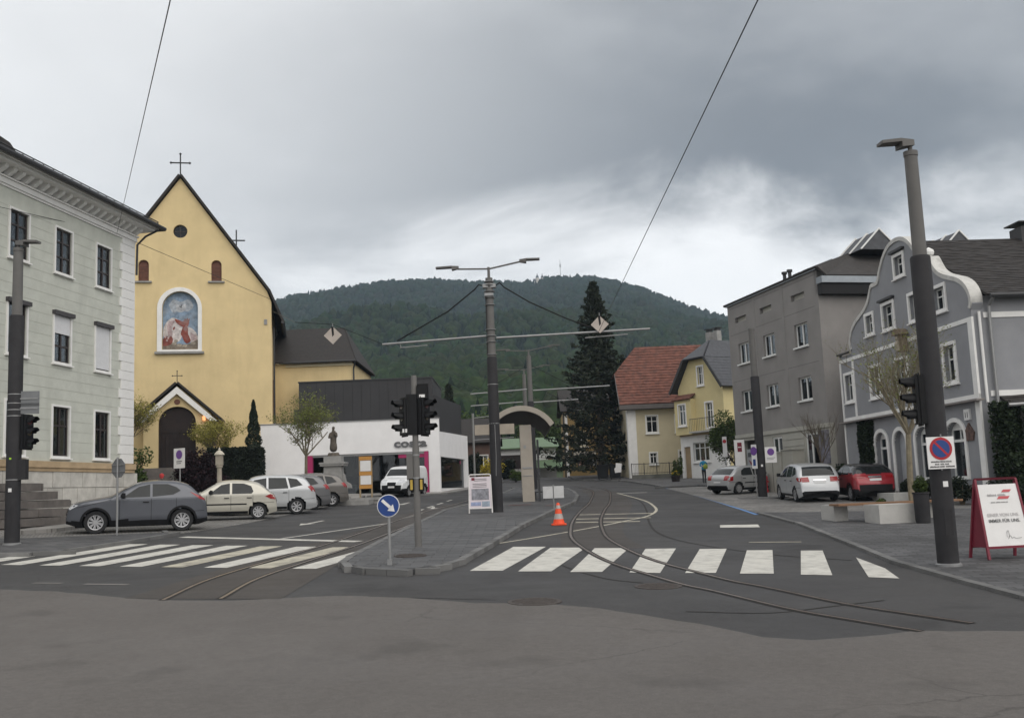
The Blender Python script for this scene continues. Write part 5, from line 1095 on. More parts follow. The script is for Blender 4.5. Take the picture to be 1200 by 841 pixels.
def make_car(name, label, sp, pm, loc, rz, scale=1.0, cat='car', roofm=None, clad=None, plate=True):
    L_, W_, H_, zb = sp['L'], sp['W'], sp['H'], sp.get('zb', .2)
    root = thing(name, label, cat, loc, rz, None, scale)
    P = chaikin(sp['top'], 2); Q = []
    for a, b in zip(P, P[1:]):
        k = max(1, int(math.dist(a, b)/.07))
        for i in range(k): Q.append((a[0]+(b[0]-a[0])*i/k, a[1]+(b[1]-a[1])*i/k))
    Q.append(P[-1]); D = np.array([q[0] for q in Q]); Zt = np.array([q[1] for q in Q]); zB = sp['belt']; rr = .07
    zt = lambda d: float(np.interp(d, D, Zt))
    def plan(d): return W_/2*(1-.20*max(0, 1-d/.75)**2.2-.12*max(0, 1-(L_-d)/.5)**2.2)
    def hw(d, z):
        w_ = plan(d)
        if z < .42: w_ *= .93+.07*max(0, (z-zb)/(.42-zb))
        if z > zB: w_ *= 1-sp.get('tumble', .20)*((z-zB)/(H_-zB))**1.15
        t = (z-(zt(d)-rr))/rr
        if t > 0: w_ -= rr*.9*(1-math.sqrt(max(0, 1-min(1, t)**2)))
        return w_
    nrm = []
    for i in range(len(Q)):
        a, b = Q[max(i-1, 0)], Q[min(i+1, len(Q)-1)]; t = Vector((b[0]-a[0], b[1]-a[1])).normalized(); nrm.append(Vector((-t.y, t.x)))
    NL = 16; fr = (.86,.66,.42,.2,0.0); wr = sp['wr']; ra_ = wr+.055; wd_ = sp['wd']
    rings = []
    for i, (d, z1) in enumerate(Q):
        z0 = min(zb+.02*math.sin(d), z1-.05); zbb = z0 + (.12*max(0, 1-d/.35)+.10*max(0, 1-(L_-d)/.3)); zbb = min(zbb, z1-.04); ring = []
        for k in range(NL+1):
            z = zbb+(z1-zbb)*k/NL; ring.append([d, hw(d, z), z])
        wt = ring[-1][1]; cwn = .028
        for f in fr: ring.append([d+nrm[i].x*cwn*(1-f*f), wt*f, z1+nrm[i].y*cwn*(1-f*f)])
        rings.append(ring)
    M_ = len(rings[0])
    for ring in rings:               # open the wheel arches
        for v in ring[:NL+1]:
            for wx_ in wd_:
                dx, dz = v[0]-wx_, v[2]-wr; ds = math.hypot(dx, dz)
                if ra_-.05 < ds < ra_: v[0] = wx_+dx/ds*ra_; v[2] = wr+dz/ds*ra_
    def inarch(pts):
        c = np.mean(pts, 0); return any(math.hypot(c[0]-wx_, c[2]-wr) < ra_-.002 for wx_ in wd_)
    body = MB(); X = lambda d: L_/2-d; i_cab = [i for i, q in enumerate(Q)]
    for s in (1, -1):
        base = len(body.v); body.v += [(X(v[0]), s*v[1], v[2]) for ring in rings for v in ring]
        for i in range(len(rings)-1):
            for k in range(M_-1):
                f = [rings[i][k], rings[i+1][k], rings[i+1][k+1], rings[i][k+1]]
                if k < NL and inarch(f): continue
                ids = (base+i*M_+k, base+(i+1)*M_+k, base+(i+1)*M_+k+1, base+i*M_+k+1)
                zc = np.mean([q[2] for q in f]); dc = np.mean([q[0] for q in f])
                mi = 0
                if roofm and zc > zB+.09 and dc > sp.get('roof0', 1.0): mi = 1
                if clad and zc < clad and k < NL: mi = 2
                body.f.append(ids if s > 0 else ids[::-1]); body.m.append(mi)
        for i in (0, len(rings)-1):
            ids = tuple(base+i*M_+k for k in range(M_)); body.f.append(ids if (s > 0) == (i == 0) else ids[::-1]); body.m.append(2)
    me = body.mesh('body', [pm, roofm or pm, BLACKP], False)
    bm = bmesh.new(); bm.from_mesh(me); bmesh.ops.remove_doubles(bm, verts=bm.verts, dist=.0008); bmesh.ops.recalc_face_normals(bm, faces=bm.faces); bm.to_mesh(me); bm.free()
    me.polygons.foreach_set('use_smooth', [True]*len(me.polygons)); me.set_sharp_from_angle(angle=R(50)); bo = inst('body', me, root)
    MB().box(-L_/2+.25, L_/2-.25, -W_/2+.28, W_/2-.28, zb-.02, .62).build('underbody', UNDER, root)
    # patches lying on the body
    def side(name_, poly, m, sides=(1, -1), eps=.007, parent=root):
        bm = bmesh.new(); vs = [bm.verts.new((p[0], p[1], 0)) for p in poly]; es = [bm.edges.new((vs[i], vs[(i+1) % len(vs)])) for i in range(len(vs))]
        bmesh.ops.triangle_fill(bm, edges=es, use_beauty=True); bisect_grid(bm, .09)
        co = [v.co.copy() for v in bm.verts]
        for v, c in zip(bm.verts, co): v.co = (X(c.x), hw(c.x, c.y)+eps, c.y)
        bmesh.ops.recalc_face_normals(bm, faces=bm.faces); me = bpy.data.meshes.new(name_); bm.to_mesh(me); bm.free(); me.materials.append(m)
        me.polygons.foreach_set('use_smooth', [True]*len(me.polygons))
        if sum(p.normal.y for p in me.polygons) < 0: me.flip_normals()
        out = []
        for s in sides:
            if s > 0: out.append(inst(name_, me, parent))
            else:
                m2 = me.copy()
                for v in m2.vertices: v.co.y = -v.co.y
                m2.flip_normals(); out.append(inst(name_, m2, parent))
        return out
    def top(name_, i0, i1, f0, f1, m, eps=.007, taper=0.0, parent=root):
        i0 = min(i0, len(rings)-2); i1 = min(max(i1, i0+1), len(rings)-1); b = MB(); vs = []; nf = 10; rows = list(range(i0, i1+1))
        for j, i in enumerate(rows):
            tt = j/max(1, len(rows)-1); wt = rings[i][NL][1]
            for k in range(nf+1):
                f = (f0+(f1-f0)*k/nf)*(1-taper*tt); cw_ = .028*(1-f*f)+eps; vs.append((X(Q[i][0]+nrm[i].x*cw_), wt*f, Q[i][1]+nrm[i].y*cw_))
        n = nf+1; b.add(vs, [(j*n+k, j*n+k+1, (j+1)*n+k+1, (j+1)*n+k) for j in range(len(rows)-1) for k in range(nf)])
        return b.build(name_, m, parent, True)
    def idx(z, rear):   # profile index at height z on the nose or the tail
        rng_ = range(len(Q)-1, len(Q)//2, -1) if rear else range(0, len(Q)//2)
        for i in rng_:
            if Q[i][1] >= z: return i
        return len(Q)//2
    di = lambda d: int(np.argmin(np.abs(D-d)))
    ws = sp['screen']; top('windscreen', di(ws[0]), di(ws[1]), -.93, .93, CARGLASS)
    if 'rearglass' in sp: top('rear_window', idx(sp['rearglass'][1], True), idx(sp['rearglass'][0], True), -.88, .88, CARGLASS)
    for q in sp['side']: side('side_window', q, CARGLASS)
    for d in sp.get('seams', ()): side('door_seam', [(d-.006,.36),(d+.006,.36),(d+.006,zB-.03),(d-.006,zB-.03)], UNDER, eps=.004)
    for d in sp.get('handles', ()):
        for s in (1, -1): MB().box(X(d)-.09, X(d)+.09, -.012, .02, -.015, .015).build('door_handle', BLACKP if sp.get('dh') else pm, root, False, (0, s*(hw(d, zB-.13)+.012), zB-.13))
    if 'strip' in sp: z = sp['strip']; side('rub_strip', [(sp['wd'][0]+.45,z),(sp['wd'][1]-.42,z),(sp['wd'][1]-.42,z+.05),(sp['wd'][0]+.45,z+.05)], BLACKP, eps=.012)
    side('sill', [(wd_[0]+ra_+.02,zb+.02),(wd_[1]-ra_-.02,zb+.02),(wd_[1]-ra_-.02,zb+.12),(wd_[0]+ra_+.02,zb+.12)], BLACKP, eps=.008)
    # lamps, grille, bumper, plate
    za, zc = sp['head']; 
    for s in (1, -1): top('headlight', idx(za, False), idx(zc, False), .52*s, .97*s, LAMPCLR, .009)
    side('headlight_side', [(.10,za),(.34,zc-.02),(.20,zc),(.06,za+.05)], LAMPCLR, eps=.009)
    top('grille', idx(za-.13, False), idx(za+.03, False), -.42, .42, BLACKP, .008); top('front_bumper', 0, idx(sp.get('bump', .46), False), -.97, .97, BLACKP, .007)
    za, zc = sp['tail']
    for s in (1, -1): top('tail_light', idx(zc, True), idx(za, True), sp.get('tf', .70)*s, .985*s, LAMPRED, .009)
    side('tail_light_side', sp.get('tailside', [(L_-.30,zc-.04),(L_-.10,za+.02),(L_-.05,za),(L_-.035,za+.12),(L_-.14,zc)]), LAMPRED, eps=.009)
    if sp.get('rearclad'): top('rear_bumper', idx(sp['rearclad'], True), len(Q)-1, -.97, .97, BLACKP, .008)
    if plate:
        zp = sp['plate']; top('number_plate', idx(zp+.055, True), idx(zp-.055, True), -.34, .34, PLATE, .014); top('number_plate', idx(.50, False), idx(.60, False), -.32, .32, PLATE, .016)
        top('tailgate_handle', idx(zp+.13, True), idx(zp+.085, True), -.36, .36, CHROME if sp.get('chrome') else pm, .02)
    if 'wiper' in sp:
        i = idx(sp['wiper'], True); q = Q[i]; MB().bar((X(q[0])-.03,-.05,q[1]),(X(Q[max(0,i-2)][0])-.03,.32,q[1]+.06),.018).build('rear_wiper', BLACKP, root)
    side('bonnet_seam', [(.3,zt(.3)-.13),(ws[0]-.12,zB-.045),(ws[0]-.12,zB-.035),(.3,zt(.3)-.12)], UNDER, eps=.004)
    side('bumper_seam', [(L_-.55,.60),(L_-.1,.62),(L_-.1,.632),(L_-.55,.612)], UNDER, eps=.004)
    side('fuel_flap', [(sp['wd'][1]-.12,zB-.22),(sp['wd'][1]+.02,zB-.22),(sp['wd'][1]+.02,zB-.09),(sp['wd'][1]-.12,zB-.09)], pm, (-1,), .006)
    md = sp['mirror']
    for s in (1, -1):
        b = MB(); y0 = hw(md, zB)*s; b.prism([(X(md)-.06,zB+.03),(X(md)+.05,zB+.02),(X(md)+.09,zB+.09),(X(md)+.03,zB+.17),(X(md)-.06,zB+.16)],'y',y0+s*.05,y0+s*.2); b.bar((X(md),y0-s*.02,zB+.02),(X(md),y0+s*.08,zB+.06),.05); b.build('wing_mirror', sp.get('mm') or BLACKP, root)
    ty_, rm_, bk_ = wheel_mesh(wr, .2, sp.get('spokes', 5))
    for wx_ in wd_:
        for s in (1, -1):
            y = s*(plan(wx_)-.115); o = inst('wheel', ty_, root, (X(wx_), y, wr), 0 if s > 0 else math.pi); inst('rim', rm_, o); inst('brake_disc', bk_, o)
            b = MB(); n = 18; yo, yi = plan(wx_)-.012, plan(wx_)-.34; vs = []
            for k in range(n+1): a = math.pi*(k/n)*1.16-.08*math.pi; vs += [(X(wx_)+ra_*math.cos(a), s*yo, wr+ra_*math.sin(a)), (X(wx_)+ra_*math.cos(a), s*yi, wr+ra_*math.sin(a))]
            b.add(vs, [(2*k, 2*k+1, 2*k+3, 2*k+2) for k in range(n)]); b.add([vs[2*k+1] for k in range(n+1)], [tuple(range(n+1))]); b.build('wheel_arch_liner', UNDER, root, recalc=False)
            if sp.get('archclad'):
                b = MB(); vs = []
                for k in range(n+1):
                    a = math.pi*k/n
                    for r3 in (ra_-.01, ra_+.055):
                        xx, zz2 = wx_-r3*math.cos(a), wr+r3*math.sin(a); vs.append((X(xx), s*(hw(min(max(xx, .02), L_-.02), zz2)+.014), zz2))
                b.add(vs, [(2*k, 2*k+1, 2*k+3, 2*k+2) for k in range(n)]); b.build('arch_trim', BLACKP, root)
    # seats seen through the glass
    return root
    SE = None
    for d in sp.get('seats', (1.95, 2.85)):
        for s in (-.38, .38): MB().box(X(d)-.08-.1, X(d)-.02, s-.22, s+.22, .5, zB+.12).box(X(d)-.16, X(d)-.06, s-.12, s+.12, zB+.14, zB+.30).build('seat', SE, root)
    return root
CROSS = dict(L=4.13,W=1.77,H=1.57,belt=1.06,wr=.345,wd=(.84,3.36),spokes=9,top=[(0,.42),(.015,.60),(.06,.78),(.2,.91),(.6,1.0),(1.15,1.07),(1.32,1.12),(1.95,1.47),(2.3,1.555),(2.8,1.57),(3.3,1.52),(3.6,1.41),(3.88,1.11),(4.02,.99),(4.10,.85),(4.13,.45)],screen=(1.38,2.02),rearglass=(1.12,1.40),
  side=[[(1.60,1.08),(2.06,1.40),(2.40,1.475),(2.40,1.09)],[(2.47,1.09),(2.47,1.48),(2.92,1.47),(3.18,1.37),(3.31,1.26),(3.08,1.14)]],seams=(1.52,2.44,3.18),handles=(2.28,),dh=1,head=(.74,.90),tail=(.88,1.08),plate=.80,mirror=1.62,archclad=1,rearclad=.62,tailside=[(3.58,1.22),(3.86,1.0),(4.04,.94),(4.03,1.0),(3.82,1.12)])
HATCH = dict(L=3.85,W=1.67,H=1.43,belt=.93,wr=.295,wd=(.74,3.18),spokes=9,top=[(0,.38),(.015,.54),(.06,.66),(.4,.80),(.85,.90),(1.05,.95),(1.65,1.32),(1.95,1.41),(2.4,1.43),(2.95,1.38),(3.27,1.27),(3.6,.97),(3.76,.88),(3.83,.68),(3.85,.4)],screen=(1.12,1.68),rearglass=(.98,1.25),
  side=[[(1.42,.95),(1.86,1.28),(2.16,1.335),(2.16,.95)],[(2.24,.95),(2.24,1.335),(2.66,1.32),(2.92,1.22),(3.0,1.02),(2.93,.95)]],seams=(1.35,2.2,2.98),handles=(2.05,2.85),dh=1,head=(.58,.73),tail=(.70,.90),plate=.62,mirror=1.5,strip=.55,tailside=[(3.42,.84),(3.62,.74),(3.80,.72),(3.76,.86),(3.60,.92)])
ASTRA = dict(HATCH, L=4.1, top=[(0,.38),(.015,.54),(.06,.66),(.45,.80),(.95,.90),(1.15,.95),(1.75,1.32),(2.1,1.41),(2.6,1.43),(3.1,1.38),(3.45,1.27),(3.82,.98),(4.0,.92),(4.07,.70),(4.1,.4)], wd=(.8,3.4), screen=(1.22,1.8), side=[[(1.55,.95),(1.98,1.28),(2.3,1.335),(2.3,.95)],[(2.38,.95),(2.38,1.335),(2.85,1.32),(3.12,1.2),(3.2,1.0),(3.1,.95)]], seams=(1.45,2.34,3.18), handles=(2.2,3.0), tail=(.66,.92), tf=.62, tailside=[(3.78,.92),(3.8,.7),(4.06,.68),(4.03,.9)], mirror=1.62, plate=.60, rearclad=.45, W=1.71)
MPV = dict(L=4.25,W=1.78,H=1.60,belt=1.02,wr=.318,wd=(.82,3.42),spokes=7,top=[(0,.42),(.015,.60),(.07,.76),(.4,.92),(.8,1.02),(.95,1.07),(1.55,1.47),(1.95,1.58),(2.6,1.60),(3.3,1.57),(3.78,1.47),(4.02,1.10),(4.13,.96),(4.21,.78),(4.25,.45)],screen=(1.02,1.6),rearglass=(1.08,1.42),
  side=[[(1.28,1.04),(1.72,1.42),(2.2,1.50),(2.2,1.04)],[(2.28,1.04),(2.28,1.505),(2.98,1.49),(3.08,1.06)],[(3.16,1.08),(3.06,1.485),(3.42,1.43),(3.66,1.18)]],seams=(1.22,2.24,3.1),handles=(2.05,2.95),dh=1,head=(.68,.86),tail=(.88,1.12),plate=.76,mirror=1.45,tailside=[(3.86,1.12),(4.02,.92),(4.18,.90),(4.10,1.08),(4.0,1.16)])
BCL = dict(MPV, rearclad=.42, plate=.80, tail=(.84,1.02), tf=.58, chrome=1, wiper=1.1, spokes=5, tailside=[(3.80,1.0),(4.0,.88),(4.18,.87),(4.14,1.02),(3.95,1.05)])
REDX = dict(CROSS, tail=(.95,1.06), tf=.6, plate=.88, chrome=1, rearclad=.70, H=1.57, spokes=5, roof0=1.2)
VAN = dict(L=4.0,W=1.72,H=1.80,belt=1.08,wr=.31,wd=(.74,3.2),tumble=.12,spokes=6,top=[(0,.42),(.015,.62),(.06,.84),(.35,1.0),(.75,1.10),(.88,1.14),(1.45,1.62),(1.75,1.75),(2.5,1.80),(3.5,1.79),(3.84,1.72),(3.95,1.2),(3.98,.8),(4.0,.42)],screen=(.94,1.5),rearglass=(1.15,1.6),side=[[(1.12,1.1),(1.55,1.52),(1.95,1.58),(1.95,1.08)]],seams=(1.1,2.02),handles=(1.85,),head=(.78,.98),tail=(.9,1.3),plate=.7,mirror=1.3,rearclad=.5,bump=.66,archclad=1)
def on_street(x, y, hx, hy):
    return (x, y, g(x, y)), math.atan2(hy, hx)
def park(fn, name, label, sp, pm, cx_, cy_, hx, hy, scale, **k):
    (l, r_) = on_street(cx_, cy_, hx, hy); o = make_car(name, label, sp, pm, l, r_, scale, **k)
    h = Vector((hx, hy)).normalized(); m_ = frame_on_street(Vector((cx_, cy_)), h, k.get('dz', .012)); o.matrix_world = m_ @ Matrix.Scale(scale, 4); return o
def park_by_wheel(name, label, sp, pm, wx_, wy_, which, side_, hx, hy, scale, **k):
    """place a car so that one tyre touches the street at (wx_, wy_)"""
    h = Vector((hx, hy)).normalized(); lft = Vector((-h.y, h.x)); d = sp['L']/2-sp['wd'][0 if which == 'f' else 1]
    c = Vector((wx_, wy_))-h*d*scale-lft*(side_*(sp['W']/2-.06))*scale
    return park(None, name, label, sp, pm, c.x, c.y, hx, hy, scale, **k)
SILVER = paint('silver_paint', (.36,.365,.37)); SILVERD = paint('pale_silver_paint', (.45,.46,.47)); GREYP = paint('gunmetal_paint', (.085,.09,.105)); BEIGEP = paint('champagne_paint', (.46,.44,.38)); BROWNG = paint('brown_grey_paint', (.135,.125,.115)); DARKG = paint('dark_grey_paint', (.13,.13,.135)); WHITEP = paint('white_paint', (.68,.69,.70), 0, .35); REDP = paint('red_paint', (.27,.008,.016), .2, .3); ROOFBL = paint('black_roof_paint', (.012,.012,.013), .1, .2)
park_by_wheel('parked_car', 'dark grey compact crossover parked behind the back of the octagonal sign', CROSS, GREYP, -12.45-1.15, 33.0, 'f', 1, -.93, -.36, 1.05, clad=.40)
park_by_wheel('parked_car', 'champagne beige hatchback parked tail to the street beside the dark grey crossover', HATCH, BEIGEP, -10.13, 40.0, 'r', 1, -.96, -.28, 1.06)
park_by_wheel('parked_car', 'silver minivan with pale hubcaps parked between beige hatchback and dark grey minivan', MPV, SILVERD, -9.41, 43.6, 'r', 1, -.96, -.28, 1.03)
park_by_wheel('parked_car', 'dark grey minivan parked between the silver and the brown-grey minivans', MPV, DARKG, -9.44, 47.3, 'r', 1, -.96, -.28, 1.0)
park_by_wheel('parked_car', 'brown-grey minivan with roof rails parked beside the stone statue pedestal', dict(MPV, H=1.64), BROWNG, -9.15, 50.5, 'r', 1, -.96, -.28, 1.0)
park_by_wheel('delivery_van', 'small white delivery van with black bumper in front of the shop window', VAN, WHITEP, -6.46, 60.9, 'f', 1, -.28, -.96, 1.0, cat='van', clad=.50)
park_by_wheel('parked_car', 'silver hatchback seen from behind beside the pole with no-parking plates', ASTRA, SILVER, 11.11, 51.5, 'r', -1, .825, .56, .98)
park_by_wheel('parked_car', 'silver tall hatchback with wide rear window parked between hatchback and red crossover', BCL, SILVERD, 11.55, 42.6, 'r', 1, 0, 1.0, .97)
park_by_wheel('parked_car', 'red crossover with black roof parked nose to the scroll-gabled house', REDX, REDP, 13.62, 41.9, 'r', 1, 0, 1.0, .95, roofm=ROOFBL, clad=.52)
# ------------------------------------------------------------------ poles, lamps, signals
def luminaire(parent, p, d, ln=.75):
    """flat wedge street-lamp head starting at p and pointing along d"""
    p, d = Vector(p), Vector(d).normalized(); s = Vector((-d.y, d.x, 0)).normalized(); b = MB(); z = Vector((0,0,1))
    q = p+d*ln; m_ = p+d*.28
    b.hexa([p-s*.07-z*.05, m_-s*.15-z*.10, m_+s*.15-z*.10, p+s*.07-z*.05], [p-s*.07+z*.06, m_-s*.15+z*.06, m_+s*.15+z*.06, p+s*.07+z*.06])
    b.hexa([m_-s*.15-z*.0, q-s*.13-z*.03, q+s*.13-z*.03, m_+s*.15-z*.0], [m_-s*.15+z*.065, q-s*.13+z*.03, q+s*.13+z*.03, m_+s*.15+z*.065])
    return b.build('lamp_head', POLEG, parent)
def pole_base(x, y, dz=0): return (x, y, g(x, y)+dz)
def big_pole(name, label, x, y, dz, zj, ztop, r0=.185, r1=.12):
    o = thing(name, label, 'lamp post', pole_base(x, y, dz)); z0 = g(x, y)+dz
    MB().lathe([(r0*1.25,-.05),(r0*1.25,.03),(r0*1.06,.05)],24).build('base_ring', METALG, o); MB().box(-.07,.07,-r0*1.01,-r0*.8,.55,1.0).build('service_hatch', POLED, o); MB().box(-.04,.05,-r0*1.025,-r0*.9,1.42,1.52).build('sticker', SIGNW, o)
    MB().lathe([(r0*1.03,-.1),(r0*1.0,zj-z0-.04),(r0*.9,zj-z0)],24).build('lower_pole', POLED, o, True); MB().lathe([(r1*1.08,zj-z0-.02),(r1,ztop-z0-.1),(r1*1.1,ztop-z0-.09),(r1*1.1,ztop-z0)],20).build('upper_pole', POLEG, o, True)
    return o, z0
def signal_head(parent, x, y, z0, rz, n=3, name='signal_head'):
    """black housing with n visored lamps; the lamps face local -Y turned by rz"""
    b = MB(); h = .30*n; b.box(-.16,.16,-.06,.14,0,h); b.box(-.19,.19,.0,.02,-.04,h+.04); o = b.build(name, BLACKP, parent, False, (x, y, z0), rz)
    for k in range(n):
        v = MB(); zc = .15+.30*k; m_ = 12; vs = []
        for i in range(m_+1):
            a = math.pi*(-.12+1.24*i/m_)
            for yy, rr in ((-.06,.125),(-.30 if .1 < i/m_ < .9 else -.2,.118)): vs.append((rr*math.cos(a), yy, zc+rr*math.sin(a)))
        v.add(vs, [(2*i, 2*i+2, 2*i+3, 2*i+1) for i in range(m_)]); v.build('visor', BLACKP, o, recalc=False)
        MB().disc((0,-.062,zc),.105,.01,'y',18).build('lens', mat('dark_lens_%d' % (k % 3),((.04,.05,.045),(.06,.05,.03),(.06,.02,.02))[k % 3],.2,coat=.5), o)
    return o
# right lamp post with no-stopping plate
rp, z0 = big_pole('lamp_post', 'tall grey lamp post with no-stopping plate beside the red sandwich board', 7.77, 18.8, .055, 6.25, 8.29)
MB().tube([(0,0,8.25-z0),(0,0,8.42-z0)],.045,8).build('lamp_neck', POLEG, rp); luminaire(rp, (.06,0,8.45-z0), (-1,-.1,.0), .66)
pt_ = MB().box(-.25,.25,-.012,.012,-.29,.29).build('sign_plate', SIGNW, rp, False, (-.04,-.215,2.55-z0))
MB().disc((0,-.016,.075),.205,.006,'y',32).build('red_ring', SIGNRED, pt_); MB().disc((0,-.022,.075),.158,.006,'y',32).build('blue_field', SIGNBLUE, pt_); b = MB(); b.add([(-.125,-.027,.18),(-.095,-.027,.205),(.125,-.027,-.03),(.095,-.027,-.055)],[(0,1,2,3)]); b.build('red_bar', SIGNRED, pt_)
def word_bars(parent, x0, x1, z, h, m, y=lambda z: -.014, seed=1):
    rr = random.Random(seed); x = x0; b = MB()
    while x < x1-.02:
        w_ = min(rr.uniform(.25, .6)*h*10, x1-x); q = x
        while q < x+w_-h*.3: e_ = rr.uniform(.35, .6)*h; b.add([(q,y(z),z),(q+e_,y(z),z),(q+e_,y(z+h),z+h*rr.uniform(.75,1.1)),(q,y(z+h),z+h*rr.uniform(.75,1.1))],[(0,1,2,3)]); q += e_+h*.18
        x += w_+h*.55
    return b.build('lettering', m, parent, recalc=False)
word_bars(BOARD, 1.45, 2.65, 5.29, .22, SLATE, lambda z: -.105, 9); word_bars(BOARD, 1.0, 1.1, 5.29, .2, SLATE, lambda z: -.105, 10)
for k, hw_ in enumerate((.20,.13,.225)): word_bars(pt_, -hw_, hw_, -.175-k*.045, .028, BLACKP, seed=k)
MB().tube([(-.06,-.2,.27),(-.06,-.2,.33)],.012,6).tube([(0,.02,-.25),(0,.02,-.32)],.012,6).build('bracket', METALG, pt_)
for zq in (2.42,2.7): MB().lathe([(.195,-.015),(.195,.015)],20,(0,0,zq-z0)).build('clamp', METALG, rp)
s = signal_head(rp, -.24, .10, 3.10-z0, R(-100), 3); MB().box(-.1,.1,-.05,.05,0,.3).build('signal_arm', BLACKP, rp, False, (-.14,.05,3.2-z0)); MB().box(-.03,.06,-.1,-.09,.02,.1).build('sticker', SIGNW, s)
# left lamp post
lp, z0 = big_pole('lamp_post', 'tall grey lamp post with a sideways traffic signal before the stone steps', -13.81, 28.0, .09, 7.57, 9.5, .19, .13)
MB().tube([(0,0,9.45-z0),(0,0,9.62-z0)],.045,8).build('lamp_neck', POLEG, lp); luminaire(lp, (-.06,0,9.64-z0), (1,-.1,.0), .66)
s = signal_head(lp, .34, .05, 3.85-z0, R(75), 3); MB().box(0,.3,-.03,.03,0,.05).box(0,.3,-.03,.03,.55,.6).build('signal_arm', DARKM, lp, False, (.05,.05,4.0-z0)); MB().box(.08,.14,-.02,.02,0,.16).build('sticker', SIGNW, lp, False, (.05,-.05,4.6-z0))
for zq, h in ((5.22,.42),(4.95,.30)):
    o = MB().box(.12,.66,-.012,.012,-h/2,h/2).build('sign_back', SIGNBACK, lp, False, (0,-.08,zq-z0+.0), R(12)); MB().bar((.1,-.02,0),(.62,-.02,0),.03).build('rail', METALG, o)
for zq in (5.35,5.1,4.92,4.75,3.0): MB().lathe([(.197,-.012),(.197,.012)],20,(0,0,zq-z0)).build('clamp', METALG, lp)
MB().box(.1,.32,-.1,.1,0,.55).build('control_box', POLED, lp, False, (.05,0,3.0-z0)); MB().box(-.025,.025,-.21,-.19,0,.05).build('sticker', mat('lime_sticker',(.3,.55,.02),.5), lp, False, (0,0,3.55-z0))
# lamp post at the right-hand parking
mp_, z0 = big_pole('lamp_post', 'grey lamp post with no-parking plates in front of the taupe house', 11.24, 47.0, .008, 6.95, 9.2, .20, .14)
cp = MB().box(.05,.57,-.01,.01,-.36,.36).build('sign_plate', SIGNW, mp_, False, (.12,-.24,3.30-z0)); MB().disc((.31,-.016,.13),.16,.008,'y',24).build('sign_disc', SIGNPURPLE, cp); MB().box(.12,.5,-.014,-.01,-.15,-.13).box(.12,.42,-.014,-.01,-.22,-.20).build('lettering', SLATE, cp)
sp2 = MB().box(-.16,.16,-.01,.01,-.55,.55).build('sign_plate', SIGNW, mp_, False, (-.30,-.1,3.25-z0), R(-58)); o = MB().disc((0,-.016,.25),.2,.008,'y',24).build('sign_disc', SIGNPURPLE, sp2); MB().box(-.08,.08,-.016,-.01,-.42,-.12).build('tow_sign', SIGNBLUE, sp2)
MB().tube([(-.30,-.05,2.75-z0),(-.26,-.05,0)],.03,8).build('sign_post', METALG, mp_)
MB().lathe([(1.2,-.05),(1.15,.03)],20).build('kerb_ring', KERBM, mp_)
# traffic signal on the island
ts = thing('traffic_signal', 'slim grey traffic signal post with black heads on the island tip', 'traffic light', pole_base(-2.45, 25.0, .10)); z0 = g(-2.45, 25)+.10
MB().lathe([(.085,-.05),(.085,2.4),(.075,2.45),(.07,5.05-z0),(.06,5.09-z0)],16).build('pole', POLEG, ts, True)
signal_head(ts, -.27, .02, 3.62-z0, R(-62), 3); signal_head(ts, .24, .04, 3.62-z0, R(66), 3); MB().box(-.2,.06,-.1,.14,3.62-z0,4.62-z0).build('back_board', BLACKP, ts)
s = signal_head(ts, .20, .02, 4.50-z0, R(180), 1, 'rear_signal_head'); s.scale = (.8,.8,1.1)
MB().box(-.05,.09,-.12,-.112,.0,.07).build('sticker', SIGNW, ts, False, (.18,0,4.53-z0)); MB().box(-.3,-.17,-.14,-.13,0,.09).build('sticker', SIGNW, ts, False, (0,0,3.68-z0))
for s_ in (-1, 1):
    o = MB().box(-.055,.055,-.08,.08,0,.30).build('push_button', BLACKP, ts, False, (s_*.12,0,1.35)); MB().box(-.03,.03,-.09,-.08,.03,.27).build('button_face', mat('push_yellow',(.42,.29,.05),.5), o)
bx_ = MB().box(-.23,-.075,-.06,.06,1.62,2.25).build('control_box', POLEG, ts)
for zq in (1.66,2.22): MB().lathe([(.095,-.02),(.095,.02)],16,(0,0,zq)).build('clamp', METALG, ts)
# keep-right sign
ks = thing('keep_right_sign', 'round blue keep-right arrow sign on a short post at the island tip', 'traffic sign', pole_base(-2.62, 20.8, .10)); z0 = g(-2.62, 20.8)+.10
MB().tube([(0,0,-.05),(0,0,1.22)],.032,10).build('post', METALG, ks)
dsc = MB().disc((0,-.045,1.19),.228,.012,'y',40).build('sign_rim', SIGNW, ks); MB().disc((0,-.055,1.19),.212,.008,'y',40).build('sign_face', SIGNBLUE, dsc)
b = MB(); a_ = R(-43); ca, sa_ = math.cos(a_), math.sin(a_)
for poly in ([(-.17,-.030),(.06,-.030),(.06,.030),(-.17,.030)], [(.05,-.085),(.175,0),(.05,.085)]): b.prism([(x*ca-z*sa_, 1.19+x*sa_+z*ca) for x, z in poly],'y',-.064,-.0605)
b.build('arrow', SIGNW, dsc); MB().box(-.05,.05,-.05,.05,-.02,.12).build('foot', METALG, ks)
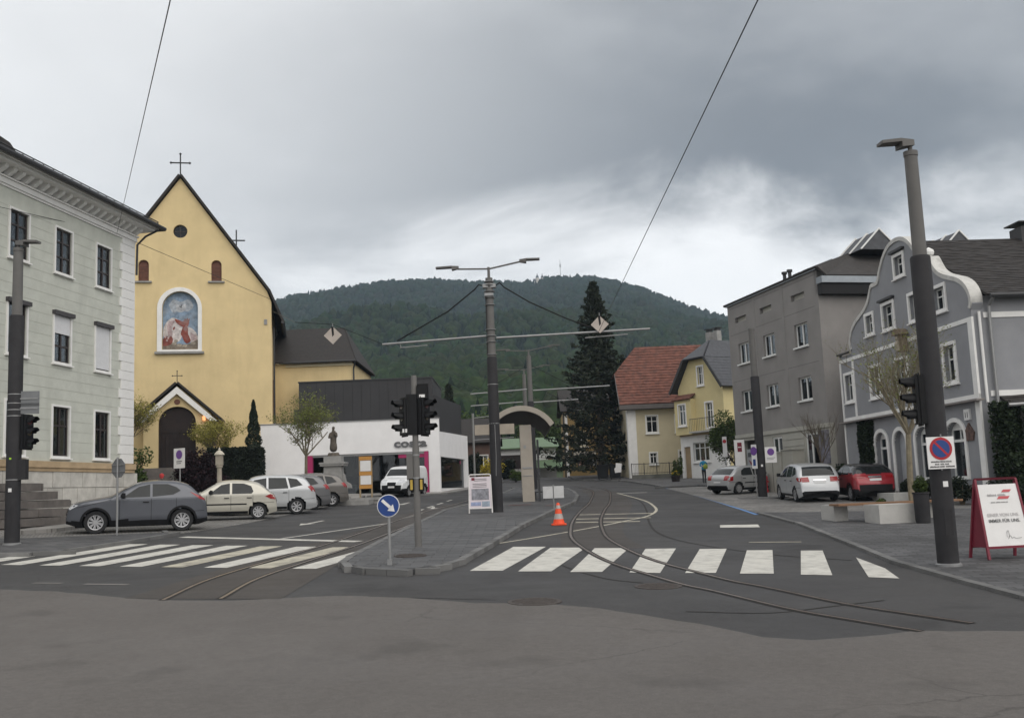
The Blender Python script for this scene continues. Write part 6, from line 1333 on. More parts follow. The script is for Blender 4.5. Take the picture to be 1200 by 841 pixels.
# octagonal sign seen from behind, no-parking sign at the bays
oc8 = thing('octagonal_sign', 'octagonal sign seen from its grey back on a thin post by the crossover', 'traffic sign', pole_base(-12.2, 31.2, .09)); z0 = g(-12.2, 31.2)+.09
MB().tube([(0,0,-.05),(0,0,2.35)],.032,10).build('post', METALG, oc8)
b = MB(); b.prism([(.31*math.cos(math.pi/8+k*math.pi/4), 2.02+.31*math.sin(math.pi/8+k*math.pi/4)) for k in range(8)],'y',.03,.042); o = b.build('sign_back', SIGNBACK, oc8); o.rotation_euler.z = R(-28); MB().bar((-.28,.02,2.12),(.28,.02,2.12),.03).bar((-.28,.02,1.92),(.28,.02,1.92),.03).build('rail', METALG, o)
nps = thing('no_parking_sign', 'white no-parking plate on a post in front of the church steps', 'traffic sign', pole_base(-14.9, 45.2, .01)); z0 = g(-14.9, 45.2)
MB().tube([(0,0,-.05),(0,0,2.7)],.03,8).build('post', METALG, nps); o = MB().box(-.36,.36,-.05,-.035,2.0,2.88).build('sign_plate', SIGNW, nps); o.rotation_euler.z = R(-32); MB().disc((0,-.056,2.60),.20,.008,'y',24).build('sign_disc', SIGNPURPLE, o); MB().box(-.18,.18,-.054,-.05,2.28,2.32).box(-.18,.12,-.054,-.05,2.2,2.23).build('lettering', SLATE, o)
# ------------------------------------------------------------------ tram masts
def mast(label, x, y, dz, detail=True, k=1.0, boomL=-4.35, boomR=6.35):
    o = thing('tram_mast', label, 'mast', pole_base(x, y, dz), 0, 'tram masts along the stop'); 
    MB().lathe([(.225,-.1),(.205,6.05*k),(.19,6.1*k)],24).build('lower_pole', POLED, o, True); MB().lathe([(.165,6.05*k),(.145,9.3*k)],20).build('upper_pole', POLEG, o, True)
    MB().lathe([(.06,9.3*k),(.05,9.75*k)],10).build('lamp_neck', POLEG, o)
    MB().tube([(-.03,0,9.68*k),(-1.25,0,9.72*k)],.035,8).tube([(.03,0,9.68*k),(1.3,0,9.93*k)],.035,8).build('lamp_arm', POLEG, o)
    luminaire(o, (-1.2,0,9.77*k), (-1,0,.02), .92); luminaire(o, (1.25,0,9.95*k), (1,0,.06), .82)
    MB().tube([(boomL,0,6.78*k),(-.2,0,6.95*k)],.045,8).tube([(.2,0,6.86*k),(boomR,0,6.98*k)],.045,8).build('boom', METALG, o)
    if detail:
        MB().tube([(boomL+.7,0,6.62*k),(boomL+1.8,0,6.68*k)],.022,6).tube([(boomL+.75,0,6.62*k),(boomL+.7,0,6.8*k)],.018,6).build('registration_arm', METALG, o); MB().tube([(boomR-2.6,0,6.72*k),(boomR-.9,0,6.80*k)],.022,6).build('registration_arm', METALG, o)
        for s, q in ((-1,[(-.28,0,9.0),(-.42,0,9.05),(-.6,0,8.85),(-1.7,0,8.0),(boomL+.6,0,6.9)]),(1,[(.28,0,9.0),(.42,0,9.1),(.6,0,8.9),(1.6,0,8.25),(3.0,0,7.55),(4.2,0,7.05)])): MB().tube(q,.03,6).build('stay', BLACKP, o)
        for zq in (6.2,6.7,6.95,7.2,8.2,8.5,8.75,9.0,9.15): MB().lathe([(.2,-.02),(.22,0),(.2,.02)],16,(0,0,zq)).build('clamp', METALG, o)
        MB().box(-.26,.26,-.14,.14,8.9,9.05).box(-.2,.16,-.2,.2,8.55,8.66).build('stay_bracket', METALG, o)
        MB().tube([(-.17,-.1,6.2),(-.15,-.12,8.6)],.018,5).build('cable', BLACKP, o); MB().tube([(.02,-.21,3.4),(.03,-.22,2.2),(.0,-.22,1.4)],.012,5).build('cable', METALG, o)
        for s in (-1, 1):
            MB().box(.17*s,.78*s,-.06,.06,3.02,3.42).build('stop_panel', mat('stop_panel_taupe',(.30,.26,.21),.6), o)
        for zq in (3.45,5.0,1.5,1.15): MB().lathe([(.215,-.012),(.215,.012)],18,(0,0,zq)).build('clamp', METALG, o)
    else:
        MB().tube([(-.2,0,8.6*k),(boomL+.8,0,6.9*k)],.02,5).tube([(.2,0,8.6*k),(2.9,0,7.0*k)],.02,5).build('stay', BLACKP, o)
    return o
mast('grey tram mast with two lamps and wide booms beside the white poster stand', -.8, 40.1, .10)
mast('slim tram mast with twin lamps rising behind the stop shelter', 1.1, 66.0, .10, False, .93, -3.9, 5.2)
mast('distant tram mast with twin lamps beyond the stop shelter', .9, 80, .02, False, .93, -4.3, 4.2)
wp_ = thing('bracket_mast', 'thin pale overhead-line mast beside the brown house', 'mast', pole_base(-3.6, 88, .02)); MB().tube([(0,0,-.1),(0,0,6.0)],.09,8).build('pole', METALG, wp_); MB().tube([(0,0,5.6),(4.2,0,5.9)],.035,6).tube([(0,0,3.7),(3.5,0,3.8)],.03,6).build('boom', METALG, wp_)
# diamond boards on the overhead line
def diamond(label, p, s=.36):
    o = thing('diamond_board', label, 'overhead sign', p, 0, 'diamond boards on the overhead line'); MB().prism([(0,-s),(s,0),(0,s),(-s,0)],'y',-.012,.012).build('board', mat('diamond_taupe',(.40,.35,.31),.6), o); MB().prism([(-.02,-.06),(.05,.02),(.03,s*.98),(-.06,s*.98)],'y',-.016,-.0125).build('mark', BLACKP, o); MB().tube([(0,0,s-.02),(0,0,s+.12)],.015,6).build('hanger', METALG, o)
diamond('pale diamond board hung on the wire left of the tram mast boom', (-7.1,40,8.56)); diamond('pale diamond board above the right boom in front of the spruce', (3.55,40,8.57))
# overhead wires
def wire(label, pts, r_=.012, sag=0.0):
    out = []
    for a, b in zip(pts, pts[1:]):
        a, b = Vector(a), Vector(b)
        for k in range(12): t = k/12; q = a.lerp(b, t); q.z -= sag*4*t*(1-t); out.append(q)
    out.append(Vector(pts[-1])); o = MB().tube(out, r_, 5).build('overhead_wire', BLACKP); tag(o, label, 'wire', 'overhead wires'); return o
wire('thin overhead wire from the grey-green house out over the junction', [(-17.3,43.9,14.12),(-4.1,12,8.37),(4.9,-10,4.4+.0)], .008)
wire('thin wire slung from the grey-green house cornice to the church corner', [(-17.3,43.9,14.12),(-15.52,64.9,15.05)], .013)
wire('thin wire along the grey-green house facade in front of its top windows', [(-17.3,43.9,14.12),(-18.2,35.5,13.0),(-18.85,32.0,12.6)], .011)
wire('overhead contact wire running above the right track to the boom', [(2.1,-14,5.93),(2.7,10,7.13),(3.45,40,8.2)], .008)
wire('overhead contact wire running on from the left boom along the stop', [(-4.5,40.1,7.75),(-1.6,66,8.5),(-1.0,96,9.0)], .010)
wire('wire from the church corner carrying the diamond board to the left boom', [(-15.45,65.0,14.3),(-8.6,40,9.15),(-7.1,40,9.0),(-4.9,40.1,8.05)], .013)
wire('thin span wire between the slim mast and the cream house corner', [(2.0,66,8.3),(9.4,84,8.1)], .012)
# ------------------------------------------------------------------ stop shelter
ss = thing('stop_shelter', 'tram stop shelter with arched taupe roof on a broad pillar', 'shelter', pole_base(.3, 48, .11)); z0 = g(.3, 48)+.11
TAUPE = mat('taupe_metal', (.33,.295,.25), .45, .08, 2.0, metal=.25, dirt=.15, dcol=(.2,.17,.14)); SOFF = mat('shelter_soffit', (.075,.065,.06), .6)
def arc(r_, cz, a0, a1, n=18): return [(r_*math.sin(a0+(a1-a0)*k/n), cz+r_*math.cos(a0+(a1-a0)*k/n)) for k in range(n+1)]
A0, A1 = -1.02, 1.02; RO = 1.82; cz = 6.08-z0-RO
outer = arc(RO, cz, A0, A1); inner = arc(RO-.24, cz, A0*1.02, A1*1.02)
MB().prism(outer+inner[::-1],'y',-.4,.0).build('roof_edge', TAUPE, ss)
b = MB(); o2 = arc(RO-.05, cz, A0, A1); i2 = arc(RO-.17, cz, A0, A1); n = len(o2)
b.prism(o2+i2[::-1],'y',.002,11.0); b.build('roof', SOFF, ss)
MB().prism([(-.05,0),(.52,0),(.47,5.2-z0),(-.08,5.2-z0)],'y',.2,1.5).build('pillar', TAUPE, ss)
for yq in (5.5,9.8): MB().prism([(-.02,0),(.5,0),(.46,5.3-z0),(-.06,5.3-z0)],'y',yq,yq+.4).build('pillar', TAUPE, ss)
MB().box(.46,.50,1.5,5.4,.2,2.9).build('glass_screen', GLASS, ss); MB().box(.43,.53,1.5,5.4,2.9,2.98).box(.43,.53,1.5,5.4,.12,.2).build('screen_frame', DARKM, ss); MB().box(.7,.8,.4,.5,0,2.9).build('steel_post', DARKM, ss)
MB().box(.08,.2,.18,.2,2.5,2.65).box(-.02,.45,.17,.2,1.55,1.62).box(-.02,.45,.17,.2,1.2,1.23).build('pillar_plate', METALG, ss); MB().box(.5,1.1,1.8,2.1,.4,.46).box(.55,.62,1.85,2.05,0,.4).box(.98,1.05,1.85,2.05,0,.4).build('bench', DARKM, ss)
# poster stand by the mast
ab = thing('poster_stand', 'white folding poster stand with a landscape picture beside the tram mast', 'sign board', pole_base(-1.42, 39.2, .125)); 
WF = mat('white_frame', (.62,.60,.58), .5)
def aframe(parent, W2, H2, fm, face, lean=.16, legs=.18, r_=.025):
    for s, nm in ((-1,'front_frame'),(1,'back_frame')):
        T = lambda x, z: (x, s*lean*(1-z/H2), z); b = MB()
        b.tube([T(-W2,0),T(-W2*.93,H2*.97),T(-W2*.85,H2),T(W2*.85,H2),T(W2*.93,H2*.97),T(W2,0)],r_,6); b.tube([T(-W2*.98,legs),T(W2*.98,legs)],r_,6); o = b.build(nm, fm, parent)
        b = MB(); y_ = .012*s; p = [T(-W2*.95,legs),T(W2*.95,legs),T(W2*.88,H2*.94),T(-W2*.88,H2*.94)]
        b.hexa([(p[0][0],p[0][1]-y_,p[0][2]),(p[1][0],p[1][1]-y_,p[1][2]),(p[1][0],p[1][1]+y_,p[1][2]),(p[0][0],p[0][1]+y_,p[0][2])],[(p[3][0],p[3][1]-y_,p[3][2]),(p[2][0],p[2][1]-y_,p[2][2]),(p[2][0],p[2][1]+y_,p[2][2]),(p[3][0],p[3][1]+y_,p[3][2])]); b.build('panel', face if s < 0 else fm, o)
PINKW = mat('pinkish_poster', (.58,.52,.55), .5, .08, 3)
aframe(ab, .44, 1.46, WF, PINKW)
def on_face(parent, x0, x1, z0_, z1_, m, H2, lean, name='print', eps=.02): 
    f = lambda z: -lean*(1-z/H2)-eps
    b = MB(); b.add([(x0,f(z0_),z0_),(x1,f(z0_),z0_),(x1,f(z1_),z1_),(x0,f(z1_),z1_)],[(0,1,2,3)]); return b.build(name, m, parent)
on_face(ab,-.33,.33,.50,.92,mat('poster_photo',(.16,.16,.18),.5,.8,4.0,dirt=.7,dcol=(.36,.36,.40),dscale=3),1.46,.16); on_face(ab,-.36,.02,.28,.42,mat('poster_blue',(.24,.28,.42),.5,.3,5),1.46,.16); on_face(ab,.06,.36,.24,.44,mat('poster_grey_blue',(.25,.30,.36),.5,.3,5),1.46,.16)
for zq in (1.28,1.22,1.10,1.04,.98): on_face(ab,-.22 if zq > 1.2 else -.28,.26,zq,zq+.018,SLATE,1.46,.16,'text_line')
on_face(ab,-.32,-.2,1.24,1.34,DEEPRED,1.46,.16,'emblem')
# red sandwich board
rb = thing('sandwich_board', 'deep red sandwich board with a white poster beside the lamp post', 'sign board', pole_base(9.2, 19.75, .06), R(9))
def redboard():
    H2, W2, lean, legs = 1.50, .47, .30, .22
    for s, nm in ((-1,'front_frame'),(1,'back_frame')):
        T = lambda x, z: Vector((x, s*lean*(1-z/H2), z)); b = MB()
        for a, c in ((T(-W2,0),T(-W2*.9,H2)),(T(W2,0),T(W2*.9,H2)),(T(-W2*.9,H2),T(W2*.9,H2)),(T(-W2,legs),T(W2,legs))): b.bar(a, c, .045)
        o = b.build(nm, DEEPRED if s < 0 else DEEPRED, rb); m_ = SIGNW if s < 0 else DEEPRED
        p = [T(-W2*.96,legs),T(W2*.96,legs),T(W2*.88,H2*.93),T(-W2*.88,H2*.93)]; dy = Vector((0,.012,0)); MB().hexa([p[0]-dy,p[1]-dy,p[1]+dy,p[0]+dy],[p[3]-dy,p[2]-dy,p[2]+dy,p[3]+dy]).build('panel', m_, o)
    for s in (-1, 1): b = MB(); b.prism([(-lean*(1-legs/H2),legs),(lean*(1-legs/H2),legs),(0,H2)],'x',s*W2*.93-.006,s*W2*.93+.006); 
    b = MB(); b.add([(-W2*.97,-lean*.85,legs),(-W2*.97,lean*.85,legs),(-W2*.9,0,H2*.97)],[(0,1,2)]); b.build('side_cloth', DEEPRED, rb)
    a_ = math.atan2(lean, H2); f = lambda z: -lean*(1-z/H2)-.022
    for t, sz, z, x, m_ in (('EINER VON UNS.', .088, .79, .0, mat('print_pale',(.46,.44,.44),.6)), ('IMMER FÜR UNS.', .088, .68, .0, mat('print_dark',(.12,.12,.12),.6))):
        o = inst('lettering', text_mesh(t, sz, m_, 'CENTER', .0005, .0012), rb, (x, f(z), z)); o.rotation_euler = (-a_, 0, 0)
    word_bars(rb,-.24,.14,1.17,.04,mat('print_grey',(.35,.34,.34),.6),f,5); word_bars(rb,-.20,.16,1.045,.018,MATS['print_dark'],f,6)
    for x0, x1, z in ((.06,.26,1.24),(-.06,.20,1.115)): 
        b = MB(); b.add([(x0,f(z),z),(x1-.03,f(z),z),(x1+.02,f(z+.05),z+.05),(x0+.05,f(z+.05),z+.05)],[(0,1,2,3)]); b.build('logo_bar', mat('logo_red',(.48,.09,.10),.6), rb)
    sg_ = [(-.02,.40),(.0,.50),(.03,.52),(.03,.42),(.0,.37),(.05,.43),(.08,.38),(.12,.40),(.16,.375),(.28,.385)]
    MB().tube([(x, f(z), z) for x, z in [(q.x, q.y) for q in smooth_line(sg_, 4)]], .003, 4).build('signature', MATS['print_dark'], rb)
redboard()
# cone and two white panels on a post
cn = thing('traffic_cone', 'orange traffic cone with a grey band beside the right-hand rails', 'traffic cone', pole_base(1.3, 33.2, .006))
MB().prism([(-.24,-.2),(-.2,-.24),(.2,-.24),(.24,-.2),(.24,.2),(.2,.24),(-.2,.24),(-.24,.2)],'z',0,.045).build('base', ORANGE, cn); MB().lathe([(.19,.045),(.155,.19)],20).build('lower_cone', ORANGE, cn, True); MB().lathe([(.157,.19),(.118,.36)],20).build('reflective_band', mat('grey_band',(.36,.33,.31),.4), cn, True); MB().lathe([(.12,.36),(.085,.52)],20).build('middle_cone', ORANGE, cn, True); MB().lathe([(.087,.52),(.062,.63)],20).build('upper_band', MATS['grey_band'], cn, True); MB().lathe([(.064,.63),(.045,.70),(.02,.71)],20).build('tip', ORANGE, cn, True)
wp = thing('panel_sign', 'two blank white panels on a low post at the island edge', 'sign', pole_base(1.45, 41.3, .11))
MB().tube([(0,0,-.05),(0,0,.95)],.03,8).build('post', METALG, wp)
for s in (-1, 1): MB().box(.02*s,.42*s,-.05,-.03,.42,.90).build('panel', mat('grey_white_panel',(.48,.48,.48),.6), wp)
# ------------------------------------------------------------------ statues and stone things on the left
cl = thing('wayside_column', 'slender stone wayside column with capped lantern top behind the beige hatchback', 'column', pole_base(-14.55, 50, .008)); z0 = g(-14.55, 50)
MB().lathe([(.26,0),(.26,.25),(.2,.3),(.18,.5),(.13,.55),(.115,1.95),(.16,2.0),(.16,2.08),(.12,2.1)],12).build('shaft', SANDSTONE, cl, True); MB().box(-.15,.15,-.15,.15,2.1,2.6).build('lantern_block', SANDSTONE, cl); MB().lathe([(.25,2.6),(.24,2.66),(.14,2.77),(.05,2.82),(.06,2.88),(.015,2.96)],12).build('cap', mat('pale_cap',(.5,.46,.38),.85), cl, True)
sp_ = thing('statue_pedestal', 'grey stone pedestal with stepped cornice carrying the saint figure', 'pedestal', pole_base(-9.35, 52.3, .008)); z0 = g(-9.35, 52.3)
MB().box(-1.2,1.9,-1.0,1.0,-.1,.18).build('base_slab', GREYSTONE, sp_); MB().box(-.75,.75,-.6,.6,.18,.38).box(-.62,.62,-.5,.5,.38,.8).build('foot', GREYSTONE, sp_); MB().hexa([(-.50,-.42,.8),(.50,-.42,.8),(.50,.42,.8),(-.50,.42,.8)],[(-.44,-.38,1.95),(.44,-.38,1.95),(.44,.38,1.95),(-.44,.38,1.95)]).build('shaft', GREYSTONE, sp_); MB().box(-.62,.62,-.52,.52,1.95,2.05).box(-.66,.66,-.56,.56,2.05,2.14).box(-.45,.45,-.38,.38,2.14,2.45).build('cornice', GREYSTONE, sp_)
b = MB()
for s in (-1, 1): b.prism([(s*.44,.8),(s*.9,.8),(s*.85,1.0),(s*.62,1.15),(s*.55,1.5),(s*.44,1.6)],'y',-.2,.2)
b.build('side_scroll', GREYSTONE, sp_)
def skin_figure(verts, edges, rads, sub=1):
    me = bpy.data.meshes.new('fig'); me.from_pydata(verts, edges, []); o = bpy.data.objects.new('fig', me); COL.objects.link(o)
    md_ = o.modifiers.new('s', 'SKIN'); 
    for i, r_ in enumerate(rads): me.skin_vertices[0].data[i].radius = (r_, r_*.85) if not isinstance(r_, tuple) else r_; me.skin_vertices[0].data[i].use_root = (i == 0)
    o.modifiers.new('u', 'SUBSURF').levels = sub; o.modifiers['u'].render_levels = sub
    dg = bpy.context.evaluated_depsgraph_get(); m2 = bpy.data.meshes.new_from_object(o.evaluated_get(dg)); bpy.data.objects.remove(o); bpy.data.meshes.remove(me)
    m2.polygons.foreach_set('use_smooth', [True]*len(m2.polygons)); return m2
V = [(0,0,.75),(0,0,.45),(0,-.02,.02),(0,0,1.05),(0,0,1.2),(0,0,1.27),(.02,-.02,1.40),(.02,-.02,1.5),(-.18,0,1.1),(-.25,-.08,.85),(-.08,-.2,.9),(.17,0,1.12),(.22,-.1,.9),(.10,-.22,1.05),(.13,-.2,1.25)]
E_ = [(0,1),(1,2),(0,3),(3,4),(4,5),(5,6),(6,7),(3,8),(8,9),(9,10),(3,11),(11,12),(12,13),(13,14)]
m2 = skin_figure(V, E_, [.19,.22,.27,.17,.09,.06,.10,.07,.07,.055,.04,.07,.06,.06,.07]); m2.materials.append(BRONZE)
sf = thing('saint_statue', 'dark weathered robed saint figure holding a child on the stone pedestal', 'statue', (-9.35, 52.3, g(-9.35, 52.3)+2.46)); inst('figure', m2, sf, (0,0,.16), 0, (.92,.92,.92)); MB().lathe([(.34,0),(.30,.1),(.26,.18)],12).build('plinth', BRONZE, sf)
ib = thing('notice_board', 'wooden notice board with three orange rails and two white sheets before the shop', 'notice board', pole_base(-8.0, 54.2, .008))
for s in (-1, 1): MB().box(s*.31-.04,s*.31+.04,-.04,.04,-.05,2.42).build('post', mat('raw_timber',(.30,.23,.14),.8,.2,6), ib)
for zq in (2.22,1.42,.72): MB().box(-.34,.34,-.07,-.041,zq,zq+.2).build('rail', mat('orange_rail',(.45,.22,.05),.7,.1,4), ib)
for zq in (.94,1.64): MB().box(-.28,.28,-.055,-.035,zq,zq+.56).build('sheet', SIGNW, ib)
bs_ = thing('stone_bench', 'low stack of rough stone slabs in front of the statue pedestal', 'bench', pole_base(-8.1, 53.4, .008)); MB().box(-.9,.9,-.35,.35,-.05,.14).build('lower_slab', GREYSTONE, bs_); MB().box(-1.1,1.0,-.42,.42,.141,.28).build('upper_slab', GREYSTONE, bs_)
# ------------------------------------------------------------------ right-hand furniture
WOODS = mat('bench_wood', (.20,.11,.06), .7, .2, 5)
be = thing('concrete_bench', 'long bench of pale concrete blocks with a wooden seat before the tree', 'bench', pole_base(10.9, 29.6, .055), R(8)); z0 = g(10.9, 29.6)+.055
for x0, x1, y0, y1 in ((-.78,.32,-.45,.45),(-1.35,-.92,1.2,2.1),(1.5,1.9,1.0,1.6)): MB().box(x0,x1,y0,y1,-.2,.52).build('block', CONC, be)
for k in range(3): MB().box(-1.5,2.4,.55+k*.22,.75+k*.22,.50,.56).build('slat', WOODS, be)
pb = thing('black_planter', 'round black planter with a clipped green shrub beside the bench', 'planter', pole_base(11.35, 28.9, .055)); MB().lathe([(.19,0),(.205,.1),(.215,.80),(.235,.81),(.235,.86),(.20,.86),(.20,.82)],24).build('pot', POLED, pb, True); MB().lathe([(.2,.80),(.01,.82)],20).build('soil', UNDER, pb)
wt = thing('concrete_step', 'pale low concrete step in front of the arched door', 'step', pole_base(15.0, 40.8, .06)); MB().box(-.5,.5,-1.2,1.2,-.2,.28).build('step_block', CONC, wt)
py_ = thing('sign_pylon', 'white upright sign with a red square beside the passage of the taupe house', 'sign', (12.15, 55.4, g(12.15, 55.4))); MB().box(-.27,.27,-.06,.06,-.1,2.75).build('panel', SIGNW, py_); MB().box(-.12,.12,-.066,-.06,2.1,2.6).build('red_square', DEEPRED, py_); MB().box(-.09,.09,-.07,-.066,2.33,2.37).build('logo_line', SIGNW, py_); 
for k in range(3): MB().box(-.18,.12,-.064,-.06,.7+k*.18,.73+k*.18).build('text_line', SLATE, py_)
ns2 = thing('narrow_sign', 'narrow white sign on a post in front of the yellow house shrub', 'traffic sign', (13.55, 66, g(13.55, 66))); MB().tube([(0,0,-.05),(0,0,2.6)],.03,8).build('post', METALG, ns2); o = MB().box(-.14,.14,-.05,-.035,1.75,3.05).build('plate', SIGNW, ns2, False, (0,0,0), R(-25)); MB().disc((0,-.055,2.75),.12,.008,'y',16).build('sign_disc', SIGNRED, o)
CABM = mat('cabinet_grey', (.33,.32,.28), .7, .08, 2, dirt=.2, dcol=(.22,.21,.18))
uc = thing('utility_cabinet', 'pale grey utility cabinets against the taupe house ground floor', 'cabinet', (14.15, 51.4, g(14.15, 51.4)), R(-77)); MB().box(-1.9,.0,-.9,-.2,-.1,2.0).box(-1.95,.02,-.95,-.15,2.0,2.07).build('cabinet', CABM, uc); MB().box(-.95,-.93,-.91,-.9,.1,1.7).build('door_joint', DARKM, uc); MB().box(.03,1.1,-.85,-.2,-.1,2.1).box(.02,1.15,-.9,-.15,2.1,2.15).build('cabinet', CABM, uc)
hy_ = thing('fire_hydrant', 'small red hydrant post beside the utility cabinets', 'hydrant', (12.75, 52.4, g(12.75, 52.4))); MB().lathe([(.09,0),(.09,.12),(.06,.16),(.06,.62),(.085,.66),(.085,.8),(.02,.86)],14).build('post', SIGNRED, hy_, True); MB().tube([(-.13,0,.55),(.13,0,.55)],.035,8).build('outlet', SIGNRED, hy_)
fe = thing('iron_fence', 'black iron railing on a low wall in front of the cream house', 'fence', (9.2, 81.6, g(9.2, 81.6)+.1)); MB().box(0,5.1,-.1,.1,-.1,.32).build('low_wall', RETW, fe)
for k in range(6): MB().box(k*1.0-.03,k*1.0+.03,-.03,.03,.3,1.25).build('post', DARKM, fe)
for k in range(42): MB().tube([(k*.12+.06,0,.32),(k*.12+.06,0,1.15)],.010,4).build('baluster', DARKM, fe) if k % 8 else None
MB().box(0,5.1,-.02,.02,1.15,1.2).box(0,5.1,-.02,.02,.42,.46).build('rail', DARKM, fe)
for k, x in enumerate((7.0,8.0)):
    dp = thing('waste_bin', ('black wheeled waste bin under the spruce', 'black wheeled waste bin with a white notice on its side')[k], 'bin', (x, 83.0, g(x, 83.0)+.1)); MB().hexa([(-.4,-.35,.1),(.4,-.35,.1),(.4,.35,.1),(-.4,.35,.1)],[(-.46,-.42,1.15),(.46,-.42,1.15),(.46,.42,1.15),(-.46,.42,1.15)]).build('body', BLACKP, dp); MB().box(-.49,.49,-.46,.46,1.151,1.22).build('lid', BLACKP, dp)
    for s in (-.34,.34): MB().disc((s,-.3,.1),.1,.06,'x',14).build('wheel', RUBBER, dp)
    if k: MB().prism([(-.05,.5),(.45,.55),(.52,1.25),(.05,1.3),(.02,.95),(-.1,.85)],'y',-.47,-.455).build('notice', SIGNW, dp)
# ------------------------------------------------------------------ people
def person(label, x, y, dz, rz, jacket, trousers, hair, arms, h=1.0, extra=None):
    V = [(0,0,.95),(0,0,1.12),(0,.0,1.32),(0,0,1.46),(0,.0,1.53),(0,-.02,1.60),(0,-.015,1.68)]; E = [(0,1),(1,2),(2,3),(3,4),(4,5),(5,6)]; Rr = [.135,.125,.15,.075,.052,.085,.07]
    for s in (-1, 1):
        b = len(V); V += [(s*.09,0,.88),(s*.10,-.02+s*.03,.48),(s*.10,.03+s*.05,.08),(s*.11,-.1+s*.05,.035)]; E += [(0,b),(b,b+1),(b+1,b+2),(b+2,b+3)]; Rr += [.09,.062,.045,.035]
        b = len(V); a = arms[s]; V += [(s*.19,0,1.39),a[0],a[1]]; E += [(2,b),(b,b+1),(b+1,b+2)]; Rr += [.065,.05,.035]
        d = (Vector(a[1])-Vector(a[0])).normalized(); p = Vector(a[1]); b2 = len(V); V.append(tuple(p+d*.07)); E.append((b+2,b2)); Rr.append(.036)
        sd_ = d.cross(Vector((0,1,.3))).normalized()
        for k, (o_, ln) in enumerate(((-.03,.075),(-.01,.085),(.01,.08),(.03,.062))): V.append(tuple(p+d*(.07+ln)+sd_*o_+Vector((0,-.015,-.01)))); E.append((b2,len(V)-1)); Rr.append(.009)
        V.append(tuple(p+d*.07-sd_*.055)); E.append((b+2,len(V)-1)); Rr.append(.011)
    me = skin_figure(V, E, Rr, 1)
    SK = mat('skin', (.45,.28,.21), .6); mats = [mat(trousers[0], trousers[1], .85), mat(jacket[0], jacket[1], .7), SK, mat('shoe_black', (.015,.015,.016), .6)]
    for m_ in mats: me.materials.append(m_)
    hands = [Vector(arms[s][1]) for s in (-1, 1)]
    for p in me.polygons:
        c = p.center; near = min((c-q).length for q in hands)
        p.material_index = 2 if (near < .11 and (c-Vector(arms[-1][1])).length < 9 and any((c-Vector(arms[s][0])).length > (Vector(arms[s][1])-Vector(arms[s][0])).length*.93 for s in (-1, 1))) else 3 if c.z < .10 else 0 if c.z < .90 else 1 if c.z < 1.50 else 2
    o = thing('person', label, 'person', (x, y, g(x, y)+dz), rz, None, h); inst('body', me, o)
    hb = MB(); hb.lathe([(.055,-.13),(.10,-.06),(.108,.02),(.09,.085),(.02,.118)],14,(0,.012,1.64)); hb.build('hair' if not extra == 'cap' else 'cap', mat(hair[0], hair[1], .8), o, True)
    if extra == 'cap': MB().prism([(-.075,-.10),(.075,-.10),(.05,-.18),(-.05,-.18)],'z',1.655,1.67).build('cap_peak', MATS[hair[0]], o)
    for s in (-.032,.032): MB().lathe([(.002,-.008),(.009,0),(.002,.008)],8,(s,-.098,1.625)).build('eye', BLACKP, o)
    MB().lathe([(.012,-.02),(.012,0),(.004,.03)],8,(0,-.108,1.60)).build('nose', SK, o); MB().box(-.02,.02,-.102,-.094,1.558,1.566).build('mouth', mat('lip',(.30,.12,.10),.6), o)
    return o
pe = person('person in a bright blue jacket and dark trousers holding a yellow-green bag', 12.1, 66.1, .10, R(20), ('blue_jacket',(.015,.20,.36)), ('dark_trousers',(.02,.02,.025)), ('brown_hair',(.05,.03,.02)), {-1: [(-.27,-.02,1.14),(-.12,-.2,1.12)], 1: [(.27,-.02,1.14),(.10,-.22,1.14)]}, .98)
bg_ = thing('bag', 'yellow-green bag held by the person in the blue jacket', 'bag', (12.18, 65.86, g(12.1, 66.1)+1.02), R(20)); MB().lathe([(.11,0),(.15,.06),(.15,.22),(.11,.28),(.03,.30)],10).build('bag_body', mat('bag_lime',(.22,.27,.04),.8,.3,12), bg_, True)
MB().tube([(-.06,0,.28),(-.05,0,.36),(.05,0,.36),(.06,0,.28)],.012,6).build('bag_handle', mat('bag_strap',(.12,.15,.03),.8), bg_)
person('person in black with a red cap standing below the church steps', -17.1, 49.2, .0, R(160), ('black_jacket',(.012,.012,.015)), ('black_trousers',(.015,.015,.018)), ('red_cap',(.50,.05,.05)), {-1: [(-.26,.0,1.14),(-.28,-.04,.90)], 1: [(.26,.0,1.14),(.28,-.04,.90)]}, 1.0, 'cap')
fp = thing('flower_tub', 'small brown tub of yellow flowers outside the yellow house', 'planter', (11.1, 71.5, g(11.1, 71.5)+.1)); MB().lathe([(.26,0),(.33,.35),(.36,.36),(.36,.42),(.3,.42)],16).build('tub', BROWNWOOD, fp, True)
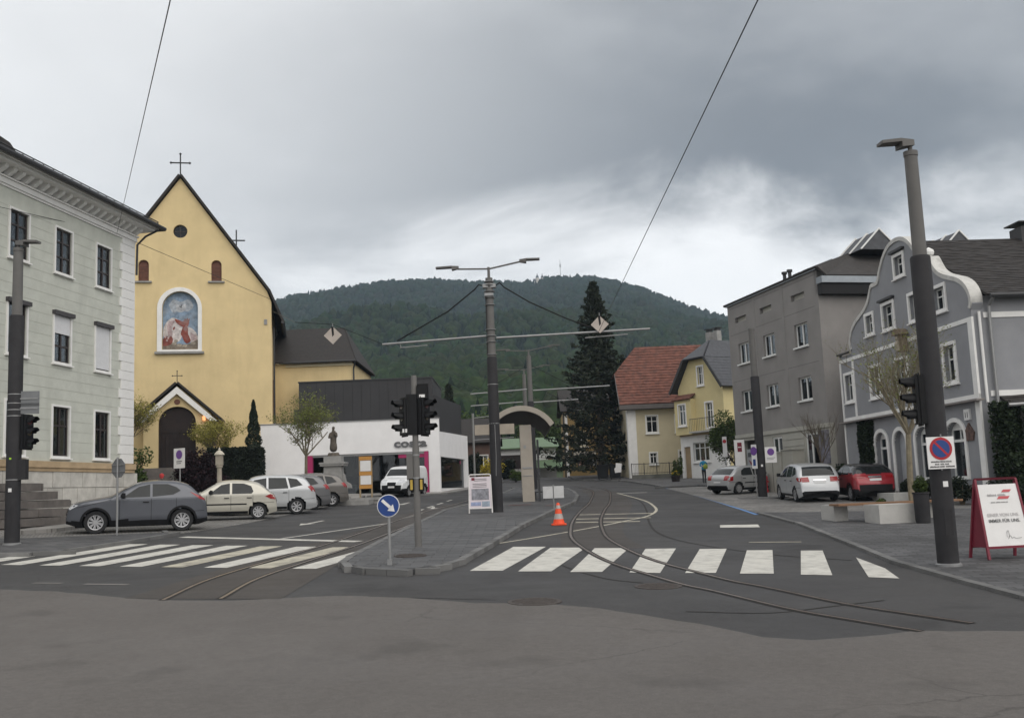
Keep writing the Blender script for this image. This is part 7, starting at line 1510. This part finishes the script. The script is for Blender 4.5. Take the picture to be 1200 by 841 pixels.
# ------------------------------------------------------------------ vegetation
def leaf_mesh(name, pts, size, m, seed=0, aspect=.55, droop=0.0, normals=None):
    """one small pointed leaf (two triangles) at each point"""
    rs = np.random.RandomState(seed); P = np.asarray(pts, float); n = len(P)
    d = rs.normal(size=(n, 3)); d[:, 2] = d[:, 2]*.6-droop; d /= np.linalg.norm(d, axis=1)[:, None]
    u = rs.normal(size=(n, 3)); u -= (u*d).sum(1)[:, None]*d; u /= np.linalg.norm(u, axis=1)[:, None]
    s = size*rs.uniform(.6, 1.4, n)[:, None]
    V = np.stack([P-d*s*.5, P+u*s*aspect*.5, P+d*s*.5, P-u*s*aspect*.5], 1).reshape(-1, 3)
    me = bpy.data.meshes.new(name); me.vertices.add(4*n); me.vertices.foreach_set('co', V.ravel()); me.loops.add(4*n); me.loops.foreach_set('vertex_index', np.arange(4*n, dtype=np.int32))
    me.polygons.add(n); me.polygons.foreach_set('loop_start', np.arange(0, 4*n, 4, dtype=np.int32)); me.polygons.foreach_set('loop_total', np.full(n, 4, dtype=np.int32)); me.update(calc_edges=True); me.materials.append(m); return me
def blob_points(n, c, r_, seed, lumps=9, shell=.55):
    """points clustered in uneven lumps that fill an ellipsoid"""
    rs = np.random.RandomState(seed); L_ = rs.normal(size=(lumps, 3)); L_ /= np.linalg.norm(L_, axis=1)[:, None]; L_ *= rs.uniform(.25, .75, lumps)[:, None]; lr = rs.uniform(.28, .5, lumps)
    k = rs.randint(0, lumps, n); d = rs.normal(size=(n, 3)); d /= np.linalg.norm(d, axis=1)[:, None]; q = L_[k]+d*(lr[k]*rs.uniform(shell, 1.05, n))[:, None]
    return np.array(c)+q*np.array(r_)
def branch_tree(name, label, loc, h, trunk_h, spread, seed, bark, leafm, leaves, leafsize, levels=4, r0=.09, up=.55, rz=0, children=(3,4)):
    rs = random.Random(seed); root = thing(name, label, 'tree', loc, rz); b = MB(); tips = []
    def grow(p, d, ln, r_, lv):
        n = 4; pts = [p]; q = p
        for k in range(n):
            d = (d+Vector((rs.uniform(-1,1), rs.uniform(-1,1), rs.uniform(-.4,.9)))*.13).normalized(); q = q+d*ln/n; pts.append(q)
        b.tube(pts, [r_*(1-.45*k/n) for k in range(n+1)], 5 if lv < 2 else 4, lv == 0)
        if lv >= 2: tips.extend(pts[1:])
        if lv >= levels: return
        for k in range(rs.randint(*children)):
            t = rs.uniform(.4, 1.0); bp = pts[0].lerp(pts[-1], t) if t < 1 else pts[-1]; idx = min(n, int(t*n)); bp = pts[idx]
            a = rs.uniform(0, 2*math.pi); o = Vector((math.cos(a), math.sin(a), 0)); dd = (d*up+o*rs.uniform(.5,.95)*spread+Vector((0,0,rs.uniform(.0,.35)))).normalized()
            grow(bp, dd, ln*rs.uniform(.58,.78), r_*.5*rs.uniform(.8,1.1), lv+1)
    tb = [Vector((0,0,-.1)), Vector((rs.uniform(-.05,.05), rs.uniform(-.05,.05), trunk_h*.5)), Vector((rs.uniform(-.06,.06), 0, trunk_h))]
    b.tube(tb, [r0*1.25, r0, r0*.85], 8)
    for k in range(5):
        a = 2*math.pi*k/5+rs.uniform(-.4,.4); grow(tb[-1], Vector((math.cos(a)*spread*.75, math.sin(a)*spread*.75, 1)).normalized(), (h-trunk_h)*.46, r0*.55, 1)
    grow(tb[-1], Vector((0,0,1)), (h-trunk_h)*.5, r0*.65, 1)
    b.build('trunk', bark, root, True, recalc=False)
    if leaves:
        T = np.array([tuple(q) for q in tips]); k = np.random.RandomState(seed).randint(0, len(T), leaves); P = T[k]+np.random.RandomState(seed+1).normal(scale=leafsize*.9, size=(leaves, 3)); inst('crown', leaf_mesh('crown', P, leafsize, leafm, seed), root)
    return root
LSPRING = leafmat('spring_leaf', (.15,.175,.045)); LYEL = leafmat('yellow_spring_leaf', (.25,.23,.055)); LGREEN = leafmat('shrub_leaf', (.055,.085,.02)); LDARK = leafmat('dark_hedge_leaf', (.014,.020,.011), .5, .1); LPURP = leafmat('purple_leaf', (.022,.010,.013), .5, .15); LIVY = leafmat('ivy_leaf', (.016,.026,.011), .55, .1); LSPRUCE = leafmat('spruce_needle', (.020,.026,.014), .6, .1); LBOX = leafmat('box_leaf', (.05,.075,.02)); LCYP = leafmat('cypress_leaf', (.018,.028,.016), .5, .1); LMID = leafmat('street_tree_leaf', (.05,.075,.018))
branch_tree('young_tree', 'small leafing street tree in front of the white shop wall', (-11.15,54.0,g(-11.15,54.0)), 6.3, 2.5, 1.05, 5, BARKL, LSPRING, 6000, .085, 5, .085, .6)
branch_tree('young_tree', 'small bare street tree behind the concrete bench with budding twigs', (11.75,30.6,g(11.75,30.6)+.05), 6.6, 2.5, .8, 11, BARKL, LSPRING, 2200, .06, 5, .095, .75)
branch_tree('thin_sapling', 'leafless sapling in front of the taupe house poster', (13.6,45.5,g(13.6,45.5)), 4.4, 1.4, .5, 3, BARK, LSPRING, 60, .05, 4, .045, .8)
branch_tree('garden_tree', 'yellow-green leafing tree between the grey-green house and the church porch', (-22.95,60.5,4.3), 5.6, 1.4, 1.0, 8, BARK, LYEL, 4200, .10, 4, .07, .5)
branch_tree('garden_tree', 'round yellow-green shrub tree right of the church porch', (-18.1,61.5,3.9), 4.0, .8, 1.0, 21, BARK, LYEL, 6500, .10, 4, .06, .6)
def shrub(name, label, loc, r_, n, size, lm, seed, cat='shrub', lumps=12, stem=True, shell=.55):
    root = thing(name, label, cat, loc); inst('foliage', leaf_mesh('foliage', blob_points(n, (0,0,r_[2]*.95), r_, seed, lumps, shell), size, lm, seed), root)
    if stem:
        b = MB(); rs = random.Random(seed)
        for k in range(6): a = rs.uniform(0,6.28); b.tube([(0,0,-.1),(math.cos(a)*r_[0]*.2,math.sin(a)*r_[1]*.2,r_[2]*.5),(math.cos(a)*r_[0]*.55,math.sin(a)*r_[1]*.55,r_[2]*1.3)],[.04,.03,.012],5)
        b.build('stem', BARK, root)
    return root
shrub('garden_shrub', 'bright green shrub at the corner of the grey-green house', (-21.4,57.0,3.0), (1.1,1.0,1.35), 3200, .15, LGREEN, 4)
shrub('purple_shrub', 'dark purple-leaved shrub right of the church steps', (-17.6,55.6,1.9), (1.55,1.2,1.8), 9000, .16, LPURP, 6, lumps=22)
shrub('purple_shrub', 'low dark purple bush against the retaining wall beside the column', (-16.2,55.0,1.9), (1.1,.9,1.1), 4500, .15, LPURP, 9, lumps=16)
shrub('low_shrub', 'low dark green bush below the church steps', (-18.9,54.6,1.9), (.9,.8,.75), 2600, .14, LDARK, 12, lumps=12)
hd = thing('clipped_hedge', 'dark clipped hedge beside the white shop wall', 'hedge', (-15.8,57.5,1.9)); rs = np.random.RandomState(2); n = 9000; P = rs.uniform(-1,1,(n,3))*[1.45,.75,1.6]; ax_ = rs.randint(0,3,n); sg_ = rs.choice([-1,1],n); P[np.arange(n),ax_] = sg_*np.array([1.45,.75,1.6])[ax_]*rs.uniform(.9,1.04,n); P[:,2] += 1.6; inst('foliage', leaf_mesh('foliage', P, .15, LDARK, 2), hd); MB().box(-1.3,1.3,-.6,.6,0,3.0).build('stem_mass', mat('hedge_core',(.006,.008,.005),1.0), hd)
cy_ = thing('cypress', 'slim dark columnar cypress in front of the yellow church wall', 'tree', (-16.1,62.6,3.4)); rs = np.random.RandomState(5); n = 6500; t = rs.rand(n)**.8; a = rs.rand(n)*6.28; rr_ = .62*np.where(t < .15, t/.15, (1-t)/.85)**.75*(.75+.3*rs.rand(n))*(1+.18*np.sin(t*40+a*2)); P = np.stack([rr_*np.cos(a), rr_*np.sin(a), t*4.9], 1); inst('foliage', leaf_mesh('foliage', P, .15, LCYP, 5, .4, -.8), cy_); MB().tube([(0,0,-.1),(0,0,4.3)],[.09,.02],6).build('trunk', BARK, cy_)
def ivy(label, o, ux, rect, n, seed, thick=.35):
    rs = np.random.RandomState(seed); root = thing('ivy', label, 'climber', o, math.atan2(ux[1], ux[0])); w_, h_ = rect; x = rs.rand(n)*w_; z = rs.rand(n)*h_; e_ = np.minimum.reduce([x, w_-x, h_-z, np.full(n, .5)])/.5
    keep = rs.rand(n) < .35+.65*e_; bul = np.array([mnoise.noise(Vector((a*1.6, b*1.6, seed))) for a, b in zip(x, z)]); P = np.stack([x, -thick*(.5+.6*bul)*rs.uniform(.3,1.1,n)*(.3+.7*e_)-.03, z], 1)[keep]; inst('foliage', leaf_mesh('foliage', P, .13, LIVY, seed, .8, .3), root)
    b = MB()
    for k in range(5): xx = w_*(.15+.18*k); b.tube([(xx,-.04,-.1),(xx+.1*math.sin(k*2),-.05,h_*.5),(xx-.1,-.05,h_*.9)],[.03,.02,.01],5)
    b.build('stem', BARK, root)
u_ = (math.cos(R(-86.5)), math.sin(R(-86.5)))
ivy('dense ivy climbing between the left windows of the scroll-gabled house', (15.863+u_[0]*2.55, 50+u_[1]*2.55, .9), u_, (1.75,3.75), 7000, 3)
ivy('dense ivy mass on the outbuilding corner beside the scroll-gabled house', (16.75, 36.0, .8), (1,.06), (1.15,3.8), 7000, 7, .5)
ivy('ivy trailing along the outbuilding eaves', (17.8, 35.7, 3.3), (1,.02), (3.5,1.1), 4500, 8, .45)
ivy('small ivy patch at the foot of the taupe house corner', (15.5, 49.6, .9), (.93,-.3), (.9,1.9), 2400, 9, .3)
for k, (x, y, w_) in enumerate(((15.9,38.6,1.2),(15.85,41.2,.9),(16.0,37.0,1.0),(16.8,34.7,1.5))): shrub('low_hedge', ('low dark box bush below the arched windows','low dark box bush beside the arched door','low dark box bush at the house corner','spreading dark bush before the outbuilding door')[k], (x,y,g(x,y)+.02), (w_*.75,w_*.6,.55), 3000, .10, LDARK, 30+k, lumps=10)
bx = thing('box_shrub', 'clipped green box shrub growing in the black planter', 'shrub', (11.35,28.9,g(11.35,28.9)+.85)); inst('foliage', leaf_mesh('foliage', blob_points(2600,(0,0,.24),(.30,.30,.36),3,12), .06, LBOX, 3), bx); MB().tube([(0,0,-.05),(0,0,.3)],.02,5).build('stem', BARK, bx)
bx = thing('box_shrub', 'small green shrub on the ground behind the black planter', 'shrub', (10.95,31.2,g(10.95,31.2)+.05)); inst('foliage', leaf_mesh('foliage', blob_points(1800,(0,0,.3),(.35,.3,.38),13,10), .07, LBOX, 13), bx); MB().tube([(0,0,-.05),(0,0,.3)],.02,5).build('stem', BARK, bx)
fl = thing('flowers', 'yellow flowers planted in the brown tub', 'flowers', (11.1,71.5,g(11.1,71.5)+.5)); inst('foliage', leaf_mesh('foliage', blob_points(500,(0,0,.1),(.32,.32,.22),3,8), .09, LBOX, 3), fl); inst('blossom', leaf_mesh('blossom', blob_points(200,(0,0,.18),(.32,.32,.2),4,8), .08, leafmat('yellow_petal',(.55,.38,.03)), 4), fl)
# shrub tree in front of the yellow house, far trees at the street end
st2 = branch_tree('bushy_tree', 'bushy green tree in front of the yellow house balcony', (14.6,68.5,g(14.6,68.5)), 5.0, 1.2, 1.2, 17, BARK, LMID, 100, .14, 3, .09, .5); inst('crown', leaf_mesh('crown', np.concatenate([blob_points(7000,(-.1,0,3.0),(1.75,1.5,1.75),5,26),blob_points(1500,(-1.0,-.2,3.1),(.8,.7,1.2),6,9)]), .15, LMID, 5), st2)
shrub('house_plant', 'small green shrub at the yellow house door', (12.2,77.5,g(12.2,77.5)+.1), (.55,.5,.9), 1500, .14, LGREEN, 41)
branch_tree('forsythia', 'yellow-flowering bush beside the brown house', (-2.2,90.5,g(-2.2,90.5)), 2.6, .3, 1.1, 51, BARK, leafmat('forsythia_flower',(.42,.34,.03)), 1800, .16, 3, .06, .6)
shrub('dark_shrub', 'dark shrub beside the yellow-flowering bush', (-3.6,89.5,g(-3.6,89.5)), (.9,.8,1.6), 2500, .2, LDARK, 43); shrub('round_shrub', 'low rounded green shrub beside the stop at the street end', (-.1,88,g(-.1,88)+.02), (.85,.8,.62), 2200, .13, LGREEN, 44)
shrub('dark_shrub', 'broad dark bush in front of the timber panel of the white hall', (-1.0,104,g(-1,100)), (1.6,1.0,1.3), 3500, .25, LDARK, 45)
def conifer(label, loc, h, rad, seed, whorls, per, quads, size, lm=LSPRUCE, low=.1):
    rs = np.random.RandomState(seed); root = thing('spruce', label, 'tree', loc); b = MB(); b.tube([(0,0,-.2),(0,0,h*.5),(0,0,h*.97)],[h*.018,h*.011,.02],8); P = []
    for k in range(whorls):
        t = low+(1-low)*(k/whorls)**.92; z = t*h; ln = rad*(1-t)**.90*(1+.10*rs.randn())+.12
        for j in range(per):
            a = 2*math.pi*j/per+k*2.4+rs.uniform(-.3,.3); l2 = ln*rs.uniform(.62,1.2); dr = .42*(1-t)+.10
            m_ = 6; pts = []
            for q in range(m_+1):
                s = q/m_; pts.append(Vector((math.cos(a)*l2*s, math.sin(a)*l2*s, z-dr*l2*s*(1-.55*s)+.18*l2*s*s*(1 if t > .4 else .6))))
            b.tube(pts, [.045*(1-t)+.012]+[.02*(1-t)+.006]*(m_-1)+[.004], 3, False)
            nq = int(quads*(.35+l2/rad)); s = np.sqrt(rs.rand(nq))*.98+.02; wd = .42*l2*(1-s)**.8*.55+.06; sd_ = rs.uniform(-1,1,nq)
            P.append(np.stack([np.cos(a)*l2*s-np.sin(a)*wd*sd_, np.sin(a)*l2*s+np.cos(a)*wd*sd_, z-dr*l2*s*(1-.55*s)+.18*l2*s*s-np.abs(rs.normal(scale=.10+.10*(1-t), size=nq))], 1))
    b.build('trunk', BARK, root, recalc=False); inst('crown', leaf_mesh('crown', np.concatenate(P), size, lm, seed, .38, .35), root); return root
conifer('tall dark spruce towering beside the cream house', (7.55,90,2.7), 18.0, 5.2, 4, 40, 8, 52, .46, low=.10)
conifer('small dark conifer behind the black shop block', (-6.4,100,3.0), 10.0, 1.9, 9, 24, 7, 40, .45); conifer('slim conifer left of the small one behind the shop', (-8.6,104,3.0), 8.2, 1.5, 10, 20, 7, 34, .45)
for k, (x, y, h_, s_) in enumerate(((-14,122,8,1),(-5,126,9,2),(3.5,130,9,3),(10,124,9,4),(18,118,9,5),(25,112,9,6),(-24,120,8,7))):
    rt = thing('backdrop_tree', ('broad green tree beyond the church annex','leafy tree beyond the brown house','round tree behind the white hall','tall tree behind the ochre house','leafy tree behind the cream house','broad tree behind the yellow house','broad tree behind the church nave')[k], 'tree', (x,y,3.0)); MB().tube([(0,0,-.3),(0,0,h_*.7)],[.3,.12],8).build('trunk', BARK, rt); inst('crown', leaf_mesh('crown', blob_points(5000,(0,0,h_*.62),(h_*.42,h_*.4,h_*.45),s_,24), .42, LGREEN, s_), rt)
# ------------------------------------------------------------------ haze between the town and the hill
HZ = bpy.data.materials.new('haze_air'); HZ.use_nodes = True; n = HZ.node_tree.nodes; l = HZ.node_tree.links; n.remove(n['Principled BSDF'])
pv = n.new('ShaderNodeVolumePrincipled'); pv.inputs['Color'].default_value = (.55,.70,.86,1); pv.inputs['Density'].default_value = .00021; pv.inputs['Anisotropy'].default_value = 0.0; l.new(pv.outputs[0], n['Material Output'].inputs['Volume'])
hb_ = MB().box(-1700,1700,-60,1750,-12,345).build('haze', HZ); tag(hb_, kind='stuff')
